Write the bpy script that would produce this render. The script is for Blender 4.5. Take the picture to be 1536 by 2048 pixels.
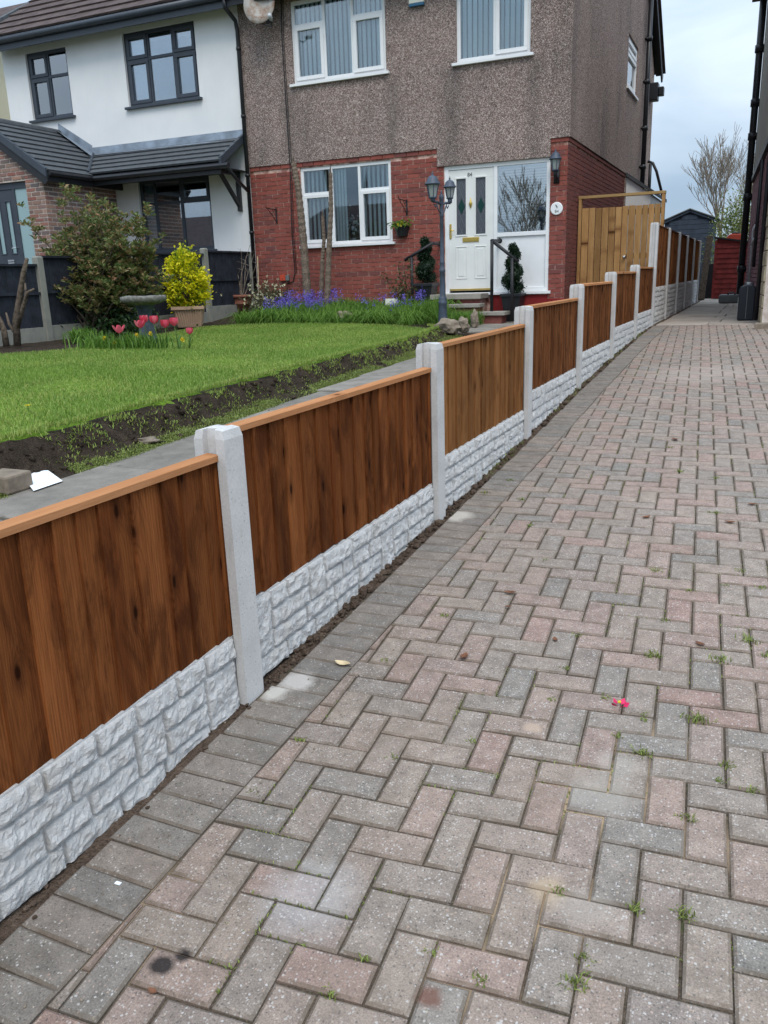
import bpy, math, random
import numpy as np
from mathutils import Vector, Matrix, noise as mnoise

# ------------------------------------------------------------------ reset
for o in list(bpy.data.objects):
    bpy.data.objects.remove(o)
scene = bpy.context.scene
COL = scene.collection
random.seed(7)
rng = np.random.default_rng(7)

# ------------------------------------------------------------------ camera (solved from the fence posts, door and sills)
FPX = 1645.118
CAM = np.array([1.499, -2.220, 1.381])
RM = np.array([[0.9135832693, 0.4054150743, -0.0316895491],
               [0.0820585979, -0.2601170384, -0.9620839427],
               [-0.3982863248, 0.8763433938, -0.2709063669]])
cd = bpy.data.cameras.new('camera')
cam = bpy.data.objects.new('camera', cd)
COL.objects.link(cam)
cd.sensor_fit = 'HORIZONTAL'
cd.sensor_width = 36.0
cd.lens = FPX / 1536 * 36.0
cd.clip_start = 0.05
cd.clip_end = 2000
_m = Matrix(((RM[0, 0], -RM[1, 0], -RM[2, 0], CAM[0]),
             (RM[0, 1], -RM[1, 1], -RM[2, 1], CAM[1]),
             (RM[0, 2], -RM[1, 2], -RM[2, 2], CAM[2]),
             (0, 0, 0, 1)))
cam.matrix_world = _m
scene.camera = cam

# ------------------------------------------------------------------ overcast daylight
SUN_EL, SUN_AZ = math.radians(55), math.radians(150)     # azimuth measured clockwise from +Y
world = bpy.data.worlds.new('World')
scene.world = world
world.use_nodes = True
wt = world.node_tree
wt.nodes.clear()
w_out = wt.nodes.new('ShaderNodeOutputWorld')
w_bg = wt.nodes.new('ShaderNodeBackground')
w_sky = wt.nodes.new('ShaderNodeTexSky')
w_sky.sky_type = 'NISHITA'
w_sky.sun_disc = False
w_sky.sun_elevation = SUN_EL
w_sky.sun_rotation = SUN_AZ
w_sky.air_density = 1.0
w_sky.dust_density = 2.0
w_tc = wt.nodes.new('ShaderNodeTexCoord')
w_map = wt.nodes.new('ShaderNodeMapping')
w_map.inputs['Scale'].default_value = (1.0, 1.0, 2.6)
w_n = wt.nodes.new('ShaderNodeTexNoise')
w_n.inputs['Scale'].default_value = 2.9
w_n.inputs['Detail'].default_value = 5
w_n.inputs['Roughness'].default_value = 0.5
w_n.inputs['Distortion'].default_value = 0.4
w_ramp = wt.nodes.new('ShaderNodeValToRGB')
w_ramp.color_ramp.elements[0].position = 0.33
w_ramp.color_ramp.elements[0].color = (3.05, 4.15, 5.45, 1)
w_ramp.color_ramp.elements[1].position = 0.66
w_ramp.color_ramp.elements[1].color = (5.9, 6.75, 7.7, 1)
# the overcast sky is brighter overhead than at the horizon
w_sep = wt.nodes.new('ShaderNodeSeparateXYZ')
w_mr = wt.nodes.new('ShaderNodeMapRange')
w_mr.inputs['From Min'].default_value = 0.0
w_mr.inputs['From Max'].default_value = 1.0
w_mr.inputs['To Min'].default_value = 0.86
w_mr.inputs['To Max'].default_value = 2.7
w_mul = wt.nodes.new('ShaderNodeVectorMath')
w_mul.operation = 'SCALE'
w_mix = wt.nodes.new('ShaderNodeMixRGB')
w_mix.inputs['Fac'].default_value = 0.90
L = wt.links.new
L(w_tc.outputs['Generated'], w_map.inputs['Vector'])
L(w_map.outputs['Vector'], w_n.inputs['Vector'])
L(w_n.outputs['Fac'], w_ramp.inputs['Fac'])
L(w_tc.outputs['Generated'], w_sep.inputs[0])
L(w_sep.outputs['Z'], w_mr.inputs['Value'])
L(w_ramp.outputs['Color'], w_mul.inputs[0])
L(w_mr.outputs['Result'], w_mul.inputs['Scale'])
L(w_sky.outputs['Color'], w_mix.inputs['Color1'])
L(w_mul.outputs['Vector'], w_mix.inputs['Color2'])
L(w_mix.outputs['Color'], w_bg.inputs['Color'])
w_bg.inputs['Strength'].default_value = 0.11
L(w_bg.outputs['Background'], w_out.inputs['Surface'])

sd = bpy.data.lights.new('sun', 'SUN')
sd.energy = 1.5
sd.angle = math.radians(25)
sd.color = (1.0, 0.93, 0.83)
sun = bpy.data.objects.new('sun', sd)
COL.objects.link(sun)
_sv = Vector((math.sin(SUN_AZ) * math.cos(SUN_EL), math.cos(SUN_AZ) * math.cos(SUN_EL), math.sin(SUN_EL)))
sun.rotation_euler = (-_sv).to_track_quat('-Z', 'Y').to_euler()
sun.location = (0, -5, 12)

vs = scene.view_settings
vs.view_transform = 'Standard'
vs.look = 'None'
vs.exposure = 0.28
vs.gamma = 1.0
vs.use_curve_mapping = False
scene.render.engine = 'CYCLES'

# ------------------------------------------------------------------ pixel -> place helpers (pixels of the 1536 x 2048 photograph)
def ray(x, y):
    return RM.T @ np.array([(x - 768) / FPX, (y - 1024) / FPX, 1.0])
def onX(x, y, X):
    d = ray(x, y); return CAM + d * ((X - CAM[0]) / d[0])
def onY(x, y, Y):
    d = ray(x, y); return CAM + d * ((Y - CAM[1]) / d[1])
def onS(x, y, h):
    d = ray(x, y); t = 0.6
    while t < 60:
        p = CAM + d * t
        if p[2] <= h(p[0], p[1]):
            lo, hi = t - 0.05, t
            for _ in range(24):
                m = (lo + hi) / 2; p = CAM + d * m
                if p[2] > h(p[0], p[1]): lo = m
                else: hi = m
            return CAM + d * hi
        t += 0.05
    return CAM + d * 60

# ------------------------------------------------------------------ terrain heights
ZB_Y = [-300, -6, -4, 0, 1.9, 3.8, 5.7, 7.6, 9.5, 11.4, 30, 300]
ZB_Z = [-.40, -.36, -.25, 0, .115, .225, .345, .446, .528, .580, .60, .60]
def zg(Y):                       # driveway and everything level with it
    return float(np.interp(Y, ZB_Y, ZB_Z))
def pz(Y):                       # garden path
    return 0.45 + 0.018 * Y
def sm(a, b, t):
    t = min(1, max(0, (t - a) / (b - a))); return t * t * (3 - 2 * t)
def gz(X, Y):                    # lawn and beds
    return .655 + .0075 * Y + .010 * max(0, -X - 3) + .12 * sm(9.8, 11.7, Y)
def xe(Y):                       # lawn edge above the path
    return float(np.interp(Y, [-4, 0, .7, 1.3, 2, 4, 7, 8.6, 9.3, 9.6], [-1.75, -1.85, -1.90, -1.92, -1.97, -2.09, -2.28, -2.50, -2.88, -3.3]))

# ------------------------------------------------------------------ node helpers
def sock(t, node, key, val):
    s = node.inputs[key]
    if hasattr(val, 'is_output'): t.links.new(val, s)
    else: s.default_value = val
class Mat:
    def __init__(self, name, rough=0.8, spec=0.3, metal=0.0):
        self.m = bpy.data.materials.new(name); self.m.use_nodes = True
        self.t = self.m.node_tree
        self.b = self.t.nodes['Principled BSDF']
        self.out = self.t.nodes['Material Output']
        self.b.inputs['Roughness'].default_value = rough
        self.b.inputs['Specular IOR Level'].default_value = spec
        self.b.inputs['Metallic'].default_value = metal
        self._pos = None; self._rnd = None
    def node(self, ty, ins=None, **props):
        n = self.t.nodes.new(ty)
        for k, v in props.items(): setattr(n, k, v)
        for k, v in (ins or {}).items(): sock(self.t, n, k, v)
        return n
    @property
    def pos(self):
        if self._pos is None: self._pos = self.node('ShaderNodeNewGeometry').outputs['Position']
        return self._pos
    @property
    def obj(self):
        return self.node('ShaderNodeTexCoord').outputs['Object']
    @property
    def rnd(self):               # one number per piece: object random plus the 'rnd' attribute
        if self._rnd is None:
            a = self.node('ShaderNodeAttribute', attribute_name='rnd').outputs['Fac']
            o = self.node('ShaderNodeObjectInfo').outputs['Random']
            self._rnd = self.math('FRACT', self.math('ADD', a, o), 0)
        return self._rnd
    def math(self, op, a, b=0.0, c=None):
        ins = {0: a, 1: b}
        if c is not None: ins[2] = c
        return self.node('ShaderNodeMath', ins, operation=op).outputs[0]
    def vec(self, v, scale=(1, 1, 1), loc=(0, 0, 0)):
        n = self.node('ShaderNodeMapping', {'Vector': v})
        n.inputs['Scale'].default_value = scale
        sock(self.t, n, 'Location', loc)
        return n.outputs[0]
    def comb(self, x, y, z):
        return self.node('ShaderNodeCombineXYZ', {0: x, 1: y, 2: z}).outputs[0]
    def noise(self, v, scale, detail=3, rough=.55, dist=0.0):
        return self.node('ShaderNodeTexNoise', {'Vector': v, 'Scale': scale, 'Detail': detail, 'Roughness': rough, 'Distortion': dist}).outputs['Fac']
    def voro(self, v, scale, feature='F1', rand=1.0):
        return self.node('ShaderNodeTexVoronoi', {'Vector': v, 'Scale': scale, 'Randomness': rand}, feature=feature)
    def ramp(self, fac, stops, interp='LINEAR'):
        n = self.node('ShaderNodeValToRGB', {'Fac': fac}); cr = n.color_ramp; cr.interpolation = interp
        while len(cr.elements) < len(stops): cr.elements.new(0.5)
        for e, (p, c) in zip(cr.elements, stops):
            e.position = p
            e.color = (c, c, c, 1) if not hasattr(c, '__len__') else (*c, 1)
        return n.outputs['Color']
    def mix(self, fac, a, b, blend='MIX'):
        n = self.node('ShaderNodeMixRGB', blend_type=blend)
        for k, v in (('Fac', fac), ('Color1', a), ('Color2', b)):
            if hasattr(v, 'is_output'): self.t.links.new(v, n.inputs[k])
            elif k == 'Fac': n.inputs[k].default_value = v
            else: n.inputs[k].default_value = (*v, 1)
        return n.outputs['Color']
    def rmap(self, v, a, b, c=0.0, d=1.0):
        return self.node('ShaderNodeMapRange', {'Value': v, 'From Min': a, 'From Max': b, 'To Min': c, 'To Max': d}).outputs['Result']
    def bump(self, h, strength=.4, dist=.01):
        n = self.node('ShaderNodeBump', {'Height': h, 'Strength': strength, 'Distance': dist})
        self.t.links.new(n.outputs['Normal'], self.b.inputs['Normal'])
        return n
    def color(self, c):
        if hasattr(c, 'is_output'): self.t.links.new(c, self.b.inputs['Base Color'])
        else: self.b.inputs['Base Color'].default_value = (*c, 1)
    def sep(self, v):
        return self.node('ShaderNodeSeparateXYZ', {0: v}).outputs
    def spot(self, x, y, r, warp=.5):   # soft irregular stain on the ground at x, y
        w = self.noise(self.pos, 14 / (r * 10 + .3), 4)
        p = self.sep(self.pos)
        dx = self.math('SUBTRACT', p[0], x); dy = self.math('SUBTRACT', p[1], y)
        d = self.math('SQRT', self.math('ADD', self.math('MULTIPLY', dx, dx), self.math('MULTIPLY', dy, dy)))
        d = self.math('ADD', self.math('DIVIDE', d, r), self.math('MULTIPLY', self.math('SUBTRACT', w, .5), warp * 4))
        return d

def plain(name, col, rough=.6, spec=.3, metal=0, var=.12, vscale=6, bump=0, bscale=60):
    m = Mat(name, rough, spec, metal)
    n = m.noise(m.pos, vscale, 4)
    lo = tuple(c * (1 - var) for c in col); hi = tuple(min(1, c * (1 + var)) for c in col)
    m.color(m.ramp(n, [(.3, lo), (.7, hi)]))
    if bump: m.bump(m.noise(m.pos, bscale, 3), bump, .004)
    return m.m

# ------------------------------------------------------------------ materials
M = {}
def pav_mat(name, stops, fleck, stains=True):
    m = Mat(name, .92, .15)
    base = m.ramp(m.rnd, stops)
    big = m.noise(m.pos, 1.3, 3)
    mid = m.noise(m.pos, 17, 4, .6)
    fine = m.noise(m.pos, 220, 2, .7)
    c = m.mix(1, base, m.ramp(mid, [(.25, .72), (.75, 1.22)]), 'MULTIPLY')
    c = m.mix(1, c, m.ramp(big, [(.3, .90), (.7, 1.08)]), 'MULTIPLY')
    c = m.mix(1, c, m.ramp(fine, [(.25, .62), (.75, 1.36)]), 'MULTIPLY')
    v = m.voro(m.node('ShaderNodeVectorMath', {0: m.pos, 1: m.comb(m.math('MULTIPLY', mid, .02), m.math('MULTIPLY', fine, .006), 0)}, operation='ADD').outputs[0], 150)
    vr = m.sep(v.outputs['Color'])
    on = m.math('MULTIPLY', m.math('GREATER_THAN', vr[0], 1 - fleck), m.math('LESS_THAN', v.outputs['Distance'], m.math('ADD', m.math('MULTIPLY', vr[1], .40), .10)))
    c = m.mix(m.math('MULTIPLY', on, .70), c, m.ramp(vr[2], [(0, (.34, .31, .285)), (.6, (.54, .52, .50)), (.85, (.40, .27, .21)), (1, (.46, .42, .34))]))
    dk = m.math('MULTIPLY', m.math('LESS_THAN', vr[0], .09), m.math('LESS_THAN', v.outputs['Distance'], .42))
    c = m.mix(m.math('MULTIPLY', dk, .6), c, (.07, .068, .066))
    film = m.noise(m.pos, 2.6, 6, .7)
    c = m.mix(m.rmap(film, .48, .74, 0, .55), c, (.20, .155, .122))
    c = m.mix(m.rmap(m.noise(m.pos, 3.7, 5, .65), .58, .78, 0, .35), c, (.40, .34, .29))
    nz = m.sep(m.node('ShaderNodeNewGeometry').outputs['True Normal'])[2]      # soil stays on the worn arrises
    c = m.mix(m.math('MULTIPLY', m.rmap(nz, .97, .80), m.rmap(m.noise(m.pos, 13, 4, .6), .36, .62, .15, .70)), c, (.125, .097, .072))
    if stains:
        for (x, y, r, colr, k) in ((1.20, -.17, .10, (.36, .33, .29), .45), (1.15, -.58, .05, (.42, .32, .22), .6), (1.24, -.60, .07, (.36, .32, .28), .4), (1.22, -.03, .07, (.36, .33, .29), .4),
                                   (.525, -.716, .030, (.13, .085, .055), .85), (.986, -.944, .030, (.15, .07, .05), .8),
                                   (.40, -1.08, .030, (.03, .025, .025), .95), (.43, -1.04, .022, (.03, .025, .025), .95),
                                   (.085, .085, .07, (.55, .52, .49), .7), (.05, -.01, .05, (.58, .55, .50), .7), (.05, 1.93, .09, (.55, .50, .44), .7),
                                   (.62, -.79, .13, (.45, .45, .45), .35), (.95, .075, .030, (.44, .33, .25), .7), (1.0, 6.6, .6, (.40, .34, .30), .3)):
            d = m.spot(x, y, r, .3)
            c = m.mix(m.math('MULTIPLY', m.rmap(d, 1.15, .55), k), c, colr)
    m.color(c)
    h = m.math('ADD', m.math('MULTIPLY', fine, .5), m.math('MULTIPLY', mid, .6))
    m.bump(h, .55, .004)
    return m.m
GR, GB, PK, BR, BG, RD = (.255, .213, .182), (.216, .194, .172), (.300, .216, .182), (.278, .216, .180), (.274, .221, .183), (.284, .194, .164)
M['paver'] = pav_mat('paver_concrete', [(0, GB), (.12, GR), (.24, BR), (.36, PK), (.48, BG), (.60, GR), (.70, RD), (.80, BG), (.90, GB), (1, PK)], .46)
M['edging'] = pav_mat('edging_concrete', [(0, (.195, .172, .150)), (.3, (.220, .194, .170)), (.6, (.190, .174, .158)), (.8, (.240, .198, .168)), (1, (.212, .186, .164))], .20)
def joint():
    m = Mat('joint_sand', .95, .1)
    n = m.noise(m.pos, 9, 5, .65); f = m.noise(m.pos, 160, 2)
    c = m.ramp(n, [(.30, (.055, .044, .034)), (.48, (.105, .080, .060)), (.60, (.070, .060, .042)), (.74, (.23, .17, .12))])
    c = m.mix(1, c, m.ramp(f, [(.3, .6), (.7, 1.3)]), 'MULTIPLY')
    mo = m.noise(m.pos, 5, 4)
    c = m.mix(m.rmap(mo, .62, .72), c, (.06, .085, .025))
    for (x, y, r, k) in ((1.20, -.17, .17, .9), (1.155, -.60, .15, .9), (1.30, .10, .12, .6), (1.05, -.85, .12, .6), (1.45, -.3, .12, .5), (.25, -1.0, .2, .6)):
        c = m.mix(m.math('MULTIPLY', m.rmap(m.spot(x, y, r, .3), 1.2, .6), k), c, (.40, .29, .19))
    m.color(c); m.bump(f, .8, .004); return m.m
M['joint'] = joint()
def soil(name, a, b, c2):
    m = Mat(name, .97, .1)
    n = m.noise(m.pos, 11, 6, .7); f = m.noise(m.pos, 90, 3, .7)
    c = m.ramp(n, [(.3, a), (.55, b), (.75, c2)])
    c = m.mix(1, c, m.ramp(f, [(.25, .5), (.75, 1.45)]), 'MULTIPLY')
    m.color(c); m.bump(m.math('ADD', n, f), 1, .03); return m.m
M['soil'] = soil('garden_soil', (.036, .027, .020), (.066, .049, .036), (.115, .086, .062))
M['clod'] = soil('clay_soil', (.085, .058, .043), (.145, .102, .076), (.22, .165, .125))
def ground_m():
    m = Mat('ground_earth', .95, .1)
    n = m.noise(m.pos, .5, 6, .6)
    m.color(m.ramp(n, [(.35, (.06, .075, .03)), (.55, (.10, .09, .06)), (.7, (.12, .11, .09))])); return m.m
M['ground'] = ground_m()
def conc(name, a, b, stain=.5, bumpk=.3, sc=5, holes=False, tone=0):
    m = Mat(name, .85, .2)
    n = m.noise(m.pos, sc, 6, .65); f = m.noise(m.pos, 130, 3, .6); s = m.noise(m.vec(m.pos, (3, 3, .9)), 4, 5, .7)
    c = m.ramp(n, [(.3, a), (.7, b)])
    c = m.mix(1, c, m.ramp(f, [(.3, .90), (.7, 1.08)]), 'MULTIPLY')
    c = m.mix(m.math('MULTIPLY', m.rmap(s, .60, .78), stain), c, tuple(x * .55 for x in a))
    if holes:                # air holes of the casting and faint brown smudges
        v = m.voro(m.pos, 55); vr = m.sep(v.outputs['Color'])
        hole = m.math('MULTIPLY', m.math('GREATER_THAN', vr[0], .86), m.math('LESS_THAN', v.outputs['Distance'], .13))
        c = m.mix(m.math('MULTIPLY', hole, .7), c, (.18, .17, .16))
        c = m.mix(m.rmap(m.noise(m.pos, 9, 5, .7), .60, .80, 0, .45), c, (.33, .28, .23))
    if tone: c = m.mix(1, c, m.ramp(m.rnd, [(0, 1 - tone), (1, 1 + tone)]), 'MULTIPLY')
    m.color(c); m.bump(m.math('ADD', f, n), bumpk, .003); return m.m
M['post'] = conc('cast_concrete', (.47, .458, .446), (.565, .552, .54), .42, .25, 7, True)
M['oldpost'] = conc('weathered_concrete', (.20, .205, .18), (.30, .29, .25), .6, .6)
M['slab'] = conc('flag_concrete', (.150, .136, .118), (.250, .225, .195), .85, .9, 5.5, False, .22)
M['step'] = conc('step_concrete', (.24, .22, .19), (.33, .30, .265), .5, .6)
M['rearslab'] = conc('rear_flag_concrete', (.29, .245, .205), (.40, .34, .29), .65, .6, 2.5, False, .14)
def rockface():
    m = Mat('rock_face_concrete', .88, .2)
    n = m.noise(m.pos, 30, 6, .7); f = m.noise(m.pos, 150, 4, .7); g = m.noise(m.pos, 7, 5, .65)
    c = m.ramp(n, [(.25, (.43, .425, .42)), (.7, (.60, .593, .585))])
    c = m.mix(m.math('MULTIPLY', m.rmap(g, .56, .78), .5), c, (.36, .31, .25))
    m.color(c); m.bump(m.math('ADD', n, m.math('MULTIPLY', f, .6)), .75, .012); return m.m
M['rock'] = rockface()
def wood(name, light, mid, dark, grain=1.0, knots=True, wet=.55, axis='Z', ks=1.0):
    m = Mat(name, .9, .04)
    off = m.math('MULTIPLY', m.rnd, 37.0)
    q = m.node('ShaderNodeVectorMath', {0: m.pos, 1: m.comb(off, off, off)}, operation='ADD').outputs[0]
    st = {'Z': (1, 1, .10), 'Y': (1, .10, 1), 'X': (.10, 1, 1)}[axis]
    half = {'Z': (1, 1, .42), 'Y': (1, .42, 1), 'X': (.42, 1, 1)}[axis]
    # sparse knots push the grain aside
    sq = m.sep(q)
    kvec = m.comb(sq[1], m.math('MULTIPLY', sq[2], .42), 0) if axis == 'Z' else m.comb(sq[0], m.math('MULTIPLY', sq[1], .42), 0)
    kv = m.voro(kvec, 6.5); kv.voronoi_dimensions = '2D'
    kd = kv.outputs['Distance']; kr = m.sep(kv.outputs['Color'])
    kon = m.math('GREATER_THAN', kr[0], .50)
    pull = m.math('MULTIPLY', m.math('POWER', m.rmap(kd, .34, .0), 2.0), kon)
    warp = m.noise(m.vec(q, st), 5.5, 3, .5)
    sp = m.sep(q); across = sp[1] if axis != 'Y' else sp[0]
    if axis == 'X': across = sp[2]
    ph = m.math('ADD', m.math('MULTIPLY', across, 560.0), m.math('MULTIPLY', warp, 44.0))
    ph = m.math('ADD', ph, m.math('MULTIPLY', pull, 26.0))
    ring = m.math('POWER', m.math('ADD', m.math('MULTIPLY', m.math('SINE', ph), .5), .5), 2.6)
    fib = m.noise(m.vec(q, {'Z': (1, 1, .03), 'Y': (1, .03, 1), 'X': (.03, 1, 1)}[axis]), 260, 3, .65)
    broad = m.noise(m.vec(q, st), 11, 3, .55)
    vis = m.rmap(m.noise(m.vec(q, half), 3.0, 2), .35, .65)        # grain strong here, faint there
    base = m.mix(m.rmap(broad, .34, .66), mid, light)
    base = m.mix(m.math('MULTIPLY', m.math('MULTIPLY', ring, vis), .55 * grain), base, tuple(.45 * a + .55 * b for a, b in zip(dark, mid)))
    base = m.mix(m.math('MULTIPLY', m.rmap(fib, .44, .64), .42 * grain), base, dark)
    bl = m.noise(m.vec(q, {'Z': (1.5, 1.5, .62), 'Y': (1, .4, 1), 'X': (.4, 1, 1)}[axis]), 4.2, 7, .66, .9)
    base = m.mix(m.math('MULTIPLY', m.rmap(bl, .46, .60), wet), base, dark)
    if knots:
        halo = m.math('MULTIPLY', m.math('MULTIPLY', m.rmap(kd, .20 * ks, .05 * ks), kon), .60)
        base = m.mix(halo, base, dark)
        kn = m.math('MULTIPLY', m.rmap(kd, .070 * ks, .035 * ks), kon)
        base = m.mix(m.math('MULTIPLY', kn, .9), base, tuple(x * .45 for x in dark))
    tone = m.ramp(m.rnd, [(0, .66), (.2, 1.02), (.4, .82), (.6, 1.24), (.8, .74), (1, 1.16)])
    base = m.mix(1, base, tone, 'MULTIPLY')
    m.color(base)
    m.bump(m.math('ADD', fib, m.math('MULTIPLY', ring, .5)), .30, .003)
    return m.m
M['wood_a'] = wood('stained_board_dark', (.255, .088, .028), (.155, .047, .0145), (.036, .0110, .005), 1.0, True, .60)
M['wood_b'] = wood('stained_board_warm', (.250, .103, .042), (.172, .064, .024), (.048, .0170, .008), .95, True, .60)
M['wood_c'] = wood('stained_board_light', (.290, .135, .050), (.220, .094, .033), (.075, .027, .011), .9, True, .38)
M['cap'] = wood('cap_rail_timber', (.50, .245, .115), (.42, .190, .085), (.24, .095, .040), .6, True, .12, 'Y')
M['gate'] = wood('gate_timber', (.46, .275, .118), (.38, .210, .085), (.17, .072, .027), .7, True, .25, 'Z', 1.0)
M['gateframe'] = wood('gate_frame_timber', (.47, .32, .15), (.38, .24, .10), (.20, .11, .05), .5, False, .1, 'X')
def brickm(name, stops, soot=.25):
    m = Mat(name, .9, .2)
    base = m.ramp(m.rnd, stops)
    n = m.noise(m.pos, 30, 4, .6); g = m.noise(m.pos, 1.1, 4)
    c = m.mix(1, base, m.ramp(n, [(.3, .82), (.7, 1.15)]), 'MULTIPLY')
    c = m.mix(m.math('MULTIPLY', m.rmap(g, .5, .75), soot), c, (.06, .035, .032))
    m.color(c); m.bump(n, .4, .003); return m.m
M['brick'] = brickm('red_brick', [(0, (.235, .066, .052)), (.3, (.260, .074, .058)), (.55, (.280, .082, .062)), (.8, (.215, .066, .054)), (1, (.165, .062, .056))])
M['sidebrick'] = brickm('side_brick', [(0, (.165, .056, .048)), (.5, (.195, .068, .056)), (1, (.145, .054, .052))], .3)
M['porchbrick'] = brickm('weathered_brick', [(0, (.17, .115, .10)), (.25, (.29, .18, .14)), (.5, (.13, .11, .11)), (.7, (.34, .215, .165)), (.85, (.25, .105, .085)), (1, (.21, .16, .145))], .1)
M['purplebrick'] = brickm('painted_purple_brick', [(0, (.30, .165, .185)), (.5, (.36, .20, .22)), (1, (.26, .14, .155))], .2)
def mortar(name, a, b):
    m = Mat(name, .95, .1)
    n = m.noise(m.pos, 6, 5, .7)
    m.color(m.ramp(n, [(.42, a), (.60, b)])); return m.m
M['mortar'] = mortar('red_mortar', (.24, .10, .078), (.60, .42, .35))
M['porchmortar'] = mortar('pale_mortar', (.46, .385, .335), (.60, .53, .48))
M['purplemortar'] = mortar('purple_mortar', (.10, .05, .065), (.16, .085, .10))
def pebble():
    m = Mat('pebbledash', .95, .15)
    v = m.voro(m.pos, 125); r = m.sep(v.outputs['Color'])
    c = m.ramp(r[0], [(0, (.090, .068, .062)), (.28, (.19, .148, .132)), (.52, (.275, .218, .198)), (.75, (.38, .320, .298)), (1, (.72, .67, .645))])
    v2 = m.voro(m.pos, 38); r2 = m.sep(v2.outputs['Color'])
    c = m.mix(1, c, m.ramp(r2[0], [(0, .78), (1, 1.18)]), 'MULTIPLY')
    g = m.noise(m.vec(m.pos, (1, 1, .45)), 1.1, 5, .6)
    c = m.mix(1, c, m.ramp(g, [(.32, (1.14, 1.05, 1.0)), (.55, (.97, .90, .87)), (.72, (.62, .60, .60))]), 'MULTIPLY')
    # rain streaks below the ends of the sills and down the corner
    p = m.sep(m.pos); wob = m.noise(m.vec(m.pos, (3, 3, .6)), 3, 4, .6)
    for (x0, hw, zt, k) in ((-6.42, .22, 4.72, .55), (-4.46, .20, 4.72, .60), (-3.40, .24, 4.70, .60), (-2.02, .22, 4.70, .60), (-1.55, .25, 9.0, .40), (-6.57, .10, 9.0, .45)):
        dx = m.math('ABSOLUTE', m.math('ADD', m.math('SUBTRACT', p[0], x0), m.math('MULTIPLY', m.math('SUBTRACT', wob, .5), .5)))
        f = m.math('MULTIPLY', m.rmap(dx, hw, 0.0), m.math('MULTIPLY', m.rmap(p[2], zt + .02, zt - .12), m.rmap(p[1], 12.2, 12.0)))
        c = m.mix(m.math('MULTIPLY', f, k * .6), c, (.085, .078, .074))
    m.color(c); m.bump(v.outputs['Distance'], .8, .012); return m.m
M['pebble'] = pebble()
def render_m(name, a, b, streak=.1):
    m = Mat(name, .9, .15)
    n = m.noise(m.pos, 1.6, 4); f = m.noise(m.pos, 180, 2); s = m.noise(m.vec(m.pos, (5, 5, .35)), 2, 4)
    c = m.ramp(n, [(.3, a), (.7, b)])
    c = m.mix(m.math('MULTIPLY', m.rmap(s, .58, .8), streak), c, tuple(x * .6 for x in a))
    m.color(c); m.bump(f, .25, .003); return m.m
M['render'] = render_m('white_render', (.70, .705, .71), (.765, .767, .765), .14)
M['cream'] = render_m('cream_render', (.66, .62, .46), (.74, .70, .54))
M['beige'] = render_m('beige_render', (.30, .29, .25), (.38, .365, .32), .5)
M['plinth'] = render_m('red_painted_plinth', (.20, .020, .022), (.25, .032, .030), .4)
M['upvc'] = plain('white_upvc', (.76, .765, .77), .35, .5, 0, .03)
M['doorwhite'] = plain('white_door_skin', (.73, .73, .71), .4, .45, 0, .05, 3)
M['anthra'] = plain('anthracite_upvc', (.040, .050, .066), .42, .4, 0, .12)
M['black'] = plain('black_plastic', (.014, .015, .018), .42, .4, 0, .3)
M['blackpaint'] = plain('black_painted_steel', (.013, .013, .016), .5, .4, 0, .3)
M['lamp'] = plain('blue_grey_lamp_paint', (.052, .068, .098), .5, .4, 0, .25, 14, .3, 70)
M['brass'] = plain('polished_brass', (.62, .44, .12), .32, .5, .85, .1)
M['chrome'] = plain('brushed_steel', (.55, .56, .58), .3, .5, .9, .1)
M['lead'] = plain('lead_flashing', (.20, .24, .29), .5, .4, .2, .35, 4)
M['tile'] = plain('grey_roof_tile', (.075, .082, .090), .75, .3, 0, .18, 9, .4, 60)
M['brntile'] = plain('brown_roof_tile', (.085, .062, .058), .88, .2, 0, .3, 4, .6, 30)
M['greyfence'] = plain('dark_grey_stained_board', (.026, .030, .040), .85, .2, 0, .35, 8, .4, 40)
M['stone'] = plain('rough_stone', (.215, .175, .135), .92, .2, 0, .35, 9, 1, 40)
M['bath'] = plain('weathered_bird_bath_stone', (.155, .150, .135), .92, .2, 0, .5, 22, 1, 60)
M['bathleg'] = plain('painted_bird_bath_stem', (.060, .075, .092), .85, .2, 0, .4, 10, .8, 60)
M['terracotta'] = plain('terracotta', (.215, .085, .058), .82, .25, 0, .3, 8)
M['beigepot'] = plain('beige_plastic_pot', (.40, .27, .185), .6, .35, 0, .12, 5)
M['bark'] = plain('rough_bark', (.115, .090, .070), .95, .1, 0, .55, 26, 1, 60)
M['barkpale'] = plain('pale_twig_bark', (.235, .195, .155), .9, .15, 0, .35, 20)
M['trunk'] = plain('ringed_trunk_bark', (.165, .128, .100), .95, .1, 0, .5, 38, 1, 90)
M['redshed'] = plain('red_shed_board', (.21, .030, .028), .75, .3, 0, .35, 5, .4, 30)
M['blueshed'] = plain('blue_grey_shed_board', (.045, .058, .082), .85, .2, 0, .25, 6, .4, 30)
M['orange'] = plain('orange_red_plastic', (.50, .070, .035), .45, .4, 0, .1)
M['greycase'] = plain('grey_plastic', (.13, .14, .14), .55, .35, 0, .15)
M['can'] = plain('dark_can_plastic', (.011, .014, .020), .45, .4, 0, .3, 5)
M['canlabel'] = plain('pale_worn_plastic', (.42, .43, .44), .6, .3, 0, .2)
M['white'] = plain('white_paper', (.82, .84, .88), .8, .2, 0, .02)
M['dish'] = None
m = Mat('rusty_dish', .6, .3)
_n = m.noise(m.pos, 7, 5, .65)
m.color(m.ramp(_n, [(.42, (.38, .36, .33)), (.56, (.30, .235, .19)), (.70, (.17, .08, .042))])); M['dish'] = m.m
m = Mat('alarm_cream', .5, .3); m.color((.72, .72, .62)); M['alarm'] = m.m
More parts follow.
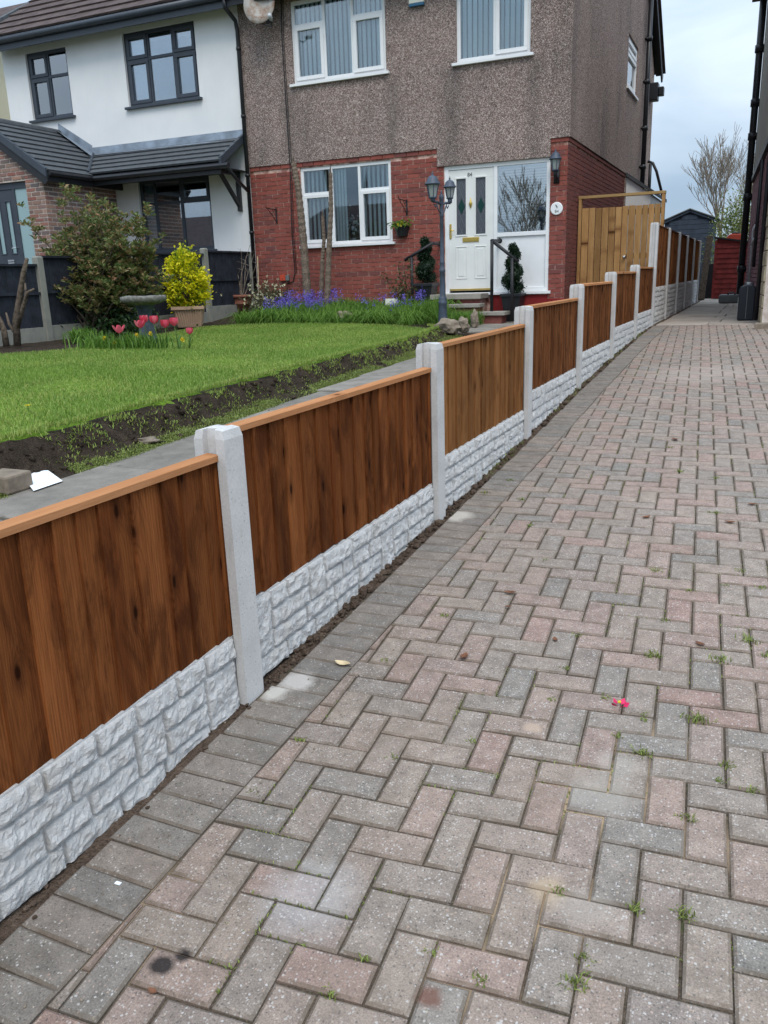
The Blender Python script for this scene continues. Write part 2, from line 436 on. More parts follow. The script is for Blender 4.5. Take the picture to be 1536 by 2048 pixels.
m = Mat('alarm_blue', .4, .4); m.color((.03, .12, .22)); M['alarmblue'] = m.m
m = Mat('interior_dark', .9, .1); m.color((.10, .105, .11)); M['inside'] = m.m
m = Mat('blind_fabric', .85, .15)
m.color(m.ramp(m.rnd, [(0, (.66, .70, .70)), (1, (.82, .85, .84))])); M['blind'] = m.m
m = Mat('net_curtain', .9, .1); m.color((.62, .66, .68)); M['net'] = m.m
m = Mat('came_lead', .6, .3); m.color((.16, .17, .19)); M['came'] = m.m
m = Mat('diamond_glass', .35, .3); m.color((.004, .040, .034)); M['green_glass'] = m.m
def glass(name, tint, clear, rough=.01, ior=1.5):
    m = Mat(name)
    t = m.t; t.nodes.remove(m.b)
    g = m.node('ShaderNodeBsdfGlossy', {'Roughness': rough, 'Color': (.92, .96, 1, 1)})
    tr = m.node('ShaderNodeBsdfTransparent', {'Color': (*tint, 1)})
    fr = m.node('ShaderNodeFresnel', {'IOR': ior})
    k = m.math('ADD', m.math('MULTIPLY', fr.outputs[0], 1.0), clear)
    mx = m.node('ShaderNodeMixShader', {0: k, 1: tr.outputs[0], 2: g.outputs[0]})
    t.links.new(mx.outputs[0], m.out.inputs['Surface'])
    return m.m
M['glass'] = glass('window_glass', (.88, .94, .96), .07)
M['glassdark'] = glass('grey_window_glass', (.72, .80, .84), .24)
M['glassside'] = glass('side_light_glass', (.62, .70, .70), .38, .012)
def frosted(name, col, rough, spec=.6):
    m = Mat(name, rough, spec)
    n = m.noise(m.pos, 60, 3); m.color(m.mix(m.rmap(n, .3, .7, 0, .25), col, tuple(c * .7 for c in col)))
    m.bump(n, .15, .003); return m.m
M['frost'] = frosted('frosted_glass', (.28, .40, .42), .22)
M['leaded'] = frosted('leaded_obscure_glass', (.072, .080, .098), .18)
M['lampglass'] = frosted('lamp_glass', (.30, .33, .33), .15)
def leaf(name, stops, trans=.30, rough=.55):
    m = Mat(name, rough, .3)
    c = m.ramp(m.rnd, stops)
    m.color(c)
    tl = m.node('ShaderNodeBsdfTranslucent', {'Color': c})
    mx = m.node('ShaderNodeMixShader', {0: trans, 1: m.b.outputs[0], 2: tl.outputs[0]})
    m.t.links.new(mx.outputs[0], m.out.inputs['Surface'])
    return m.m
M['grass'] = leaf('lawn_grass', [(0, (.120, .205, .034)), (.35, (.185, .290, .048)), (.7, (.250, .360, .068)), (.9, (.325, .385, .095)), (1, (.33, .32, .10))], .35)
M['bladeleaf'] = leaf('strap_leaf', [(0, (.065, .150, .022)), (.5, (.115, .230, .032)), (1, (.180, .300, .055))], .35)
M['pieris'] = leaf('evergreen_leaf', [(0, (.048, .085, .025)), (.35, (.105, .155, .042)), (.6, (.175, .190, .066)), (.8, (.260, .190, .085)), (1, (.360, .185, .105))], .25, .45)
M['darkleaf'] = leaf('dark_leaf', [(0, (.018, .045, .014)), (1, (.045, .090, .026))], .25, .45)
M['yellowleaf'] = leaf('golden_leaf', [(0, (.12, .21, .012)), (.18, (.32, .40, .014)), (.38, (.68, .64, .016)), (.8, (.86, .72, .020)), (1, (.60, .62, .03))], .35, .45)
M['topiary'] = leaf('box_leaf', [(0, (.008, .022, .012)), (1, (.026, .052, .024))], .2, .5)
M['roseleaf'] = leaf('rose_leaf', [(0, (.060, .085, .030)), (.6, (.105, .105, .048)), (.9, (.135, .085, .050)), (1, (.15, .065, .045))], .25, .5)
M['bush'] = leaf('cream_bush_leaf', [(0, (.050, .065, .030)), (.6, (.085, .095, .048)), (1, (.13, .10, .06))], .25, .6)
M['hedge'] = leaf('spring_hedge_leaf', [(0, (.075, .115, .025)), (.5, (.17, .22, .055)), (1, (.32, .34, .13))], .35, .6)
M['cream_fl'] = leaf('cream_petal', [(0, (.62, .60, .33)), (1, (.75, .74, .55))], .3, .6)
M['bluebell'] = leaf('bluebell_petal', [(0, (.105, .075, .44)), (.5, (.175, .125, .58)), (1, (.27, .21, .68))], .3, .6)
M['tulip'] = leaf('tulip_petal', [(0, (.58, .045, .085)), (.5, (.68, .10, .16)), (1, (.78, .25, .27))], .3, .5)
M['daff'] = leaf('yellow_petal', [(0, (.72, .55, .03)), (1, (.82, .66, .08))], .3, .5)
M['stem'] = leaf('green_stem', [(0, (.075, .14, .03)), (1, (.12, .19, .045))], .2)
M['redstem'] = plain('red_brown_stem', (.11, .045, .032), .8, .2)
M['dryleaf'] = plain('dry_leaf', (.16, .075, .045), .9, .1, 0, .4, 30)
M['creamleaf'] = plain('cream_dry_leaf', (.55, .44, .28), .9, .1, 0, .2, 30)
M['pinkpetal'] = plain('pink_petal', (.62, .03, .12), .6, .2, 0, .2, 40)
M['moss'] = leaf('joint_weed', [(0, (.105, .125, .030)), (.6, (.190, .240, .055)), (1, (.32, .37, .11))], .3)
# ------------------------------------------------------------------ object helpers
def thing(name, label, cat, loc=(0, 0, 0), group=None, rotz=0.0):
    o = bpy.data.objects.new(name, None); COL.objects.link(o)
    o.empty_display_size = .1
    o.location = loc; o.rotation_euler = (0, 0, rotz)
    o['label'] = label; o['category'] = cat
    if group: o['group'] = group
    return o
def tag(o, label=None, cat=None, group=None, kind=None):
    for k, v in (('label', label), ('category', cat), ('group', group), ('kind', kind)):
        if v: o[k] = v
    return o
def wloc(o):                       # world position of an object (parents carry no rotation while building)
    p = Vector(o.location)
    while o.parent: o = o.parent; p = p + Vector(o.location)
    return p
def link(name, me, mat, parent=None, loc=(0, 0, 0)):
    o = bpy.data.objects.new(name, me); COL.objects.link(o)
    if mat is not None and not me.materials: me.materials.append(mat)
    if parent: o.parent = parent
    o.location = loc
    return o
class MB:
    """collects shapes in world coordinates; build() links them as ONE mesh object"""
    def __init__(s): s.v = []; s.f = []; s.r = []; s.cur = 0.0
    def face(s, idx): s.f.append(tuple(idx)); s.r.append(s.cur)
    def add(s, vs, fs):
        b = len(s.v); s.v += [tuple(map(float, p)) for p in vs]
        for f in fs: s.face([b + i for i in f])
    def box(s, x0, x1, y0, y1, z0, z1):
        x0, x1 = min(x0, x1), max(x0, x1); y0, y1 = min(y0, y1), max(y0, y1); z0, z1 = min(z0, z1), max(z0, z1)
        s.add([(x0, y0, z0), (x1, y0, z0), (x1, y1, z0), (x0, y1, z0), (x0, y0, z1), (x1, y0, z1), (x1, y1, z1), (x0, y1, z1)],
              [(3, 2, 1, 0), (4, 5, 6, 7), (0, 1, 5, 4), (1, 2, 6, 5), (2, 3, 7, 6), (3, 0, 4, 7)])
    def prism(s, poly, h0, h1, f=lambda a, b, h: (a, b, h), top_inset=0.0, top_drop=0.0):
        """poly: 2D ring (counter-clockwise seen from +h); optional chamfer towards h1"""
        n = len(poly)
        rings = [[f(a, b, h0) for a, b in poly]]
        if top_inset:
            cx = sum(p[0] for p in poly) / n; cy = sum(p[1] for p in poly) / n
            rings.append([f(a, b, h1 - top_drop) for a, b in poly])
            ins = inset(poly, top_inset)
            rings.append([f(a, b, h1) for a, b in ins])
        else:
            rings.append([f(a, b, h1) for a, b in poly])
        vs = [p for r in rings for p in r]; fs = []
        for k in range(len(rings) - 1):
            for i in range(n):
                j = (i + 1) % n
                fs.append((k * n + i, k * n + j, (k + 1) * n + j, (k + 1) * n + i))
        fs.append(tuple(reversed(range(n)))); fs.append(tuple(range((len(rings) - 1) * n, len(rings) * n)))
        s.add(vs, fs)
    def tube(s, pts, rad, n=8, cap=True):
        pts = [Vector(p) for p in pts]
        if not hasattr(rad, '__len__'): rad = [rad] * len(pts)
        base = len(s.v); up = None
        for i, p in enumerate(pts):
            t = (pts[min(i + 1, len(pts) - 1)] - pts[max(i - 1, 0)])
            if t.length < 1e-9: t = Vector((0, 0, 1))
            t.normalize()
            if up is None or abs(up.dot(t)) > .99: up = Vector((1, 0, 0)) if abs(t.x) < .8 else Vector((0, 1, 0))
            a = (up - t * up.dot(t)).normalized(); b = t.cross(a); up = a
            for k in range(n):
                an = 2 * math.pi * k / n
                s.v.append(tuple(p + (a * math.cos(an) + b * math.sin(an)) * rad[i]))
        for i in range(len(pts) - 1):
            for k in range(n):
                k2 = (k + 1) % n
                s.face((base + i * n + k, base + i * n + k2, base + (i + 1) * n + k2, base + (i + 1) * n + k))
        if cap:
            s.face([base + k for k in reversed(range(n))]); e = base + (len(pts) - 1) * n
            s.face([e + k for k in range(n)])
    def lathe(s, prof, c, n=20, sx=1.0, sy=1.0, rot=0.0):
        base = len(s.v)
        for r, z in prof:
            for k in range(n):
                an = 2 * math.pi * k / n + rot
                s.v.append((c[0] + r * math.cos(an) * sx, c[1] + r * math.sin(an) * sy, c[2] + z))
        m = len(prof)
        for i in range(m - 1):
            for k in range(n):
                k2 = (k + 1) % n
                s.face((base + i * n + k, base + i * n + k2, base + (i + 1) * n + k2, base + (i + 1) * n + k))
        s.face([base + k for k in reversed(range(n))]); s.face([base + (m - 1) * n + k for k in range(n)])
    def beam(s, a, b, w, h):           # square bar from a to b
        a = Vector(a); b = Vector(b); t = (b - a).normalized()
        up = Vector((0, 0, 1)) if abs(t.z) < .9 else Vector((0, 1, 0))
        u = t.cross(up).normalized() * (w / 2); v = u.cross(t).normalized() * (h / 2)
        vs = [a - u - v, a + u - v, a + u + v, a - u + v, b - u - v, b + u - v, b + u + v, b - u + v]
        s.add(vs, [(0, 1, 2, 3), (7, 6, 5, 4), (0, 4, 5, 1), (1, 5, 6, 2), (2, 6, 7, 3), (3, 7, 4, 0)])
    def mesh(s, name, o=(0, 0, 0), smooth=False):
        me = bpy.data.meshes.new(name)
        me.from_pydata([(p[0] - o[0], p[1] - o[1], p[2] - o[2]) for p in s.v], [], s.f)
        if any(s.r):
            at = me.attributes.new('rnd', 'FLOAT', 'FACE'); at.data.foreach_set('value', s.r)
        if smooth: me.polygons.foreach_set('use_smooth', [True] * len(me.polygons))
        me.update(); return me
    def build(s, name, mat, parent=None, smooth=False, bevel=0, origin=None):
        if parent is None:
            if origin is None:
                a = np.array(s.v); origin = ((a[:, 0].min() + a[:, 0].max()) / 2, (a[:, 1].min() + a[:, 1].max()) / 2, a[:, 2].min())
            o = link(name, s.mesh(name, origin, smooth), mat, None, origin)
        else:
            p = wloc(parent)
            if origin is None: o = link(name, s.mesh(name, p, smooth), mat, parent)
            else: o = link(name, s.mesh(name, origin, smooth), mat, parent, Vector(origin) - p)
        if bevel:
            bm = o.modifiers.new('bevel', 'BEVEL'); bm.width = bevel; bm.segments = 2; bm.limit_method = 'ANGLE'
        return o
def inset(poly, d):
    """inset a convex ring by d (clamped so that it never turns inside out)"""
    n = len(poly); P = [np.array(p, float) for p in poly]
    area = .5 * sum(P[i][0] * P[(i + 1) % n][1] - P[(i + 1) % n][0] * P[i][1] for i in range(n))
    per = sum(np.linalg.norm(P[(i + 1) % n] - P[i]) for i in range(n))
    d = min(d, abs(area) / per * .8)
    out = []
    for i in range(n):
        a, b, c = P[i - 1], P[i], P[(i + 1) % n]
        e1 = (b - a) / max(1e-9, np.linalg.norm(b - a)); e2 = (c - b) / max(1e-9, np.linalg.norm(c - b))
        n1 = np.array([-e1[1], e1[0]]); n2 = np.array([-e2[1], e2[0]])
        den = 1 + float(n1 @ n2)
        k = (n1 + n2) / max(den, .25)
        out.append(tuple(b + k * d))
    return out
def clip(poly, a, b, c):               # keep a*x + b*y >= c
    out = []
    for i in range(len(poly)):
        p, q = poly[i], poly[(i + 1) % len(poly)]
        dp = a * p[0] + b * p[1] - c; dq = a * q[0] + b * q[1] - c
        if dp >= 0: out.append(p)
        if (dp > 0) != (dq > 0) and abs(dp - dq) > 1e-12:
            t = dp / (dp - dq); out.append((p[0] + (q[0] - p[0]) * t, p[1] + (q[1] - p[1]) * t))
    return out
def inpoly(x, y, poly):
    x = np.asarray(x); y = np.asarray(y); r = np.zeros(x.shape, bool)
    n = len(poly)
    for i in range(n):
        x1, y1 = poly[i]; x2, y2 = poly[(i + 1) % n]
        c = ((y1 > y) != (y2 > y)) & (x < (x2 - x1) * (y - y1) / (y2 - y1 + 1e-12) + x1)
        r ^= c
    return r
def np_mesh(name, V, k, faces, rnd=None):
    """V: (n*k, 3) vertices of n equal items, faces: index tuples inside one item"""
    n = len(V) // k
    me = bpy.data.meshes.new(name)
    me.vertices.add(len(V)); me.vertices.foreach_set('co', np.asarray(V, np.float32).ravel())
    lt = [len(f) for f in faces]; nl = sum(lt)
    idx = np.concatenate([np.array(f) for f in faces])
    li = (idx[None, :] + (np.arange(n) * k)[:, None]).ravel()
    me.loops.add(n * nl); me.loops.foreach_set('vertex_index', li.astype(np.int32))
    me.polygons.add(n * len(faces))
    st = np.concatenate([[0], np.cumsum(lt)[:-1]])
    ls = (st[None, :] + (np.arange(n) * nl)[:, None]).ravel()
    me.polygons.foreach_set('loop_start', ls.astype(np.int32))
    me.polygons.foreach_set('loop_total', np.tile(lt, n).astype(np.int32))
    if rnd is not None:
        at = me.attributes.new('rnd', 'FLOAT', 'POINT'); at.data.foreach_set('value', np.repeat(rnd, k).astype(np.float32))
    me.update(calc_edges=True); me.validate(); return me
def unit(a): return a / np.maximum(1e-9, np.linalg.norm(a, axis=-1, keepdims=True))
def leaf_mesh(name, P, D, Ln, Wd, rnd=None, droop=.25):
    """diamond leaves at P along D, folded along the midrib"""
    n = len(P); D = unit(D)
    side = unit(np.cross(D, rng.normal(size=(n, 3)))); nor = np.cross(D, side)
    Ln = np.broadcast_to(Ln, n)[:, None]; Wd = np.broadcast_to(Wd, n)[:, None]
    dz = np.array([0, 0, 1.])
    v0 = P; vm = P + D * Ln * .5; v3 = P + D * Ln - dz * Ln * droop
    v1 = vm + side * Wd * .5 + nor * Wd * .12; v2 = vm - side * Wd * .5 + nor * Wd * .12
    V = np.stack([v0, v1, v3, v2], 1).reshape(-1, 3)
    return np_mesh(name, V, 4, [(0, 1, 2), (0, 2, 3)], rng.random(n) if rnd is None else rnd)
def blade_mesh(name, P, H, Wd, lean=.5, rnd=None, bend=.6):
    """grass blades: two-segment tapering strips"""
    n = len(P); an = rng.random(n) * 2 * np.pi
    d = np.stack([np.cos(an), np.sin(an), np.zeros(n)], 1); s = np.stack([-np.sin(an), np.cos(an), np.zeros(n)], 1)
    H = np.broadcast_to(H, n)[:, None]; Wd = np.broadcast_to(Wd, n)[:, None]
    k = (rng.random(n) * lean)[:, None]; up = np.array([0, 0, 1.])
    m = P + up * H * .6 + d * H * k * .4; t = P + up * H * (1 - k * bend * .5) + d * H * k * 1.1
    V = np.stack([P - s * Wd * .5, P + s * Wd * .5, m + s * Wd * .38, m - s * Wd * .38, t], 1).reshape(-1, 3)
    return np_mesh(name, V, 5, [(0, 1, 2, 3), (3, 2, 4)], rng.random(n) if rnd is None else rnd)
def rock_mesh(mb, c, r, seed, n=2, sq=(1, 1, .7), rough=.35):
    """a small faceted lump"""
    import bmesh
    bm = bmesh.new(); bmesh.ops.create_icosphere(bm, subdivisions=n, radius=1)
    b = len(mb.v)
    for v in bm.verts:
        q = v.co.copy(); k = 1 + rough * mnoise.noise(q * 1.7 + Vector((seed * 3.1, seed, -seed))) + rough * .4 * mnoise.noise(q * 4 + Vector((seed, 7, seed)))
        mb.v.append((c[0] + q.x * r * sq[0] * k, c[1] + q.y * r * sq[1] * k, c[2] + q.z * r * sq[2] * k))
    for f in bm.faces: mb.face([b + v.index for v in f.verts])
    bm.free()
def copy_tree(o, parent=None):
    c = o.copy(); COL.objects.link(c); c.parent = parent
    for ch in list(o.children): copy_tree(ch, c)
    return c
def text_mesh(txt, size, depth, name, mat, parent, at, rotz=0):
    cu = bpy.data.curves.new(name, 'FONT'); cu.body = txt; cu.size = size; cu.extrude = depth; cu.align_x = 'CENTER'; cu.align_y = 'CENTER'
    tmp = bpy.data.objects.new(name + '_tmp', cu); COL.objects.link(tmp)
    bpy.context.view_layer.update()
    me = bpy.data.meshes.new_from_object(tmp.evaluated_get(bpy.context.evaluated_depsgraph_get()))
    bpy.data.objects.remove(tmp)
    o = link(name, me, None, parent, Vector(at) - wloc(parent)); me.materials.clear(); me.materials.append(mat)
    o.rotation_euler = (math.radians(90), 0, rotz)
    return o

# ================================================================== THE SETTING
# ground: one sheet to the horizon, following the fall of the drive
mb = MB()
xs = [-400, -60, -20, -13.2, -7.6, 4, 20, 60, 400]
ys = [-400, -60, -20, -6, -4, 0, 1.9, 3.8, 5.7, 7.6, 9.5, 11.4, 20, 40, 100, 400]
for y in ys:
    for x in xs: mb.v.append((x, y, zg(y) - .10 if -14 > x or x > -7.7 else zg(y) - .10))
w = len(xs)
for j in range(len(ys) - 1):
    for i in range(w - 1): mb.face((j * w + i, j * w + i + 1, (j + 1) * w + i + 1, (j + 1) * w + i))
tag(mb.build('ground', M['ground'], origin=(0, 0, 0)), kind='structure')

def dn(x, y):                    # slow unevenness of the block paving
    return .009 * mnoise.noise(Vector((x * .9, y * .9, 4.2))) + .004 * mnoise.noise(Vector((x * 2.3, y * 2.3, 1.2)))
# driveway: joint sand with separate blocks laid on it
mb = MB()
dys = np.arange(-4.0, 11.41, .14); dxs = np.linspace(-.055, 3.2, 24); w = len(dxs)
for y in dys:
    for x in dxs: mb.v.append((x, y, zg(y) + dn(x, y) - .009))
for j in range(len(dys) - 1):
    for i in range(w - 1): mb.face((j * w + i, j * w + i + 1, (j + 1) * w + i + 1, (j + 1) * w + i))
drive = tag(mb.build('driveway', M['joint'], origin=(0, 0, 0)), kind='structure')
PT = math.radians(3.6)                         # the herringbone runs with the right-hand house, not the fence
BX = 0.232                                     # inner edge of the soldier course
ca, sa = math.cos(PT), math.sin(PT)
U = .1025
PDX, PDY = .22 * U, .33 * U                 # phase read from seven blocks of the photograph
pavers = []
for r in range(-60, 140):
    for c in range(-40, 60):
        k = (c + r) % 4
        if k == 0: cell = (c, r, 2, 1)
        elif k == 1: cell = None
        elif k == 3 : cell = (c, r, 1, 2)
        else: cell = None
        # vertical block: its lower half has k == 2, its upper half k == 3 one row up
        if k == 3: cell = (c, r - 1, 1, 2)
        if not cell: continue
        x0, y0, wx, wy = cell
        g = .0030
        q = [(x0 * U + g, y0 * U + g), ((x0 + wx) * U - g, y0 * U + g), ((x0 + wx) * U - g, (y0 + wy) * U - g), (x0 * U + g, (y0 + wy) * U - g)]
        poly = [(ca * (a - PDX) - sa * (b - PDY), sa * (a - PDX) + ca * (b - PDY)) for a, b in q]
        cx = sum(p[0] for p in poly) / 4; cy = sum(p[1] for p in poly) / 4
        if cx < BX - .15 or cx > 3.1 or cy < -3.7 or cy > 11.35: continue
        poly = clip(poly, 1, 0, BX); poly = clip(poly, 0, -1, -11.33) if poly else poly
        if len(poly) < 3: continue
        A = .5 * abs(sum(poly[i][0] * poly[(i + 1) % len(poly)][1] - poly[(i + 1) % len(poly)][0] * poly[i][1] for i in range(len(poly))))
        if A < .0008: continue
        d2 = (cx - CAM[0]) ** 2 + (cy - CAM[1]) ** 2
        vis = cx < 1.68 and cy > -1.35
        pavers.append((not vis, d2, cx, cy, poly))
pavers.sort(key=lambda p: (p[0], p[1]))
rest = MB()
def paver_into(m, poly, cx, cy, drop=.0):
    dz = random.uniform(-.002, .0025); tx = random.uniform(-.012, .012); ty = random.uniform(-.012, .012)
    m.prism(poly, -.05, 0, lambda a, b, h: (a, b, zg(b) + dn(a, b) + h + dz + tx * (a - cx) + ty * (b - cy) - drop), .0070, .005)
for i, (_, _, cx, cy, poly) in enumerate(pavers):
    jx, jy, ja = random.uniform(-.0012, .0012), random.uniform(-.0012, .0012), random.uniform(-.006, .006)
    poly = [(cx + jx + (a - cx) - ja * (b - cy), cy + jy + (b - cy) + ja * (a - cx)) for a, b in poly]
    if i < 300:
        m = MB(); paver_into(m, poly, cx, cy)
        m.build('paver', M['paver'], drive, origin=(cx, cy, zg(cy)))
    else:
        rest.cur = random.random(); paver_into(rest, poly, cx, cy)
tag(rest.build('pavers', M['paver'], drive), kind='stuff')
# soldier course along the fence
y = -3.6
while y < 9.35:
    wd = .1005 + random.uniform(-.001, .001)
    x0 = (.004 if y < -.05 else .026) + random.uniform(-.004, .004)
    poly = [(x0, y), (BX - .004, y), (BX - .004, y + wd), (x0, y + wd)]
    sk = random.uniform(-.003, .003)
    poly = [(a, b + sk * (1 if a > .1 else -1)) for a, b in poly]
    m = MB(); paver_into(m, poly, .13, y + .05)
    m.build('edging_paver', M['edging'], drive, origin=(.13, y + .05, zg(y)))
    y += wd + .0035
while y < 11.3:                                # larger flags replace it at the top of the drive
    y1 = min(11.33, y + .44)
    m = MB(); paver_into(m, [(.01, y), (BX - .006, y), (BX - .006, y1), (.01, y1)], .12, y + .2)
    m.build('edging_flag', M['edging'], drive, origin=(.12, y + .2, zg(y))); y = y1 + .006
# soil strip between edging and fence
mb = MB()
for y in np.arange(-3.6, 21, .12):
    for x in (-.075, -.045, -.01, .045):
        mb.v.append((x, y, zg(y) - .002 + .012 * mnoise.noise(Vector((x * 30, y * 6, 0))) - (.012 if x > .03 else 0)))
n = len(np.arange(-3.6, 21, .12))
for j in range(n - 1):
    for i in range(3): mb.face((j * 4 + i, j * 4 + i + 1, j * 4 + i + 5, j * 4 + i + 4))
tag(mb.build('soil_strip', M['clod'], origin=(0, 0, 0)), kind='structure')
mb = MB()
for i in range(620):
    y = random.choice((random.uniform(-1.6, 11), random.uniform(0, 2.2), random.uniform(0.05, 6)))
    big = random.random() < .25 and y > .1
    r = random.uniform(.010, .024) if big else random.uniform(.003, .009)
    x = random.uniform(-.028, .018) if y > 0 else random.uniform(-.03, .03)
    rock_mesh(mb, (x, y, zg(y) + r * .35), r, i * 1.37, 1, (1, 1.2, .75), .45)
tag(mb.build('soil_clods', M['clod']), 'crumbled brown soil clods along the foot of the fence', 'soil', kind='stuff')

# flags behind the block paving
mb = MB(); mb.box(-2.2, 3.2, 11.39, 24.0, zg(11.4) - .09, zg(12) - .030)
rear = tag(mb.build('rear_path', M['joint'], origin=(0, 11.4, 0)), kind='structure')
y = 11.42
while y < 23.4:
    hgt = random.choice((.45, .6, .6, .75)); x = 0.03
    while x < 2.4:
        wd = random.choice((.6, .75, .9)); x1 = min(x + wd, 2.45)
        dz = random.uniform(-.006, .006); tl = random.uniform(-.008, .008)
        m = MB(); m.prism([(x + .005, y + .005), (x1 - .005, y + .005), (x1 - .005, y + hgt - .005), (x + .005, y + hgt - .005)], -.045, 0,
                          lambda a, b, h: (a, b, zg(b) + h + dz + tl * (a - x)), .006, .006)
        m.build('flag', M['rearslab'], rear); x = x1
    y += hgt

# garden soil, lawn, path
left_edge = [onS(0, 711, gz)[:2], onS(130, 701, gz)[:2], onS(260, 681, gz)[:2], onS(400, 655, gz)[:2]]
far_edge = [onS(480, 650, gz)[:2], onS(560, 648, gz)[:2], onS(700, 648, gz)[:2], onS(800, 652, gz)[:2], onS(858, 660, gz)[:2]]
ry = [9.2, 8.6, 8, 7, 6, 5, 4, 3, 2.5, 2, 1.5, 1, .5, 0, -1, -2, -3.4]
right_edge = [(xe(y), y) for y in ry]
lx = left_edge[0][0]
lawn_poly = [(lx - .1, -3.4)] + [tuple(p) for p in left_edge] + [tuple(p) for p in far_edge] + right_edge
def psurf(X, Y):                              # soil surface everywhere in the front garden
    e = xe(Y) if Y < 9.6 else -3.3
    top = gz(X, Y); low = pz(Y) - .025
    if X <= e - .02: return top - .022
    t = .80 * sm(e - .02, e + .13, X) + .20 * sm(e + .10, e + .34, X)
    wob = .03 * mnoise.noise(Vector((X * 4, Y * 4, 0))) * (4 * t * (1 - t))
    return (top - .012) * (1 - t) + low * t + wob
mb = MB()
gx = np.concatenate([np.arange(-7.62, -3.4, .14), np.arange(-3.4, -1.15, .045), np.arange(-1.15, -.06, .25), [-.075]])
gy = np.concatenate([np.arange(-3.6, -.6, .12), np.arange(-.6, 9.3, .05), np.arange(9.3, 11.95, .1)])
for y in gy:
    for x in gx:
        nz = mnoise.noise(Vector((x * 7, y * 7, 3))) * (.012 if x < xe(y) - .05 else .012) + (mnoise.noise(Vector((x * 16, y * 16, 3))) * .018 + mnoise.noise(Vector((x * 40, y * 40, 3))) * .008 if xe(y) - .03 < x < xe(y) + .14 else 0)
        mb.v.append((x, y, psurf(x, y) + nz))
w = len(gx)
for j in range(len(gy) - 1):
    for i in range(w - 1): mb.face((j * w + i, j * w + i + 1, (j + 1) * w + i + 1, (j + 1) * w + i))
tag(mb.build('garden_soil', M['soil'], origin=(0, 0, 0), smooth=True), kind='structure')
# lawn sheet (turf) with a crumbling edge
mb = MB(); idx = {}
tx = np.arange(-7.5, -1.4, .07); ty = np.arange(-3.4, 11, .07)
XX, YY = np.meshgrid(tx, ty)
INS = inpoly(XX + .03 * np.sin(YY * 5.1) + .02 * np.sin(YY * 17) + .015 * np.sin(YY * 31), YY, lawn_poly)
def lv(i, j):
    if (i, j) not in idx:
        x, y = tx[i], ty[j]; idx[(i, j)] = len(mb.v)
        rim = not (INS[max(0, j - 1):j + 2, max(0, i - 1):i + 2].all())
        mb.v.append((x, y, (psurf(x, y) - .02) if rim else gz(x, y) + .006 + .012 * mnoise.noise(Vector((x * 2.2, y * 2.2, 0)))))
    return idx[(i, j)]
for j in range(len(ty) - 1):
    for i in range(len(tx) - 1):
        if INS[j, i] and INS[j + 1, i] and INS[j, i + 1] and INS[j + 1, i + 1]:
            mb.face((lv(i, j), lv(i + 1, j), lv(i + 1, j + 1), lv(i, j + 1)))
m_ = Mat('turf', .95, .1)
_a = m_.noise(m_.pos, 1.2, 4); _b = m_.noise(m_.pos, 70, 3)
_c = m_.ramp(_a, [(.3, (.085, .150, .018)), (.55, (.120, .200, .022)), (.75, (.160, .220, .034))])
m_.color(m_.mix(1, _c, m_.ramp(_b, [(.3, .5), (.7, 1.3)]), 'MULTIPLY')); M['turf'] = m_.m
tag(mb.build('lawn', M['turf'], origin=(0, 0, 0), smooth=True), kind='structure')
# grass blades
def scatter_poly(poly, n, x0, x1, y0, y1):
    X = rng.uniform(x0, x1, n); Y = rng.uniform(y0, y1, n)
    k = inpoly(X, Y, poly); return X[k], Y[k]
X1, Y1 = scatter_poly(lawn_poly, 330000, -7.5, -1.4, .0, 11)
keep = rng.random(len(X1)) < np.clip(1.15 - (Y1 / 11) * .55, .4, 1)
X1, Y1 = X1[keep], Y1[keep]
Zs = .655 + .0075 * Y1 + .010 * np.maximum(0, -X1 - 3) + .005
tt = np.clip((Y1 - 9.8) / 1.9, 0, 1); Zs += .12 * tt * tt * (3 - 2 * tt)
P = np.stack([X1, Y1, Zs], 1)
pat = np.array([mnoise.noise(Vector((a * 1.1, b * 1.1, 5))) for a, b in zip(X1[::1], Y1[::1])])
rn = np.clip(.42 + pat * .55 + rng.normal(0, .20, len(X1)), 0, .97)
rn = np.where(rng.random(len(X1)) < .03, 1.0, rn)
hh = rng.uniform(.018, .036, len(X1)) * (1 + .4 * pat)
o = link('lawn_grass', blade_mesh('lawn_grass', P, hh, rng.uniform(.0035, .006, len(X1)), .9, rn), M['grass'])
tag(o, 'short bright green grass blades of the front lawn', 'grass', kind='stuff')
# tufts that have slipped down the cut bank
tc = rng.uniform(-.5, 9.0, 170); wq = np.repeat(np.arange(170), 22); n = len(wq)
yy = tc[wq] + rng.normal(0, .03, n); tx_ = np.array([xe(v) for v in tc]) + np.abs(rng.normal(.03, .07, 170)); xx = tx_[wq] + rng.normal(0, .022, n)
k = (xx + 1.70) ** 2 + (yy - .70) ** 2 > .08
xx, yy = xx[k], yy[k]; n = len(xx)
P = np.stack([xx, yy, [psurf(a, b) for a, b in zip(xx, yy)]], 1)
o = link('bank_grass', blade_mesh('bank_grass', P, rng.uniform(.012, .032, n), .0055, 1.9, np.clip(rng.normal(.08, .14, n), 0, .6)), M['grass'])
tag(o, 'tufts of grass growing on the cut soil bank', 'grass', kind='stuff')
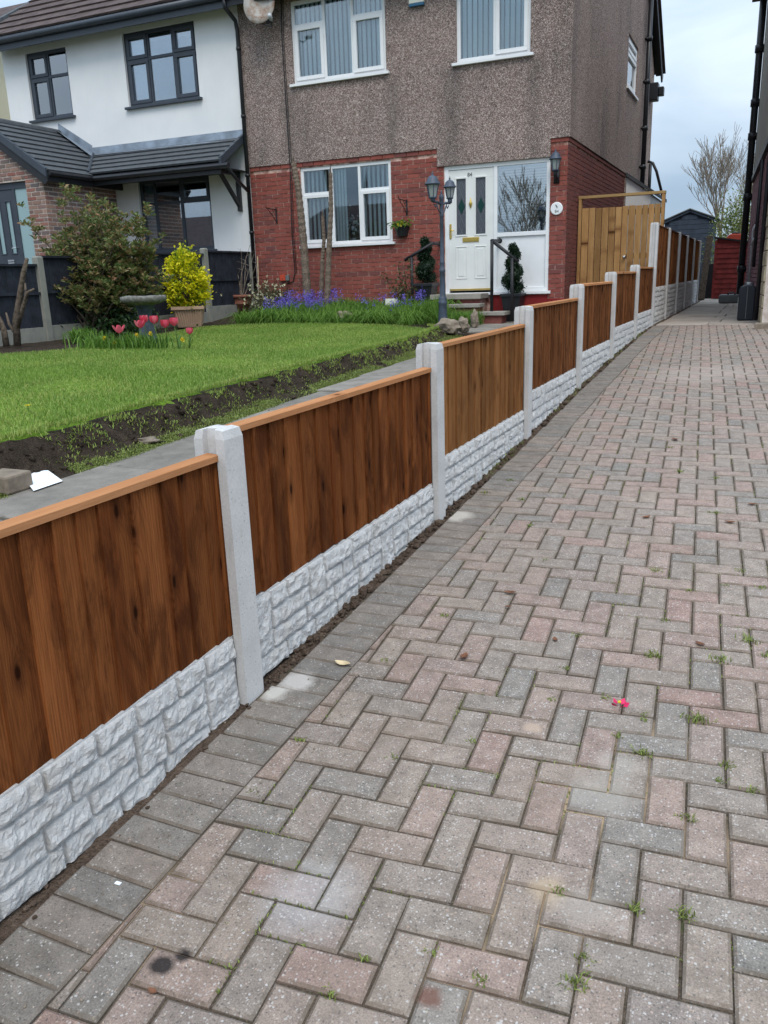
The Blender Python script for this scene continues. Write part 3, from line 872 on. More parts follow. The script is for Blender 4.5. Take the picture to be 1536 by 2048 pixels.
# longer grass hanging over the cut edge, and moss along the path
n = 7000
yy = rng.uniform(-.6, 9.2, n); ex = np.array([xe(v) for v in yy])
xx = ex + rng.uniform(-.08, -.005, n) + .02 * np.sin(yy * 17) + .02 * np.sin(yy * 5.1)
zz = np.array([psurf(a, b) + (.03 if a < e else .0) for a, b, e in zip(xx, yy, ex)])
P = np.stack([xx, yy, zz], 1)
o = link('edge_grass', blade_mesh('edge_grass', P, rng.uniform(.02, .042, n), .005, .8, np.clip(rng.normal(.12, .12, n), 0, .5)), M['grass'])
tag(o, 'longer grass hanging over the cut lawn edge', 'grass', kind='stuff')
n = 80000
yy = rng.uniform(-.6, 9.2, n); ex = np.array([xe(v) for v in yy])
xx = ex + .21 + rng.normal(.04, .065, n)
cl = np.array([mnoise.noise(Vector((a * 3.0, b * 3.0, 1))) for a, b in zip(xx, yy)])
k = (cl + rng.normal(0, .16, n)) > -.16
xx, yy = xx[k], yy[k]
k = (xx + 1.70) ** 2 + (yy - .70) ** 2 > .05
xx, yy = xx[k], yy[k]
P = np.stack([xx, yy, [psurf(a, b) + .004 for a, b in zip(xx, yy)]], 1)
o = link('path_moss', blade_mesh('path_moss', P, rng.uniform(.006, .022, len(xx)), .006, 1.4), M['moss'])
tag(o, 'moss and weeds along the edge of the garden path', 'moss', kind='stuff')

mb = MB()
for i in range(900):
    y = random.uniform(-.5, 9.0); x = xe(y) + abs(random.gauss(.10, .09)); r = random.choice((.004, .006, .008, .012, .018)) * random.uniform(.7, 1.3)
    rock_mesh(mb, (x, y, psurf(x, y) + r * .3), r, i * .71, 1, (1, 1.1, .8), .5)
tag(mb.build('bank_clods', M['soil']), 'crumbs of dark soil on the cut bank beside the garden path', 'soil', kind='stuff')
# path flags
mb = MB()
for y in (-3.5, 0, 5, 9.3): mb.v += [(-1.62 if y < 5 else -1.9, y, pz(y) - .03), (-.14, y, pz(y) - .03)]
for j in range(3): mb.face((j * 2, j * 2 + 1, j * 2 + 3, j * 2 + 2))
path = tag(mb.build('garden_path', M['soil'], origin=(0, 0, 0)), kind='structure')
def flag(x0, x1, y0, y1, mat='slab'):
    dz = random.uniform(-.006, .006); t1 = random.uniform(-.006, .006)
    m = MB(); m.prism([(x0 + .008, y0 + .008), (x1 - .008, y0 + .008), (x1 - .008, y1 - .008), (x0 + .008, y1 - .008)], -.05, 0,
                      lambda a, b, h: (a, b, pz(b) + h + dz + t1 * (a - x0)), .005, .005)
    m.build('flag', M[mat], path)
y = -3.4
while y < 9.2:
    hgt = .9 if y < 8 else .6
    wl = -1.66 - .045 * max(0, y)
    flag(wl, (wl - .12) / 2, y, y + hgt); flag((wl - .12) / 2, -.13, y, y + hgt); y += hgt
while y < 12.6:
    x = -2.75
    while x < -.2:
        x1 = min(x + .66, -.13); flag(x, x1, y, min(y + .6, 12.66)); x = x1
    y += .6
# ================================================================== NEW FENCE BESIDE THE DRIVE
ORD = ['nearest', 'second', 'third', 'fourth', 'fifth', 'sixth', 'seventh', 'eighth']
POSTW, POSTD = .105, .115
def post_mesh(h0, h1):
    # plan of a slotted post, far front corner at (0, 0): x towards the drive, y along the fence
    W_, D_ = POSTW, POSTD
    pl = [(0, -W_), (0, 0), (-.033, 0), (-.036, -.022), (-.079, -.022), (-.082, 0), (-D_, 0), (-D_, -W_), (-.082, -W_), (-.079, -W_ + .022), (-.036, -W_ + .022), (-.033, -W_)]
    mb = MB(); n = len(pl)
    ins = [(-D_ / 2 + (x + D_ / 2) * .88, -W_ / 2 + (y + W_ / 2) * .90) for x, y in pl]
    rings = [[(x, y, h0) for x, y in pl], [(x, y, h1 - .030 - .10 * abs(x + D_ / 2)) for x, y in pl], [(x, y, h1 - .16 * abs(x + D_ / 2)) for x, y in ins]]
    mb.add([p for r in rings for p in r], [(k * n + i, k * n + (i + 1) % n, (k + 1) * n + (i + 1) % n, (k + 1) * n + i) for k in range(2) for i in range(n)] + [tuple(range(2 * n, 3 * n))])
    return mb.mesh('fence_post')
SP = 1.9
low_me = post_mesh(-.35, .95); tall_me = post_mesh(-.35, 1.515)
LOWTOP = [.868 + .075, .945, 1.068, 1.167, 1.300, 1.395, 1.475]
def add_post(i):
    Y = i * SP; tall = i >= 6
    o = link('fence_post', tall_me if tall else low_me, M['post'], None, (0, Y, zg(Y) + (0 if not tall else -.005)))
    o.rotation_euler = (random.uniform(-.004, .004), random.uniform(-.004, .004), 0)
    if i == -1: lab = 'white concrete fence post at the near end of the first panel'
    elif not tall: lab = '%s low white concrete slotted fence post from the camera' % ORD[i]
    else: lab = '%s tall white concrete fence post beside the wooden gate' % (['nearest', 'second', 'third', 'fourth', 'fifth', 'farthest'][i - 6])
    tag(o, lab, 'post', 'tall concrete fence posts' if tall else 'low concrete fence posts')
for i in range(-1, 12): add_post(i)
CAPZ = [.868, .940, 1.049, 1.170, 1.290, 1.389, 1.447]
GRVZ = [.242, .322, .430, .538, .654, .765, .828]
def wedge_board(mb, y0, y1, z0, z1, th0, th1, x):
    # feather-edge board: thick edge th0 at y0, thin edge th1 at y1; back on the plane x
    vs = [(x, y0, z0), (x + th0, y0, z0), (x + th1 + .001, y1, z0), (x + .001, y1, z0), (x, y0, z1), (x + th0, y0, z1), (x + th1 + .001, y1, z1), (x + .001, y1, z1)]
    mb.add(vs, [(3, 2, 1, 0), (4, 5, 6, 7), (0, 1, 5, 4), (1, 2, 6, 5), (2, 3, 7, 6), (3, 0, 4, 7)])
def panel(i, y0, y1, z0, z1, mat, label, capped=True, nb=None):
    t = thing('board_fence', label, 'fence', (-.055, (y0 + y1) / 2, z0), 'brown feather-edge fence panels')
    ct = z1 - (.022 if capped else 0)
    y = y0 + .004
    edges = [y]
    while edges[-1] < y1 - .14: edges.append(edges[-1] + random.uniform(.075, .140))
    edges.append(y1 - .004)
    for k in range(len(edges) - 1):
        m = MB(); jz = random.uniform(-.006, .004)
        rev = .0
        wedge_board(m, edges[k], min(edges[k + 1] + .018, y1 - .001), z0 + jz, ct - .001, .0160 + random.uniform(-.002, .002), .0045, -.056)
        m.build('board', M[mat], t, origin=(-.05, edges[k], z0))
    # rails behind
    for zz in (z0 + .09, ct - .06):
        m = MB(); m.box(-.078, -.0575, y0, y1, zz - .022, zz + .022); m.build('rail', M['wood_b'], t)
    if capped:
        m = MB(); a = .012
        m.prism([(-.076, ct), (-.031, ct), (-.031, ct + .019), (-.034, z1 - .001), (-.074, z1 + .002), (-.076, ct + .02)], y0 - .002, y1 + .002, lambda a, b, h: (a, h, b))
        m.build('cap_rail', M['cap'], t)
    else:
        m = MB(); m.box(-.070, -.036, y0, y1, z1 + .001, z1 + .016); m.build('cap_rail', M['wood_b'], t)
    # end battens in the slots
    for yy in (y0 - .012, y1 - .008):
        m = MB(); m.box(-.074, -.042, yy, yy + .020, z0, ct); m.build('batten', M[mat], t)
    return t
def stone_into(y0, y1, z0, z1, x, seed, res, bulge):
    """one rock-faced block of the cast board"""
    # grid lines: the rim, a steep arris 3 mm in, then the split face
    def lines(a, b):
        n = max(2, int((b - a - .006) / res)); return [a, a + .003] + [a + .003 + (b - a - .006) * k / n for k in range(1, n)] + [b - .003, b]
    yl, zl = lines(y0, y1), lines(z0, z1); nx, nz = len(yl) - 1, len(zl) - 1
    mb = MB(); rs = random.Random(seed); ty, tz = rs.uniform(-.5, .5), rs.uniform(-.9, -.1)
    for j in range(nz + 1):
        for i in range(nx + 1):
            y, z = yl[i], zl[j]; u, v = (y - y0) / (y1 - y0), (z - z0) / (z1 - z0)
            q = Vector((y * 14 + seed * 5, z * 14, seed))
            k = .50 + .34 * abs(mnoise.noise(q)) * 2 - .25 * abs(mnoise.noise(q * 2.3)) * 2 + .16 * mnoise.noise(q * 4.9) + .10 * mnoise.noise(q * 11)
            k += tz * (v - .5) * .6 + ty * (u - .5) * .35
            edge = min(1, min(u, 1 - u) * (y1 - y0) / .018, min(v, 1 - v) * (z1 - z0) / .012)
            d = bulge * max(.30, k) * (.62 + .38 * edge)
            jag = .0022 * mnoise.noise(q * 5)
            if i in (0, nx) or j in (0, nz): d = -.004
            mb.v.append((x + d, y + jag, z + (jag if 0 < j < nz else 0)))
    w = nx + 1
    for j in range(nz):
        for i in range(nx): mb.face((j * w + i, j * w + i + 1, (j + 1) * w + i + 1, (j + 1) * w + i))
    return mb
def gravel_board(y0, y1, z1, label, dist, flip=False, group='rock-faced gravel boards'):
    H_ = .305; z0 = z1 - H_
    t = thing('gravel_board', label, 'gravel board', (-.05, (y0 + y1) / 2, z0), group)
    m = MB(); m.box(-.072, -.040, y0 - .016, y1 + .016, z0, z1); m.build('slab', M['rock'], t)
    res = .0085 if dist < 5 else (.018 if dist < 8 else .022)
    Lh = y1 - y0; rh = H_ / 4; j = .011
    R2 = random.Random(11 if not flip else 12)
    occ = []
    # a few tall blocks, the rest in four courses
    tall = [(.62, .15, 0, 2), (1.28, .13, 1, 3), (1.62, .172, 0, 3)] if not flip else [(.0, .135, 1, 4), (.42, .13, 2, 4), (1.10, .15, 0, 3)]
    cells = []
    for (a, b, r0, r1) in tall: cells.append((a, min(a + b, Lh), r0, r1))
    for r in range(4):
        bl = sorted([(a, a + b) for (a, b, r0, r1) in tall if r0 <= r < r1])
        segs = []; p = 0
        for a, b in bl:
            if a - p > .03: segs.append((p, a))
            p = b
        if Lh - p > .03: segs.append((p, Lh))
        for a, b in segs:
            n = max(1, round((b - a) / R2.uniform(.15, .27))); cuts = [a + (b - a) * k / n + (R2.uniform(-.025, .025) if 0 < k < n else 0) for k in range(n + 1)]
            for k in range(n): cells.append((cuts[k], cuts[k + 1], r, r + 1))
    for k, (a, b, r0, r1) in enumerate(cells):
        zz1 = z0 + r1 * rh - j / 2
        mbs = stone_into(y0 + a + j / 2, y0 + b - j / 2, z0 + r0 * rh + j / 2, zz1, -.0370, k * 1.3 + y0 + (5 if flip else 0) + z0 * 3, res, .0225)
        mbs.build('stone', M['rock'], t, smooth=False)
    return t
PANW = ['wood_a', 'wood_a', 'wood_c', 'wood_b', 'wood_b', 'wood_b', 'wood_b']
for i in range(7):
    y0, y1 = (i - 1) * SP + .0, i * SP - POSTW
    gravel_board(y0, y1, GRVZ[i], '%s rock-faced white gravel board under a low brown panel' % ORD[i], max(1, y0 + 2.2), i % 2 == 1)
    panel(i, y0, y1, GRVZ[i] + .002, CAPZ[i], PANW[i], '%s low brown feather-edge fence panel with a lighter cap rail' % ORD[i])
for i in range(5):
    y0, y1 = (i + 6) * SP, (i + 7) * SP - POSTW
    nm = ['nearest', 'second', 'third', 'fourth', 'farthest'][i]
    gravel_board(y0, y1, 1.145 - .306, 'lower rock-faced gravel board under the %s tall panel' % nm, 15, i % 2 == 0)
    gravel_board(y0, y1, 1.145, 'upper rock-faced gravel board under the %s tall panel' % nm, 15, i % 2 == 1)
    panel(i, y0, y1, 1.147, 2.055, 'wood_b' if i < 4 else 'wood_c', '%s tall brown feather-edge fence panel beyond the gate' % nm, False)

# ================================================================== SIDE GATE
gt = thing('side_gate', 'tall new pale timber board gate between the house and the tall fence', 'gate', (-.76, 12.7, .58))
GY = 12.70
gl, gr_, gtop = onY(1157, 395, GY), onY(1335, 384, GY), 2.64
GX0, GX1 = -1.462, -.07
bx = GX0 + .055
while bx < GX1 - .07:
    wd = random.uniform(.095, .125); b1 = min(bx + wd, GX1 - .055)
    m = MB(); tz = 2.44 + random.uniform(-.008, .008)
    m.box(bx + .005, b1 - .005, GY - .012 - random.uniform(0, .006), GY + .012, .60, tz)
    m.build('board', M['gate'], gt, origin=(bx, GY, .6), bevel=.002); bx = b1
for x in (GX0, GX1 - .05):
    m = MB(); m.box(x, x + .05, GY - .04, GY + .06, .58, gtop - .045); m.build('frame_post', M['gate'], gt, bevel=.003)
m = MB(); m.box(GX0 - .005, GX1 + .005, GY - .045, GY + .065, gtop - .044, gtop); m.build('frame_head', M['gateframe'], gt, bevel=.003)
for z in (.85, 1.6, 2.3):
    m = MB(); m.box(GX0 + .052, GX1 - .052, GY + .014, GY + .05, z, z + .09); m.build('ledge', M['gate'], gt)
hp = onY(1249, 514, GY)
m = MB(); m.lathe([(.028, 0), (.030, .004), (.018, .012), (.012, .030), (.024, .038), (.026, .05), (.016, .058)], (0, 0, 0), 14)
m.v = [(hp[0] + x, GY - .018 - z, hp[2] + y) for x, y, z in m.v]
m.build('handle', M['chrome'], gt, smooth=True)

# ================================================================== WALLS WITH OPENINGS
def wall_rects(x0, x1, z0, z1, holes):
    xs_ = sorted({x0, x1, *[min(max(h[k], x0), x1) for h in holes for k in (0, 1)]})
    zs_ = sorted({z0, z1, *[min(max(h[k], z0), z1) for h in holes for k in (2, 3)]})
    out = []
    for j in range(len(zs_) - 1):
        run = None
        for i in range(len(xs_) - 1):
            cx, cz = (xs_[i] + xs_[i + 1]) / 2, (zs_[j] + zs_[j + 1]) / 2
            free = not any(h[0] < cx < h[1] and h[2] < cz < h[3] for h in holes)
            if free:
                run = [xs_[i], xs_[i + 1]] if run is None else [run[0], xs_[i + 1]]
            if (not free or i == len(xs_) - 2) and run:
                out.append((run[0], run[1], zs_[j], zs_[j + 1])); run = None
    return out
def wall_front(mb, x0, x1, z0, z1, ya, yb, holes):      # wall in an X-Z plane, thickness ya..yb
    for a, b, c, d in wall_rects(x0, x1, z0, z1, holes): mb.box(a, b, ya, yb, c, d)
def wall_side(mb, y0, y1, z0, z1, xa, xb, holes):       # wall in a Y-Z plane
    for a, b, c, d in wall_rects(y0, y1, z0, z1, holes): mb.box(xa, xb, a, b, c, d)
def brick_pattern(x0, x1, z0, z1, holes, bl=.225, bh=.075, j=.013):
    """stretcher bond rectangles (a, b, c, d) avoiding the holes"""
    out = []; r = 0; z = z0
    while z + bh - j <= z1 + .002:
        row_holes = sorted((h[0], h[1]) for h in holes if h[2] < z + bh - j - .004 and h[3] > z + .004)
        segs = []; p = x0
        for a, b in row_holes:
            if a > p: segs.append((p, a))
            p = max(p, b)
        if p < x1: segs.append((p, x1))
        off = 0 if r % 2 == 0 else bl / 2
        k0 = math.floor((x0 - x1) / bl) - 2
        k = 0
        a = x0 - off
        while a < x1:
            b = a + bl
            for s0, s1 in segs:
                c, d = max(a, s0), min(b, s1)
                if d - c > .04: out.append((c + (j / 2), d - (j / 2), z, z + bh - j))
            a = b
        z += bh; r += 1
    return out
def bricks_on(parent, rects, place, mat, limit, key=None):
    """place(a, b, c, d, proud) -> box args. first `limit` bricks are parts, the rest one mesh"""
    if key: rects = sorted(rects, key=key)
    rest_ = MB(); shared = {}
    for i, (a, b, c, d) in enumerate(rects):
        pr = random.uniform(-.0015, .002)
        bx_ = place(a, b, c, d, pr)
        if i < limit:
            m = MB(); m.box(*bx_); m.build('brick', mat, parent, origin=((bx_[0] + bx_[1]) / 2, (bx_[2] + bx_[3]) / 2, bx_[4]))
        else: rest_.cur = random.random() + .001; rest_.box(*bx_)
    if rest_.v: tag(rest_.build('bricks', mat, parent), kind='stuff')

def window_unit(parent, x0, x1, z0, z1, yf, cols, fm, gm, fw=.055, sill=True, sillm=None, blinds=None, label=None, transom=None, reveal=.0, silld=.07):
    """cols: list of (width share, transom share from top or None, opening?) ; yf: outer face plane of the frame"""
    D_ = .065
    m = MB()
    m.box(x0, x1, yf, yf + D_, z1 - fw, z1); m.box(x0, x1, yf, yf + D_, z0, z0 + fw)
    m.box(x0, x0 + fw, yf, yf + D_, z0 + fw, z1 - fw); m.box(x1 - fw, x1, yf, yf + D_, z0 + fw, z1 - fw)
    tot = sum(c[0] for c in cols); ix0, ix1 = x0 + fw, x1 - fw; mw = fw * .85
    avail = (ix1 - ix0) - mw * (len(cols) - 1)
    cells = []; x = ix0
    for k, c in enumerate(cols):
        cw = avail * c[0] / tot
        zs_ = [(z0 + fw, z1 - fw, c[2] and c[1] is None)]
        if c[1] is not None:
            zt = z1 - (z1 - z0) * c[1]
            m.box(x, x + cw, yf, yf + D_, zt - mw / 2, zt + mw / 2)
            zs_ = [(z0 + fw, zt - mw / 2, c[2]), (zt + mw / 2, z1 - fw, c[3] if len(c) > 3 else False)]
        for za, zb, op in zs_: cells.append((x, x + cw, za, zb, op))
        if k < len(cols) - 1: m.box(x + cw, x + cw + mw, yf, yf + D_, z0 + fw, z1 - fw)
        x += cw + mw
    win = m.build('window', fm, parent, bevel=.004)
    if label: win['label'] = label
    for a, b, c, d, op in cells:
        if op:
            s_ = MB(); q = fw * .8; e = .003; yo = yf - .016
            s_.box(a - .012, b + .012, yo, yf + .03, d - q, d + .012); s_.box(a - .012, b + .012, yo, yf + .03, c - .012, c + q)
            s_.box(a - .012, a + q, yo, yf + .03, c + q, d - q); s_.box(b - q, b + .012, yo, yf + .03, c + q, d - q)
            s_.build('sash', fm, win, bevel=.004); a, b, c, d = a + q, b - q, c + q, d - q
        else: a, b, c, d = a - .004, b + .004, c - .004, d + .004
        g_ = MB(); g_.box(a, b, yf + .022, yf + .030, c, d); g_.build('pane', gm, win)
    if sill:
        s_ = MB(); s_.box(x0 - .06, x1 + .06, yf - silld, yf + .03, z0 - .045, z0 - .002)
        s_.build('sill', sillm or fm, win, bevel=.004)
    if blinds:
        for (a, b, c, d, tilt, step) in blinds:
            xx_ = a
            while xx_ < b:
                s_ = MB(); w2 = .042 * math.cos(tilt); dy = .042 * math.sin(tilt); yy_ = yf + .10
                s_.add([(xx_ - w2, yy_ - dy, c), (xx_ + w2, yy_ + dy, c), (xx_ + w2, yy_ + dy, d), (xx_ - w2, yy_ - dy, d)], [(0, 1, 2, 3)])
                s_.build('blind_slat', M['blind'], win); xx_ += step
    return win
# ================================================================== BROWN HOUSE
FY = 11.8
RIDGE_Y, RIDGE_Z, EAVE_Z = 16.75, 9.95, 6.2
hs = thing('house', 'brown pebbledashed house with red brick ground floor and white door', 'house', (-4.4, 16.7, .6))
LW = (-6.325, -4.535, 2.035, 3.378); DU = (-3.56, -1.757, 1.085, 3.19)
UW1 = (-6.33, -4.55, 4.745, 6.04); UW2 = (-3.32, -2.105, 4.715, 6.04)
SIDEW = (17.3, 18.75, 5.14, 6.14)
m = MB()
wall_front(m, -7.384, -1.488, .45, 3.49, FY + .009, FY + .26, [LW, DU])
wall_side(m, FY + .26, 17.75, .45, 3.46, -1.75, -1.488, [])
bw = m.build('brick_wall', M['mortar'], hs)
rects = brick_pattern(-7.38, -3.56, .80, 3.395, [LW]) + brick_pattern(-1.757, -1.482, .80, 3.395, [])
# the top course is a row of headers-on-edge look-alikes set slightly proud
top = [(a, b, 3.40, 3.468) for a, b, c, d in brick_pattern(-7.38, -3.675, 0, .07, [])] + [(-1.757, -1.60, 3.40, 3.455), (-1.595, -1.475, 3.40, 3.455)]
bricks_on(bw, rects + top, lambda a, b, c, d, p: (a, b, FY - p - (.008 if c > 3.39 else 0), FY + .03, c, d), M['brick'], 300, lambda r: -((r[0] + r[1]) / 2) + 2.2 * abs(((r[2] + r[3]) / 2) - 2.0) + random.uniform(0, .01))
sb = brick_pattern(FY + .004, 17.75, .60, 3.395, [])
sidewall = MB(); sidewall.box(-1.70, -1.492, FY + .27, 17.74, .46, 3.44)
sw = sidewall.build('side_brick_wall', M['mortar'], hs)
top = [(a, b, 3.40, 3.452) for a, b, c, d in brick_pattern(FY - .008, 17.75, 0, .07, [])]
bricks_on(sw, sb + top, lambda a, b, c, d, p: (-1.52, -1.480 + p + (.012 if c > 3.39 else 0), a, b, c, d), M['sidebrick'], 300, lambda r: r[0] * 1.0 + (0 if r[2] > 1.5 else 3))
# painted plinth below the side light
m = MB(); m.box(-2.72, -1.76, FY - .010, FY + .02, .55, 1.07); m.box(-1.755, -1.474, FY - .012, FY + .02, .55, 1.0); m.build('plinth', M['plinth'], hs)
# pebbledash
m = MB(); PY = FY - .026
wall_front(m, -7.386, -1.452, 3.470, EAVE_Z, PY, FY + .25, [UW1, UW2])
m.box(-3.672, -1.757, PY, FY + .02, 3.19, 3.4698)
m.box(-1.757, -1.452, PY, FY + .02, 3.458, 3.4698)
wall_side(m, FY + .25, 21.7, 3.4698, EAVE_Z, -1.75, -1.452, [SIDEW])
m.box(-1.75, -1.452, 17.75, 21.7, .5, 3.4698)
m.box(-7.34, -1.8, 21.4, 21.7, .5, EAVE_Z)
m.add([(-1.452, PY, EAVE_Z), (-1.452, 21.7, EAVE_Z), (-1.452, RIDGE_Y, RIDGE_Z - .35), (-1.75, PY, EAVE_Z), (-1.75, 21.7, EAVE_Z), (-1.75, RIDGE_Y, RIDGE_Z - .35)], [(0, 1, 2), (5, 4, 3), (0, 2, 5, 3), (1, 4, 5, 2)])
m.build('pebbledash_wall', M['pebble'], hs)
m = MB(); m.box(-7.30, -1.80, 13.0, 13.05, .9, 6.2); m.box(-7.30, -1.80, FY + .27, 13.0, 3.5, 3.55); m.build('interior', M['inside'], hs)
def bl(a, b, c, d, t=.9, s=.088): return (a, b, c, d, t, s)
window_unit(hs, *LW, FY + .03, [(1.05, .335, True, False), (.98, None, False), (1.05, .335, True, False)], M['upvc'], M['glass'], .058,
            blinds=[bl(LW[0] + .1, LW[0] + .62, LW[2] + .06, LW[3] - .06, -.55), bl(LW[0] + .66, LW[0] + .86, LW[2] + .06, LW[3] - .06, -.5, .06), bl(LW[1] - .56, LW[1] - .05, LW[2] + .06, LW[3] - .06, -.62)],
            label='white three-light ground-floor window with half-closed vertical blinds', silld=.09)
window_unit(hs, *UW1, FY + .01, [(1.05, .30, True, False), (.95, None, False), (1.05, .30, True, False)], M['upvc'], M['glass'], .062,
            blinds=[bl(UW1[0] + .1, UW1[1] - .05, UW1[2] + .05, UW1[3] - .05, -.42)], label='white upper window with closed vertical blinds and net curtains', silld=.09)
window_unit(hs, *UW2, FY + .01, [(1.1, None, False), (1.0, None, True)], M['upvc'], M['glass'], .062,
            blinds=[bl(UW2[0] + .1, UW2[1] - .05, UW2[2] + .05, UW2[3] - .05, -.40)], label='white two-light upper window above the door', silld=.09)
oc = onY(707, 452, FY + .30)
t_ = thing('orchid', 'white artificial orchid standing inside the ground-floor window', 'orchid', (oc[0], FY + .30, LW[2] + .02))
m = MB(); m.tube([(oc[0] - .02, FY + .30, LW[2] + .06), (oc[0] + .01, FY + .30, oc[2] - .12), (oc[0], FY + .28, oc[2] + .10)], .006, 6); m.build('stem', M['stem'], t_)
m = MB(); m.lathe([(.045, 0), (.06, .09), (.05, .09)], (oc[0] - .02, FY + .30, LW[2] + .02), 12); m.build('pot', M['upvc'], t_)
nn = 60; P = np.stack([oc[0] + rng.normal(0, .06, nn), FY + .26 + rng.normal(0, .02, nn), oc[2] + .05 + rng.normal(0, .09, nn)], 1)
link('flowers', leaf_mesh('flowers', P - np.array(wloc(t_)), rng.normal(size=(nn, 3)) + [0, -.6, 0], .06, .05), M['net'], t_)
# side window
w_ = window_unit(hs, 0, SIDEW[1] - SIDEW[0], SIDEW[2], SIDEW[3], 0, [(1, .3, True, True)], M['upvc'], M['glass'], .07, silld=.08)
w_.location = Vector((-1.49, SIDEW[0], 0)); w_.rotation_euler = (0, 0, math.radians(90))
wp = wloc(hs)
for ob in [w_] + list(w_.children):
    me = ob.data
    for v in me.vertices: v.co = v.co + wp      # back to house-free coordinates
w_.location = Vector((-1.49, SIDEW[0], 0)) - wp
for ch in w_.children: ch.location = (0, 0, 0)
# front door and side light
d0, d1, dz0, dz1 = -3.487, -2.700, 1.165, 3.118
m = MB(); yf = FY + .02
m.box(DU[0], d0, yf, yf + .09, 1.13, DU[3]); m.box(d0, DU[1], yf, yf + .09, dz1 + .004, DU[3]); m.box(d1 + .004, d1 + .062, yf, yf + .09, 1.13, dz1 + .004)
m.box(DU[1] - .06, DU[1], yf, yf + .09, 1.13, dz1 + .004); m.box(d1 + .062, DU[1] - .06, yf, yf + .09, 1.13, 1.20)
m.box(d1 + .062, DU[1] - .06, yf, yf + .09, 2.02, 2.085); m.box(DU[0] - .05, DU[1] + .05, yf - .075, yf + .05, 1.085, 1.13)
m.build('door_frame', M['upvc'], hs, bevel=.004)
m = MB(); m.box(d1 + .062, DU[1] - .06, yf + .03, yf + .05, 1.20, 2.02); m.build('side_panel', M['upvc'], hs)
m = MB(); m.box(d1 + .060, DU[1] - .058, yf + .028, yf + .036, 2.083, dz1 + .006)
sl = m.build('side_light', M['glassside'], hs)
for k in range(24):
    z = 2.10 + k * .042
    m = MB(); m.box(d1 + .075, DU[1] - .075, yf + .11, yf + .135, z, z + .018); m.build('blind_slat', M['blind'], sl)
# the slab: built round two glazed strips and two raised lower panels
g1, g2 = (-3.352, -3.186, 2.085, 2.975), (-3.012, -2.842, 2.085, 2.975)
m = MB(); ydoor = yf + .015
wall_front(m, d0, d1, dz0, dz1, ydoor, ydoor + .045, [g1, g2])
dr = m.build('door', M['doorwhite'], hs, bevel=.002)
dr['label'] = 'white panelled front door with two leaded glass strips and brass fittings'
def ring(a, b, c, d, w, y0, y1, name, mat, par):
    q = MB(); q.box(a - w, b + w, y0, y1, d, d + w); q.box(a - w, b + w, y0, y1, c - w, c); q.box(a - w, a, y0, y1, c, d); q.box(b, b + w, y0, y1, c, d)
    return q.build(name, mat, par, bevel=.004)
for g in (g1, g2):
    m = MB(); m.box(g[0] - .002, g[1] + .002, ydoor + .018, ydoor + .026, g[2] - .002, g[3] + .002); m.build('glass_strip', M['leaded'], dr)
    ring(*g, .026, ydoor - .010, ydoor + .012, 'glazing_bead', M['doorwhite'], dr)
    cx = (g[0] + g[1]) / 2; cz = 2.54
    m = MB(); y = ydoor + .0105
    m.add([(cx, y, cz - .125), (cx + .060, y, cz), (cx, y, cz + .125), (cx - .060, y, cz), (cx, y + .004, cz - .125), (cx + .060, y + .004, cz), (cx, y + .004, cz + .125), (cx - .060, y + .004, cz)],
          [(0, 1, 2, 3), (7, 6, 5, 4), (0, 4, 5, 1), (1, 5, 6, 2), (2, 6, 7, 3), (3, 7, 4, 0)])
    m.build('green_diamond', M['green_glass'], dr)
    m = MB()
    for s_ in (-1, 1):
        for k in range(-3, 4):
            p, q = Vector((cx - .085, ydoor + .015, cz + k * .20 - .185 * s_)), Vector((cx + .085, ydoor + .015, cz + k * .20 + .185 * s_))
            lo, hi = g[2] + .002, g[3] - .002
            t0, t1 = 0, 1; dzz = q.z - p.z
            ta, tb = (lo - p.z) / dzz, (hi - p.z) / dzz
            t0, t1 = max(t0, min(ta, tb)), min(t1, max(ta, tb))
            if t1 - t0 > .05: m.beam(p.lerp(q, t0), p.lerp(q, t1), .004, .004)
    m.build('lead_came', M['came'], dr)
for a, b in ((-3.355, -3.18), (-3.016, -2.84)):
    ring(a, b, 1.378, 1.884, .016, ydoor - .009, ydoor + .004, 'panel_moulding', M['doorwhite'], dr)
    m = MB(); m.box(a + .03, b - .03, ydoor - .007, ydoor + .004, 1.405, 1.857); m.build('raised_panel', M['doorwhite'], dr, bevel=.006)
m = MB(); m.box(-3.245, -2.955, ydoor - .014, ydoor, 1.965, 2.038); lb = m.build('letter_box', M['brass'], dr, bevel=.004)
m = MB(); m.box(-3.222, -2.978, ydoor - .019, ydoor - .0145, 1.984, 2.020); m.build('flap', M['brass'], lb)
m = MB(); m.box(-3.478, -3.444, ydoor - .012, ydoor, 2.03, 2.27); hd = m.build('handle_plate', M['brass'], dr, bevel=.004)
m = MB(); m.tube([(-3.461, ydoor - .012, 2.165), (-3.461, ydoor - .05, 2.165), (-3.385, ydoor - .052, 2.16)], .010, 8); m.build('lever', M['brass'], hd, smooth=True)
kx = -3.10
m = MB(); m.lathe([(.002, .0), (.016, .03), (.026, .06), (.030, .085), (.018, .11), (.008, .13), (.004, .17)], (0, 0, 0), 10, 1, .5)
m.v = [(kx + x, ydoor - .012 + y, 2.50 + z) for x, y, z in m.v]; m.build('knocker', M['brass'], dr, smooth=True)
m = MB(); m.box(d0 + .01, d1 - .01, ydoor - .022, ydoor, 1.168, 1.196); m.build('weather_bar', M['brass'], dr)
text_mesh('84', .085, .003, 'door_number', M['greycase'], dr, (-3.115, ydoor - .004, 3.030))
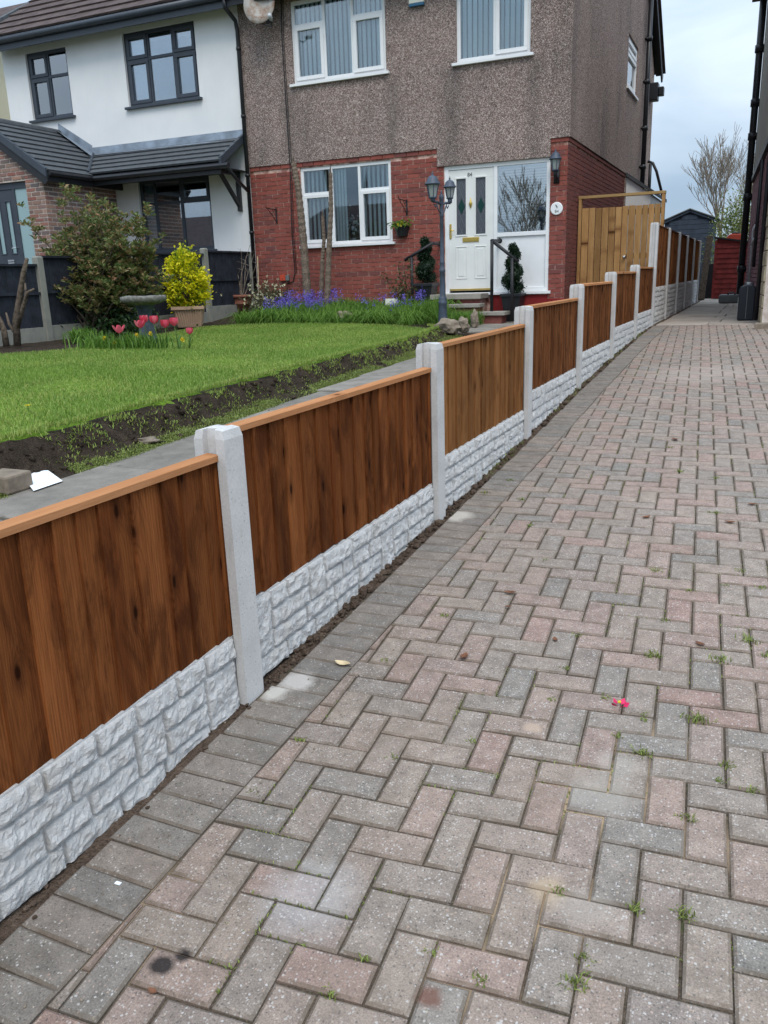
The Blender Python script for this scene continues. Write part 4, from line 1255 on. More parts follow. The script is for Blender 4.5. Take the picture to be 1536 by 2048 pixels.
# roof, eaves and pipes
def slope_courses(x0, x1, y0, z0, y1, z1, n, th, mat, par, name='tile_course', lap=.02):
    dy, dz = (y1 - y0) / n, (z1 - z0) / n
    ln = math.hypot(y1 - y0, z1 - z0); ny, nz = -(z1 - z0) / ln, (y1 - y0) / ln
    for k in range(n):
        ya, za, yb, zb = y0 + k * dy, z0 + k * dz, y0 + (k + 1) * dy + dy * .12, z0 + (k + 1) * dz + dz * .12
        m = MB()
        pr = [(ya, za), (yb, zb), (yb + ny * .004, zb + nz * .004), (ya + ny * th, za + nz * th)]
        m.add([(x0, *p) for p in pr] + [(x1, *p) for p in pr], [(0, 1, 2, 3), (7, 6, 5, 4), (0, 4, 5, 1), (1, 5, 6, 2), (2, 6, 7, 3), (3, 7, 4, 0)])
        m.build(name, mat, par)
m = MB(); m.add([(-7.36, 11.42, 6.25), (-1.22, 11.42, 6.25), (-1.22, RIDGE_Y, RIDGE_Z), (-7.36, RIDGE_Y, RIDGE_Z), (-7.36, 22.1, 6.25), (-1.22, 22.1, 6.25)], [(0, 1, 2, 3), (3, 2, 5, 4)])
rf = m.build('roof', M['brntile'], hs)
slope_courses(-7.36, -1.22, 11.40, 6.27, RIDGE_Y, RIDGE_Z + .03, 18, .035, M['brntile'], rf)
m = MB()
for a, b in (((-1.30, 11.42, 6.12), (-1.30, RIDGE_Y, RIDGE_Z - .12)), ((-1.30, 22.08, 6.12), (-1.30, RIDGE_Y, RIDGE_Z - .12))): m.beam(a, b, .04, .20)
m.add([(-1.45, 11.5, 6.19), (-1.28, 11.5, 6.19), (-1.28, RIDGE_Y, RIDGE_Z - .22), (-1.45, RIDGE_Y, RIDGE_Z - .22), (-1.45, 22, 6.19), (-1.28, 22, 6.19)], [(0, 1, 2, 3), (3, 2, 5, 4)])
m.build('barge_board', M['black'], rf)
m = MB(); m.box(-7.36, -1.24, 11.46, 11.48, 6.04, 6.22); m.box(-7.36, -1.24, 11.48, FY, 6.19, 6.205); m.tube([(-7.38, 11.42, 6.20), (-1.2, 11.42, 6.20)], .055, 8); m.build('fascia', M['black'], hs)
m = MB(); m.tube([(-1.36, 19.72, 3.3), (-1.36, 19.72, 7.6)], .055, 10)
for z in (3.75, 4.6, 5.6, 6.5): m.tube([(-1.36, 19.72, z), (-1.36, 19.72, z + .10)], .072, 10); m.beam((-1.46, 19.72, z + .05), (-1.36, 19.72, z + .05), .14, .03)
m.build('soil_pipe', M['black'], hs, smooth=True)
m = MB(); m.tube([(-1.40, 20.9, 4.05), (-1.28, 20.9, 4.0), (-1.18, 20.9, 3.8), (-1.0, 20.9, 3.2)], .035, 8); m.tube([(-1.3, 20.6, 3.1), (-1.3, 20.6, 3.95)], .04, 8); m.build('waste_pipe', M['black'], hs, smooth=True)
m = MB(); m.box(-1.46, -1.25, 20.9, 21.2, 5.45, 5.85); m.box(-1.25, -1.12, 20.95, 21.15, 5.55, 5.75); m.build('vent_cowl', M['black'], hs, bevel=.02)
# small lean-to at the far end of the side wall
m = MB(); m.add([(-1.45, 17.72, 3.50), (-.84, 17.72, 3.08), (-.84, 20.4, 3.08), (-1.45, 20.4, 3.50), (-1.45, 17.72, 3.42), (-.84, 17.72, 3.00), (-.84, 20.4, 3.00), (-1.45, 20.4, 3.42)],
                [(3, 2, 1, 0), (4, 5, 6, 7), (0, 1, 5, 4), (1, 2, 6, 5), (2, 3, 7, 6), (3, 0, 4, 7)]); lr = m.build('lean_to_roof', M['tile'], hs)
m = MB(); m.add([(-1.45, 17.80, .6), (-.92, 17.80, .6), (-.92, 17.80, 3.02), (-1.45, 17.80, 3.41), (-1.45, 20.3, .6), (-.92, 20.3, .6), (-.92, 20.3, 3.02), (-1.45, 20.3, 3.41)],
                [(0, 1, 2, 3), (1, 5, 6, 2), (7, 6, 5, 4)]); m.build('lean_to_wall', M['upvc'], hs)
# cable clipped down the front
cab = [onY(562, -20, FY - .045), onY(563, 62, FY - .045), onY(572, 210, FY - .045), onY(580, 330, FY - .03), onY(584, 470, FY - .02), onY(590, 545, FY - .02), onY(586, 563, FY - .02), onY(575, 567, FY - .02)]
m = MB(); m.tube(cab, .010, 6); m.tube([p + np.array([.035, 0, 0]) for p in cab[:6]], .006, 6); m.build('cable', M['black'], hs, smooth=True)

# ---- things fixed to the front of the brown house
dc = onY(521, 12, FY - .30)
t = thing('satellite_dish', 'rusty satellite dish on the wall above the drainpipe', 'satellite dish', tuple(dc))
m = MB(); R_ = .30
prof = [(R_ * k / 6, .075 * (k / 6) ** 2) for k in range(7)]
tmp = MB(); tmp.lathe([(max(.002, r), z) for r, z in prof] + [(R_, .085), (.002 + R_ * .5, .035), (.002, .012)], (0, 0, 0), 28, .92, 1.1)
rotm = Matrix.Rotation(math.radians(14), 4, 'Z') @ Matrix.Rotation(math.radians(78), 4, 'X')
m.v = [tuple(Vector(dc) + (rotm @ Vector(p))) for p in tmp.v]; m.f = tmp.f; m.r = tmp.r
m.build('reflector', M['dish'], t, smooth=True)
lnb = Vector(onY(541, 36, FY - .62))
m = MB(); m.tube([Vector(dc) + Vector((0, -.03, -.27)), Vector(lnb) + Vector((-.05, .12, -.10)), lnb], .012, 6); m.build('feed_arm', M['blackpaint'], t, smooth=True)
m = MB(); m.tube([lnb + Vector((.02, -.06, .03)), lnb, lnb + Vector((-.03, .08, -.02))], [.035, .035, .022], 10); m.build('feed_horn', M['canlabel'], t, smooth=True)
m = MB(); m.tube([Vector(dc) + Vector((0, .02, 0)), Vector((dc[0], FY - .03, dc[2] - .05))], .022, 8); m.box(dc[0] - .06, dc[0] + .06, FY - .05, FY - .027, dc[2] - .2, dc[2] + .1); m.build('wall_bracket', M['blackpaint'], t)
ac = onY(833, 2, FY - .06)
t = thing('alarm_box', 'cream and blue burglar alarm box on the pebbledash', 'alarm box', (ac[0], FY - .05, ac[2]))
m = MB(); m.prism([(-.13, -.03), (.13, -.03), (.11, .18), (-.11, .18)], FY - .085, FY - .027, lambda a, b, h: (ac[0] + a, h, ac[2] + b)); m.build('cover', M['alarm'], t, bevel=.006)
m = MB(); m.box(ac[0] - .128, ac[0] + .128, FY - .087, FY - .027, ac[2] - .075, ac[2] - .031); m.build('strobe', M['alarmblue'], t, bevel=.008)
def wall_bracket(px, py, side, lab):
    c = onY(px, py, FY - .02); t = thing('hanging_bracket', lab, 'bracket', (c[0], FY - .012, c[2]), 'iron hanging basket brackets')
    m = MB(); m.box(c[0] - .012, c[0] + .012, FY - .016, FY - .003, c[2] - .17, c[2] + .10); m.build('wall_plate', M['blackpaint'], t)
    m = MB(); m.beam((c[0], FY - .012, c[2] + .075), (c[0] - .02, FY - .30, c[2] + .085), .014, .014); m.tube([(c[0] - .02, FY - .30, c[2] + .085), (c[0] - .02, FY - .33, c[2] + .11), (c[0] - .02, FY - .32, c[2] + .14)], .007, 6); m.build('arm', M['blackpaint'], t)
    m = MB(); m.tube([(c[0], FY - .012, c[2] - .15), (c[0] - .01, FY - .12, c[2] - .04), (c[0] - .02, FY - .27, c[2] + .07)], .007, 6); m.tube([(c[0] - .008, FY - .13, c[2] + .078), (c[0] - .006, FY - .10, c[2] + .02), (c[0] - .004, FY - .05, c[2] + .06)], .006, 6); m.build('brace', M['blackpaint'], t)
wall_bracket(552, 428, 1, 'iron hanging basket bracket left of the ground-floor window')
wall_bracket(813, 411, 1, 'iron hanging basket bracket right of the window above the pansy planter')
c = onY(800, 462, FY - .12)
t = thing('wall_planter', 'small black wall planter fixed to the red brick', 'planter', (c[0], FY - .02, c[2] - .1))
m = MB(); m.prism([(-.14, -.10), (.14, -.10), (.14, .10), (-.14, .10)], 0, .01, lambda a, b, h: (0, 0, 0))
m = MB(); n_ = 9
ringp = lambda r, z: [(c[0] + r * math.cos(math.pi * k / (n_ - 1)), FY - .012 - r * 1.1 * math.sin(math.pi * k / (n_ - 1)), c[2] + z) for k in range(n_)]
R0, R1 = ringp(.095, -.085), ringp(.135, .085)
m.add(R0 + R1, [(i, i + 1, n_ + i + 1, n_ + i) for i in range(n_ - 1)] + [tuple(reversed(range(n_))), tuple(range(n_, 2 * n_)), (n_ - 1, 0, n_, 2 * n_ - 1)])
m.build('bowl', M['black'], t)
pn = thing('pansies', 'yellow pansies and leaves growing in the wall planter', 'flowers', (c[0], FY - .08, c[2] + .08))
nn = 130; P = np.stack([c[0] + rng.normal(0, .09, nn), FY - .09 + rng.normal(0, .05, nn), c[2] + .08 + np.abs(rng.normal(0, .04, nn))], 1)
link('foliage', leaf_mesh('foliage', P - np.array(wloc(pn)), rng.normal(size=(nn, 3)) + [0, -.3, .5], .07, .03), M['bladeleaf'], pn)
for k in range(4):
    q = np.array([c[0] + (.045, -.02, .03, .06)[k], FY - .15, c[2] + (.135, .11, .10, .12)[k]]); D = np.stack([np.array([math.cos(a), -.25, math.sin(a)]) for a in np.arange(5) * 1.2566])
    link('flower', leaf_mesh('flower', np.repeat(q[None], 5, 0) - np.array(wloc(pn)), D, .038, .036, droop=0), M['daff'], pn)
c = onY(1111, 325, FY - .12)
t = thing('wall_lantern', 'dark metal wall lantern on the corner brick pier', 'lantern', (c[0], FY - .01, c[2] - .2))
lc = (c[0], FY - .13, c[2])
def lantern(t, c, s, mt, hanging=False):
    m = MB(); m.lathe([(.055 * s, -.13 * s), (.062 * s, -.115 * s), (.05 * s, -.105 * s)], c, 6); m.build('lantern_base', mt, t)
    m = MB(); m.lathe([(.050 * s, -.105 * s), (.082 * s, .045 * s)], c, 6); m.build('lantern_glass', M['lampglass'], t)
    m = MB()
    for k in range(6):
        an = 2 * math.pi * k / 6
        m.tube([(c[0] + .052 * s * math.cos(an), c[1] + .052 * s * math.sin(an), c[2] - .11 * s), (c[0] + .085 * s * math.cos(an), c[1] + .085 * s * math.sin(an), c[2] + .05 * s)], .006 * s, 5)
    m.build('lantern_bars', mt, t)
    m = MB(); m.lathe([(.080 * s, .040 * s), (.108 * s, .048 * s), (.104 * s, .060 * s), (.078 * s, .095 * s), (.070 * s, .125 * s), (.045 * s, .150 * s), (.020 * s, .160 * s), (.012 * s, .175 * s), (.016 * s, .185 * s), (.006 * s, .198 * s), (.002 * s, .220 * s)], c, 16)
    m.build('lantern_roof', mt, t, smooth=True)
lantern(t, lc, .95, M['lamp'])
m = MB(); m.tube([(lc[0], lc[1], lc[2] - .12), (lc[0], lc[1] + .01, lc[2] - .18), (lc[0], FY - .06, lc[2] - .23), (lc[0], FY - .01, lc[2] - .22)], [.03, .025, .022, .03], 8); m.box(lc[0] - .045, lc[0] + .045, FY - .02, FY - .003, lc[2] - .30, lc[2] - .10); m.build('bracket', M['blackpaint'], t, smooth=True)
c = onY(1113, 417, FY - .02)
t = thing('number_plaque', 'white oval house plaque on the corner brick pier', 'plaque', (c[0], FY - .01, c[2]))
m = MB(); m.lathe([(.097, 0), (.100, .004), (.100, .010), (.090, .016)], (0, 0, 0), 26, 1, .98); m.v = [(c[0] + x, FY - .004 - z, c[2] + y) for x, y, z in m.v]; m.build('plate', M['upvc'], t)
text_mesh('84', .065, .001, 'number', M['greycase'], t, (c[0] + .005, FY - .0215, c[2] - .045))
m = MB(); m.tube([(c[0] - .02, FY - .0215, c[2] + .06), (c[0] - .005, FY - .0215, c[2] + .045), (c[0] + .012, FY - .0215, c[2] + .02), (c[0] + .006, FY - .0215, c[2] + .0)], [.003, .009, .008, .002], 5); m.build('bird_motif', M['greycase'], t)
c = onY(569, 556, FY - .03)
t = thing('service_box', 'small orange and grey service box low on the red brick wall', 'service box', (c[0], FY - .02, c[2] - .06))
m = MB(); m.box(c[0] - .085, c[0] + .025, FY - .06, FY - .003, c[2] - .05, c[2] + .06); m.build('cover', M['orange'], t, bevel=.006)
m = MB(); m.box(c[0] + .03, c[0] + .10, FY - .05, FY - .003, c[2] - .05, c[2] + .05); m.build('meter', M['greycase'], t, bevel=.006)
m = MB(); m.tube([(c[0] + .04, FY - .02, c[2] - .05), (c[0] + .04, FY - .02, c[2] - .5)], .012, 6); m.build('pipe', M['redstem'], t)

# ================================================================== WHITE HOUSE
wh = thing('house', 'white rendered house with anthracite windows and a brick porch', 'house', (-10.2, 16.7, .6))
WY = FY - .012
A1, A2, A3 = (-12.495, -11.418, 4.765, 6.010), (-10.005, -8.343, 4.76, 6.042), (-10.00, -8.295, 2.075, 3.43)
m = MB(); wall_front(m, -13.12, -7.388, .4, 6.2, WY, FY + .25, [A1, A2, A3])
m.box(-13.12, -12.87, FY + .25, 21.7, .4, 6.2)
m.add([(-13.12, WY, 6.2), (-13.12, 21.7, 6.2), (-13.12, RIDGE_Y, RIDGE_Z - .3)], [(2, 1, 0)])
m.build('rendered_wall', M['render'], wh)
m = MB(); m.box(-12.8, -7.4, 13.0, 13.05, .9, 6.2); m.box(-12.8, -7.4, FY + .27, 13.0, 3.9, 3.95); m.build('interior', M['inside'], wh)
for W_, cols, lab, bls in ((A1, [(.95, .38, True, True), (1, .38, False, False)], 'dark grey two-light upper window of the white house', [(A1[0] + .1, A1[0] + .45, A1[2] + .05, A1[3], .2, .085)]),
                      (A2, [(1, .37, True, True), (1.15, .37, False, False), (1, .37, True, True)], 'dark grey three-light upper window of the white house', [(A2[0] + .1, A2[0] + .40, A2[2] + .05, A2[3], .2, .085)]),
                      (A3, [(.5, .33, False, False), (1.1, .33, False, False), (1.2, .33, False, True)], 'dark grey ground-floor window under the canopy', [(A3[0] + .08, A3[0] + .30, A3[2] + .05, A3[3], .2, .085)])):
    window_unit(wh, *W_, WY + .05, cols, M['anthra'], M['glassdark'], .062, label=lab, silld=.12, blinds=bls)
# porch
PXR, PYF = -10.56, 9.87
PD = (-12.6, -10.99, 1.0, 3.345)
m = MB(); wall_front(m, -13.10, PXR - .008, .5, 3.45, PYF + .009, PYF + .22, [PD]); m.box(PXR - .22, PXR - .008, PYF + .22, WY, .5, 3.45)
m.add([(-13.1, PYF + .009, 3.45), (PXR - .008, PYF + .009, 3.45), (-11.85, PYF + .009, 4.36), (-13.1, PYF + .2, 3.45), (PXR - .008, PYF + .2, 3.45), (-11.85, PYF + .2, 4.36)], [(0, 1, 2), (5, 4, 3), (1, 4, 5, 2), (3, 0, 2, 5)])
pw = m.build('porch_wall', M['porchmortar'], wh)
rects = brick_pattern(PD[1], PXR, 1.35, 3.45, [], j=.021) + [r for r in brick_pattern(-13.1, PXR, 3.375, 4.4, [], j=.021) if 4.33 - (abs((r[0] + r[1]) / 2 + 11.85)) * .69 > (r[2] + r[3]) / 2 + .02]
bricks_on(pw, rects, lambda a, b, c, d, p: (a, b, PYF - p, PYF + .02, c, d), M['porchbrick'], 300)
pm = MB(); pm.box(PXR - .20, PXR - .0085, PYF + .23, WY - .01, .52, 3.44); psw = pm.build('porch_side_wall', M['porchmortar'], wh)
bricks_on(psw, brick_pattern(PYF + .004, WY, 1.20, 3.45, [], j=.021), lambda a, b, c, d, p: (PXR - .03, PXR + p, a, b, c, d), M['porchbrick'], 300)
m = MB(); yp = PYF + .06
sx0, sx1 = -11.345, -11.045
m.box(PD[0], PD[1], yp, yp + .07, 3.23, 3.345); m.box(sx1, PD[1], yp, yp + .07, 1.0, 3.23); m.box(sx0 - .06, sx0, yp, yp + .07, 1.0, 3.23); m.build('porch_door_frame', M['anthra'], wh, bevel=.004)
m = MB(); m.box(sx0, sx1, yp + .02, yp + .03, 1.0, 3.23); m.build('porch_side_light', M['frost'], wh)
m = MB(); gA, gB = (-11.62, -11.515, 2.10, 3.02), (-11.90, -11.79, 2.10, 3.02)
wall_front(m, -12.35, sx0 - .06, 1.0, 3.228, yp + .015, yp + .06, [gA, gB]); pdoor = m.build('porch_door', M['anthra'], wh, bevel=.002)
for g in (gA, gB):
    m = MB(); m.box(g[0], g[1], yp + .03, yp + .038, g[2], g[3]); m.build('glass_strip', M['frost'], pdoor); ring(*g, .022, yp + .006, yp + .028, 'glazing_bead', M['anthra'], pdoor)
m = MB(); m.box(-11.76, -11.60, yp - .004, yp + .015, 1.955, 1.985); m.box(-11.76, -11.60, yp - .004, yp + .015, 1.915, 1.94); m.build('letter_box', M['chrome'], pdoor)
m = MB(); m.tube([(-11.46, yp + .01, 2.20), (-11.46, yp - .04, 2.20), (-11.56, yp - .042, 2.19)], .010, 6); m.build('handle', M['chrome'], pdoor)
for cx in (-11.74, -11.58): ring(cx - .04, cx + .04, 1.62, 1.80, .012, yp + .006, yp + .016, 'panel_moulding', M['anthra'], pdoor)
# porch roof: right and left slopes along X, courses run along Y
def side_courses(y0, y1, x0, z0, x1, z1, n, th, mat, par):
    dx, dz = (x1 - x0) / n, (z1 - z0) / n; ln = math.hypot(x1 - x0, z1 - z0); sg = 1 if x1 < x0 else -1
    nx, nz = (z1 - z0) / ln * sg, abs(x1 - x0) / ln
    for k in range(n):
        xa, za, xb, zb = x0 + k * dx, z0 + k * dz, x0 + (k + 1.12) * dx, z0 + (k + 1.12) * dz
        pr = [(xa, za), (xb, zb), (xb + nx * .004, zb + nz * .004), (xa + nx * th, za + nz * th)]
        m = MB(); m.add([(p[0], y0, p[1]) for p in pr] + [(p[0], y1, p[1]) for p in pr], [(0, 1, 2, 3), (7, 6, 5, 4), (0, 4, 5, 1), (1, 5, 6, 2), (2, 6, 7, 3), (3, 7, 4, 0)])
        m.build('tile_course', mat, par)
m = MB(); m.add([(-10.37, PYF - .06, 3.44), (-11.85, PYF - .06, 4.44), (-13.33, PYF - .06, 3.44), (-10.37, WY, 3.44), (-11.85, WY, 4.44), (-13.33, WY, 3.44), (-10.37, PYF - .06, 3.38), (-11.85, PYF - .06, 4.38), (-13.33, PYF - .06, 3.38), (-10.37, WY, 3.38), (-11.85, WY, 4.38), (-13.33, WY, 3.38)],
                [(0, 3, 4, 1), (1, 4, 5, 2), (6, 7, 10, 9), (7, 8, 11, 10), (0, 1, 7, 6), (1, 2, 8, 7), (0, 6, 9, 3)])
pr_ = m.build('porch_roof', M['black'], wh)
side_courses(PYF - .08, WY, -10.35, 3.455, -11.84, 4.465, 9, .034, M['tile'], pr_)
side_courses(PYF - .08, WY, -13.35, 3.455, -11.86, 4.465, 9, .034, M['tile'], pr_)
m = MB(); m.tube([(-11.85, PYF - .1, 4.455), (-11.85, WY, 4.455)], .085, 10); m.build('ridge', M['tile'], pr_)
for k in range(9):      # dry verge units
    for sg in (1, -1):
        xa, xb = -11.85 + sg * (1.49 - k * .165), -11.85 + sg * (1.49 - (k + 1) * .165); za, zb = 3.45 + k * .1117, 3.45 + (k + 1) * .1117
        m = MB(); y0_, y1_ = PYF - .105, PYF - .03
        q = [(xa, za - .10), (xb, zb - .10), (xb, zb + .045), (xa, za + .055)]
        m.add([(p[0], y0_, p[1]) for p in q] + [(p[0], y1_, p[1]) for p in q], [(0, 1, 2, 3), (7, 6, 5, 4), (0, 4, 5, 1), (1, 5, 6, 2), (2, 6, 7, 3), (3, 7, 4, 0)])
        m.build('verge_unit', M['anthra'], pr_, bevel=.006)
m = MB()
for sg in (1, -1): m.beam((-11.85 + sg * 1.46, PYF - .055, 3.30), (-11.85, PYF - .055, 4.30), .03, .17)
m.box(-10.40, -10.37, PYF - .07, WY, 3.28, 3.43); m.box(-10.56, -10.40, PYF - .05, WY, 3.34, 3.36); m.build('porch_fascia', M['black'], wh)
m = MB(); m.tube([(-10.33, PYF - .06, 3.42), (-10.33, 10.95, 3.42)], .045, 8); m.build('porch_gutter', M['black'], wh)
# canopy
CY0, CZ0, CZ1 = 10.95, 3.50, 4.00
m = MB(); m.add([(-11.1, CY0, CZ0 - .02), (-7.43, CY0, CZ0 - .02), (-7.43, WY, CZ1 - .02), (-11.1, WY, CZ1 - .02), (-11.1, CY0, CZ0 - .06), (-7.43, CY0, CZ0 - .06), (-7.43, WY, CZ1 - .06), (-11.1, WY, CZ1 - .06)],
                [(0, 1, 2, 3), (7, 6, 5, 4), (0, 4, 5, 1), (1, 5, 6, 2)]); cn = m.build('canopy_roof', M['black'], wh)
slope_courses(-11.1, -7.42, CY0 - .03, CZ0, WY, CZ1, 5, .034, M['tile'], cn)
for k in range(5):
    m = MB(); q = [(CY0 - .03 + k * .168, CZ0 - .07 + k * .10), (CY0 - .03 + (k + 1) * .168, CZ0 - .07 + (k + 1) * .10)]
    m.add([(-7.45, q[0][0], q[0][1]), (-7.45, q[1][0], q[1][1]), (-7.45, q[1][0], q[1][1] + .13), (-7.45, q[0][0], q[0][1] + .14), (-7.40, q[0][0], q[0][1]), (-7.40, q[1][0], q[1][1]), (-7.40, q[1][0], q[1][1] + .13), (-7.40, q[0][0], q[0][1] + .14)],
          [(3, 2, 1, 0), (4, 5, 6, 7), (0, 1, 5, 4), (2, 3, 7, 6), (0, 4, 7, 3), (1, 2, 6, 5)]); m.build('verge_unit', M['anthra'], cn)
m = MB(); m.box(-10.4, -7.46, CY0 + .02, CY0 + .05, 3.30, 3.47); m.box(-10.4, -7.46, CY0 + .05, WY, 3.40, 3.42); m.tube([(-10.35, CY0 - .03, 3.42), (-7.25, CY0 - .03, 3.42)], .048, 8)
m.build('canopy_fascia', M['black'], wh)
m = MB(); BXX = -7.62
m.box(BXX - .035, BXX + .035, WY - .07, WY - .001, 2.72, 3.44); m.beam((BXX, WY - .07, 3.38), (BXX, CY0 + .06, 3.38), .07, .075); m.beam((BXX, WY - .06, 2.82), (BXX, CY0 + .22, 3.36), .06, .06); m.build('gallows_bracket', M['black'], wh)
m = MB(); m.add([(-11.03, WY - .03, 3.99), (-7.44, WY - .03, 3.99), (-7.44, WY - .004, 4.13), (-11.03, WY - .004, 4.13), (-11.1, WY - .16, 3.96), (-7.42, WY - .16, 3.94)], [(0, 1, 2, 3), (4, 5, 1, 0)])
m.add([(-11.03, WY - .02, 4.03), (-11.03, WY - .004, 4.17), (-11.85, WY - .004, 4.66), (-11.85, WY - .02, 4.50), (-10.93, WY - .15, 3.94), (-11.80, WY - .15, 4.52)], [(3, 2, 1, 0), (0, 4, 5, 3)])
m.build('lead_flashing', M['lead'], wh)
m = MB(); m.tube([(-11.02, WY, 4.02), (-10.44, CY0 - .02, 3.55)], .03, 6); m.build('valley', M['anthra'], wh)
# main roof
m = MB(); m.add([(-13.25, 11.42, 6.25), (-7.36, 11.42, 6.25), (-7.36, RIDGE_Y, RIDGE_Z), (-13.25, RIDGE_Y, RIDGE_Z), (-13.25, 22.1, 6.25), (-7.36, 22.1, 6.25)], [(0, 1, 2, 3), (3, 2, 5, 4)])
rf = m.build('roof', M['brntile'], wh)
dyk = (RIDGE_Y - 11.40) / 18; dzk = (RIDGE_Z + .03 - 6.27) / 18
for k in range(18):
    m = MB(); ya, za = 11.40 + k * dyk, 6.27 + k * dzk
    x = -13.27
    while x < -7.37:
        x1 = min(x + .30, -7.362); j = random.uniform(-.004, .004); m.cur = random.random()
        m.add([(x, ya, za), (x1 - .004, ya, za), (x1 - .004, ya + dyk * 1.12, za + dzk * 1.12), (x, ya + dyk * 1.12, za + dzk * 1.12), (x, ya - .02, za + .030 + j), (x1 - .004, ya - .02, za + .030 + j), (x1 - .004, ya + dyk * 1.12, za + dzk * 1.12 + .004), (x, ya + dyk * 1.12, za + dzk * 1.12 + .004)],
              [(3, 2, 1, 0), (4, 5, 6, 7), (0, 1, 5, 4), (1, 2, 6, 5), (3, 0, 4, 7)])
        x = x1
    m.build('tile_course', M['brntile'], rf)
m = MB(); p_ = onY(170, 15, 12.4); m.box(-11.15, -10.75, 12.52, 12.82, 7.03, 7.14); m.build('roof_vent', M['oldpost'], rf, bevel=.03)
m = MB(); m.box(-13.2, -7.36, 11.46, 11.49, 6.03, 6.24); m.box(-13.2, -7.36, 11.49, WY, 6.19, 6.205); m.build('fascia', M['anthra'], wh)
m = MB(); m.tube([(-13.25, 11.42, 6.20), (-7.34, 11.42, 6.20)], .062, 10); m.build('gutter', M['anthra'], wh, smooth=True)
m = MB(); m.tube([(-7.42, 11.42, 6.16), (-7.42, 11.44, 6.02), (-7.37, 11.66, 5.86), (-7.37, 11.70, 5.7), (-7.37, 11.70, 1.2)], .036, 10)
for z in (5.4, 4.3, 3.3, 2.3): m.tube([(-7.37, 11.70, z), (-7.37, 11.70, z + .05)], .046, 10)
m.tube([(-7.30, CY0 - .03, 3.40), (-7.33, 11.3, 3.2), (-7.36, 11.66, 3.05)], .03, 8)
m.build('downpipe', M['black'], wh, smooth=True)
# ================================================================== NEIGHBOUR ON THE FAR LEFT
nh = thing('house', 'cream house with grey verge tiles at the far left edge', 'house', (-18, 15, .6))
m = MB(); m.box(-22, -14.9, 12.6, 17.1, .4, 6.5); m.add([(-14.9, 12.6, 6.5), (-14.9, 17.1, 6.5), (-14.9, 14.85, 7.85)], [(0, 1, 2)]); m.build('rendered_wall', M['cream'], nh)
m = MB(); m.add([(-14.62, 12.2, 6.55), (-14.62, 14.85, 8.10), (-22, 14.85, 8.10), (-22, 12.2, 6.55), (-14.62, 17.5, 6.55), (-22, 17.5, 6.55)], [(0, 1, 2, 3), (1, 4, 5, 2)]); r_ = m.build('roof', M['brntile'], nh)
m = MB(); m.beam((-14.66, 12.2, 6.36), (-14.66, 14.85, 7.91), .05, .22); m.build('barge_board', M['upvc'], nh)
for k in range(11):
    a = Vector((-14.66, 12.2, 6.56)).lerp(Vector((-14.66, 14.85, 8.11)), k / 11); b = Vector((-14.66, 12.2, 6.56)).lerp(Vector((-14.66, 14.85, 8.11)), (k + .96) / 11)
    m = MB(); m.beam(a, b, .14, .16); m.build('verge_tile', M['tile'], r_)
# ================================================================== HOUSE ON THE RIGHT
rh_ = thing('house', 'beige rendered house with purple painted brick base at the right edge', 'house', (5, 15, .6))
def rw(s, off=0.0):               # point on its drive-side wall at distance s (in Y); off > 0 towards the drive
    return (1.5 - .05 * (s - 11.9) - off, s - .05 * off)
def rwall(mb, s0, s1, z0, z1, o0, o1):
    a, b = rw(s0, o1), rw(s1, o1); c, d = rw(s1, o0), rw(s0, o0)
    q = [a, d, c, b]
    mb.add([(*p, z0) for p in q] + [(*p, z1) for p in q], [(3, 2, 1, 0), (4, 5, 6, 7), (0, 1, 5, 4), (1, 2, 6, 5), (2, 3, 7, 6), (3, 0, 4, 7)])
m = MB(); rwall(m, 11.35, 20.1, .4, 3.30, -.25, -.008); m.build('brick_wall', M['purplemortar'], rh_)
bwr = rh_.children[-1]
def rb(a, b, c, d, p): return None
rest_ = MB(); cnt = 0
for a, b, c, d in brick_pattern(12.0, 20.1, .62, 3.30, []):
    q = MB() if cnt < 300 else rest_; q.cur = random.random() + .001
    rwall(q, a, b, c, d, -.02, random.uniform(-.001, .002))
    if q is not rest_: q.build('brick', M['purplebrick'], bwr)
    cnt += 1
tag(rest_.build('bricks', M['purplebrick'], bwr), kind='stuff')
m = MB(); rwall(m, 11.35, 20.1, 3.40, 7.2, -.25, .012); m.box(1.75, 8, 11.5, 20.0, .4, 7.2); m.build('rendered_wall', M['beige'], rh_)
m = MB(); rwall(m, 11.33, 20.12, 3.30, 3.40, -.25, .05); m.build('string_course', M['blackpaint'], rh_)
# stone-clad corner
stm = plain('pale_walling_stone', (.29, .245, .17), .9, .2, 0, .25, 9, .8, 30)
m = MB(); rwall(m, 11.30, 11.98, .45, 2.35, -.25, .004); sc_ = m.build('stone_cladding', M['porchmortar'], rh_)
z = .6
while z < 2.3:
    h = random.uniform(.14, .24); s0 = 11.30
    while s0 < 11.95:
        s1 = min(11.98, s0 + random.uniform(.2, .42)); q = MB(); rwall(q, s0 + .006, s1 - .006, z + .006, z + h - .006, -.02, .022 + random.uniform(0, .012)); q.build('stone', stm, sc_, bevel=.008); s0 = s1
    z += h
m = MB(); rwall(m, 12.6, 13.5, 1.5, 2.95, -.2, .008); wn = m.build('window', M['black'], rh_)
m = MB(); rwall(m, 12.68, 13.42, 1.58, 2.87, -.1, .012); m.build('pane', M['glassdark'], wn)
m = MB()
p0 = Vector((*rw(19.9, .10), .60)); p1 = Vector((*rw(19.9, .10), 9.0)); m.tube([p0, p1], .075, 10)
for z in (1.3, 2.9, 4.2, 4.9, 6.0): m.tube([p0 + Vector((0, 0, z - .6)), p0 + Vector((0, 0, z - .45))], .098, 10); m.beam(p0 + Vector((0, 0, z - .52)), Vector((*rw(19.9, -.02), z + .08)), .16, .04)
m.build('soil_pipe', M['black'], rh_, smooth=True)
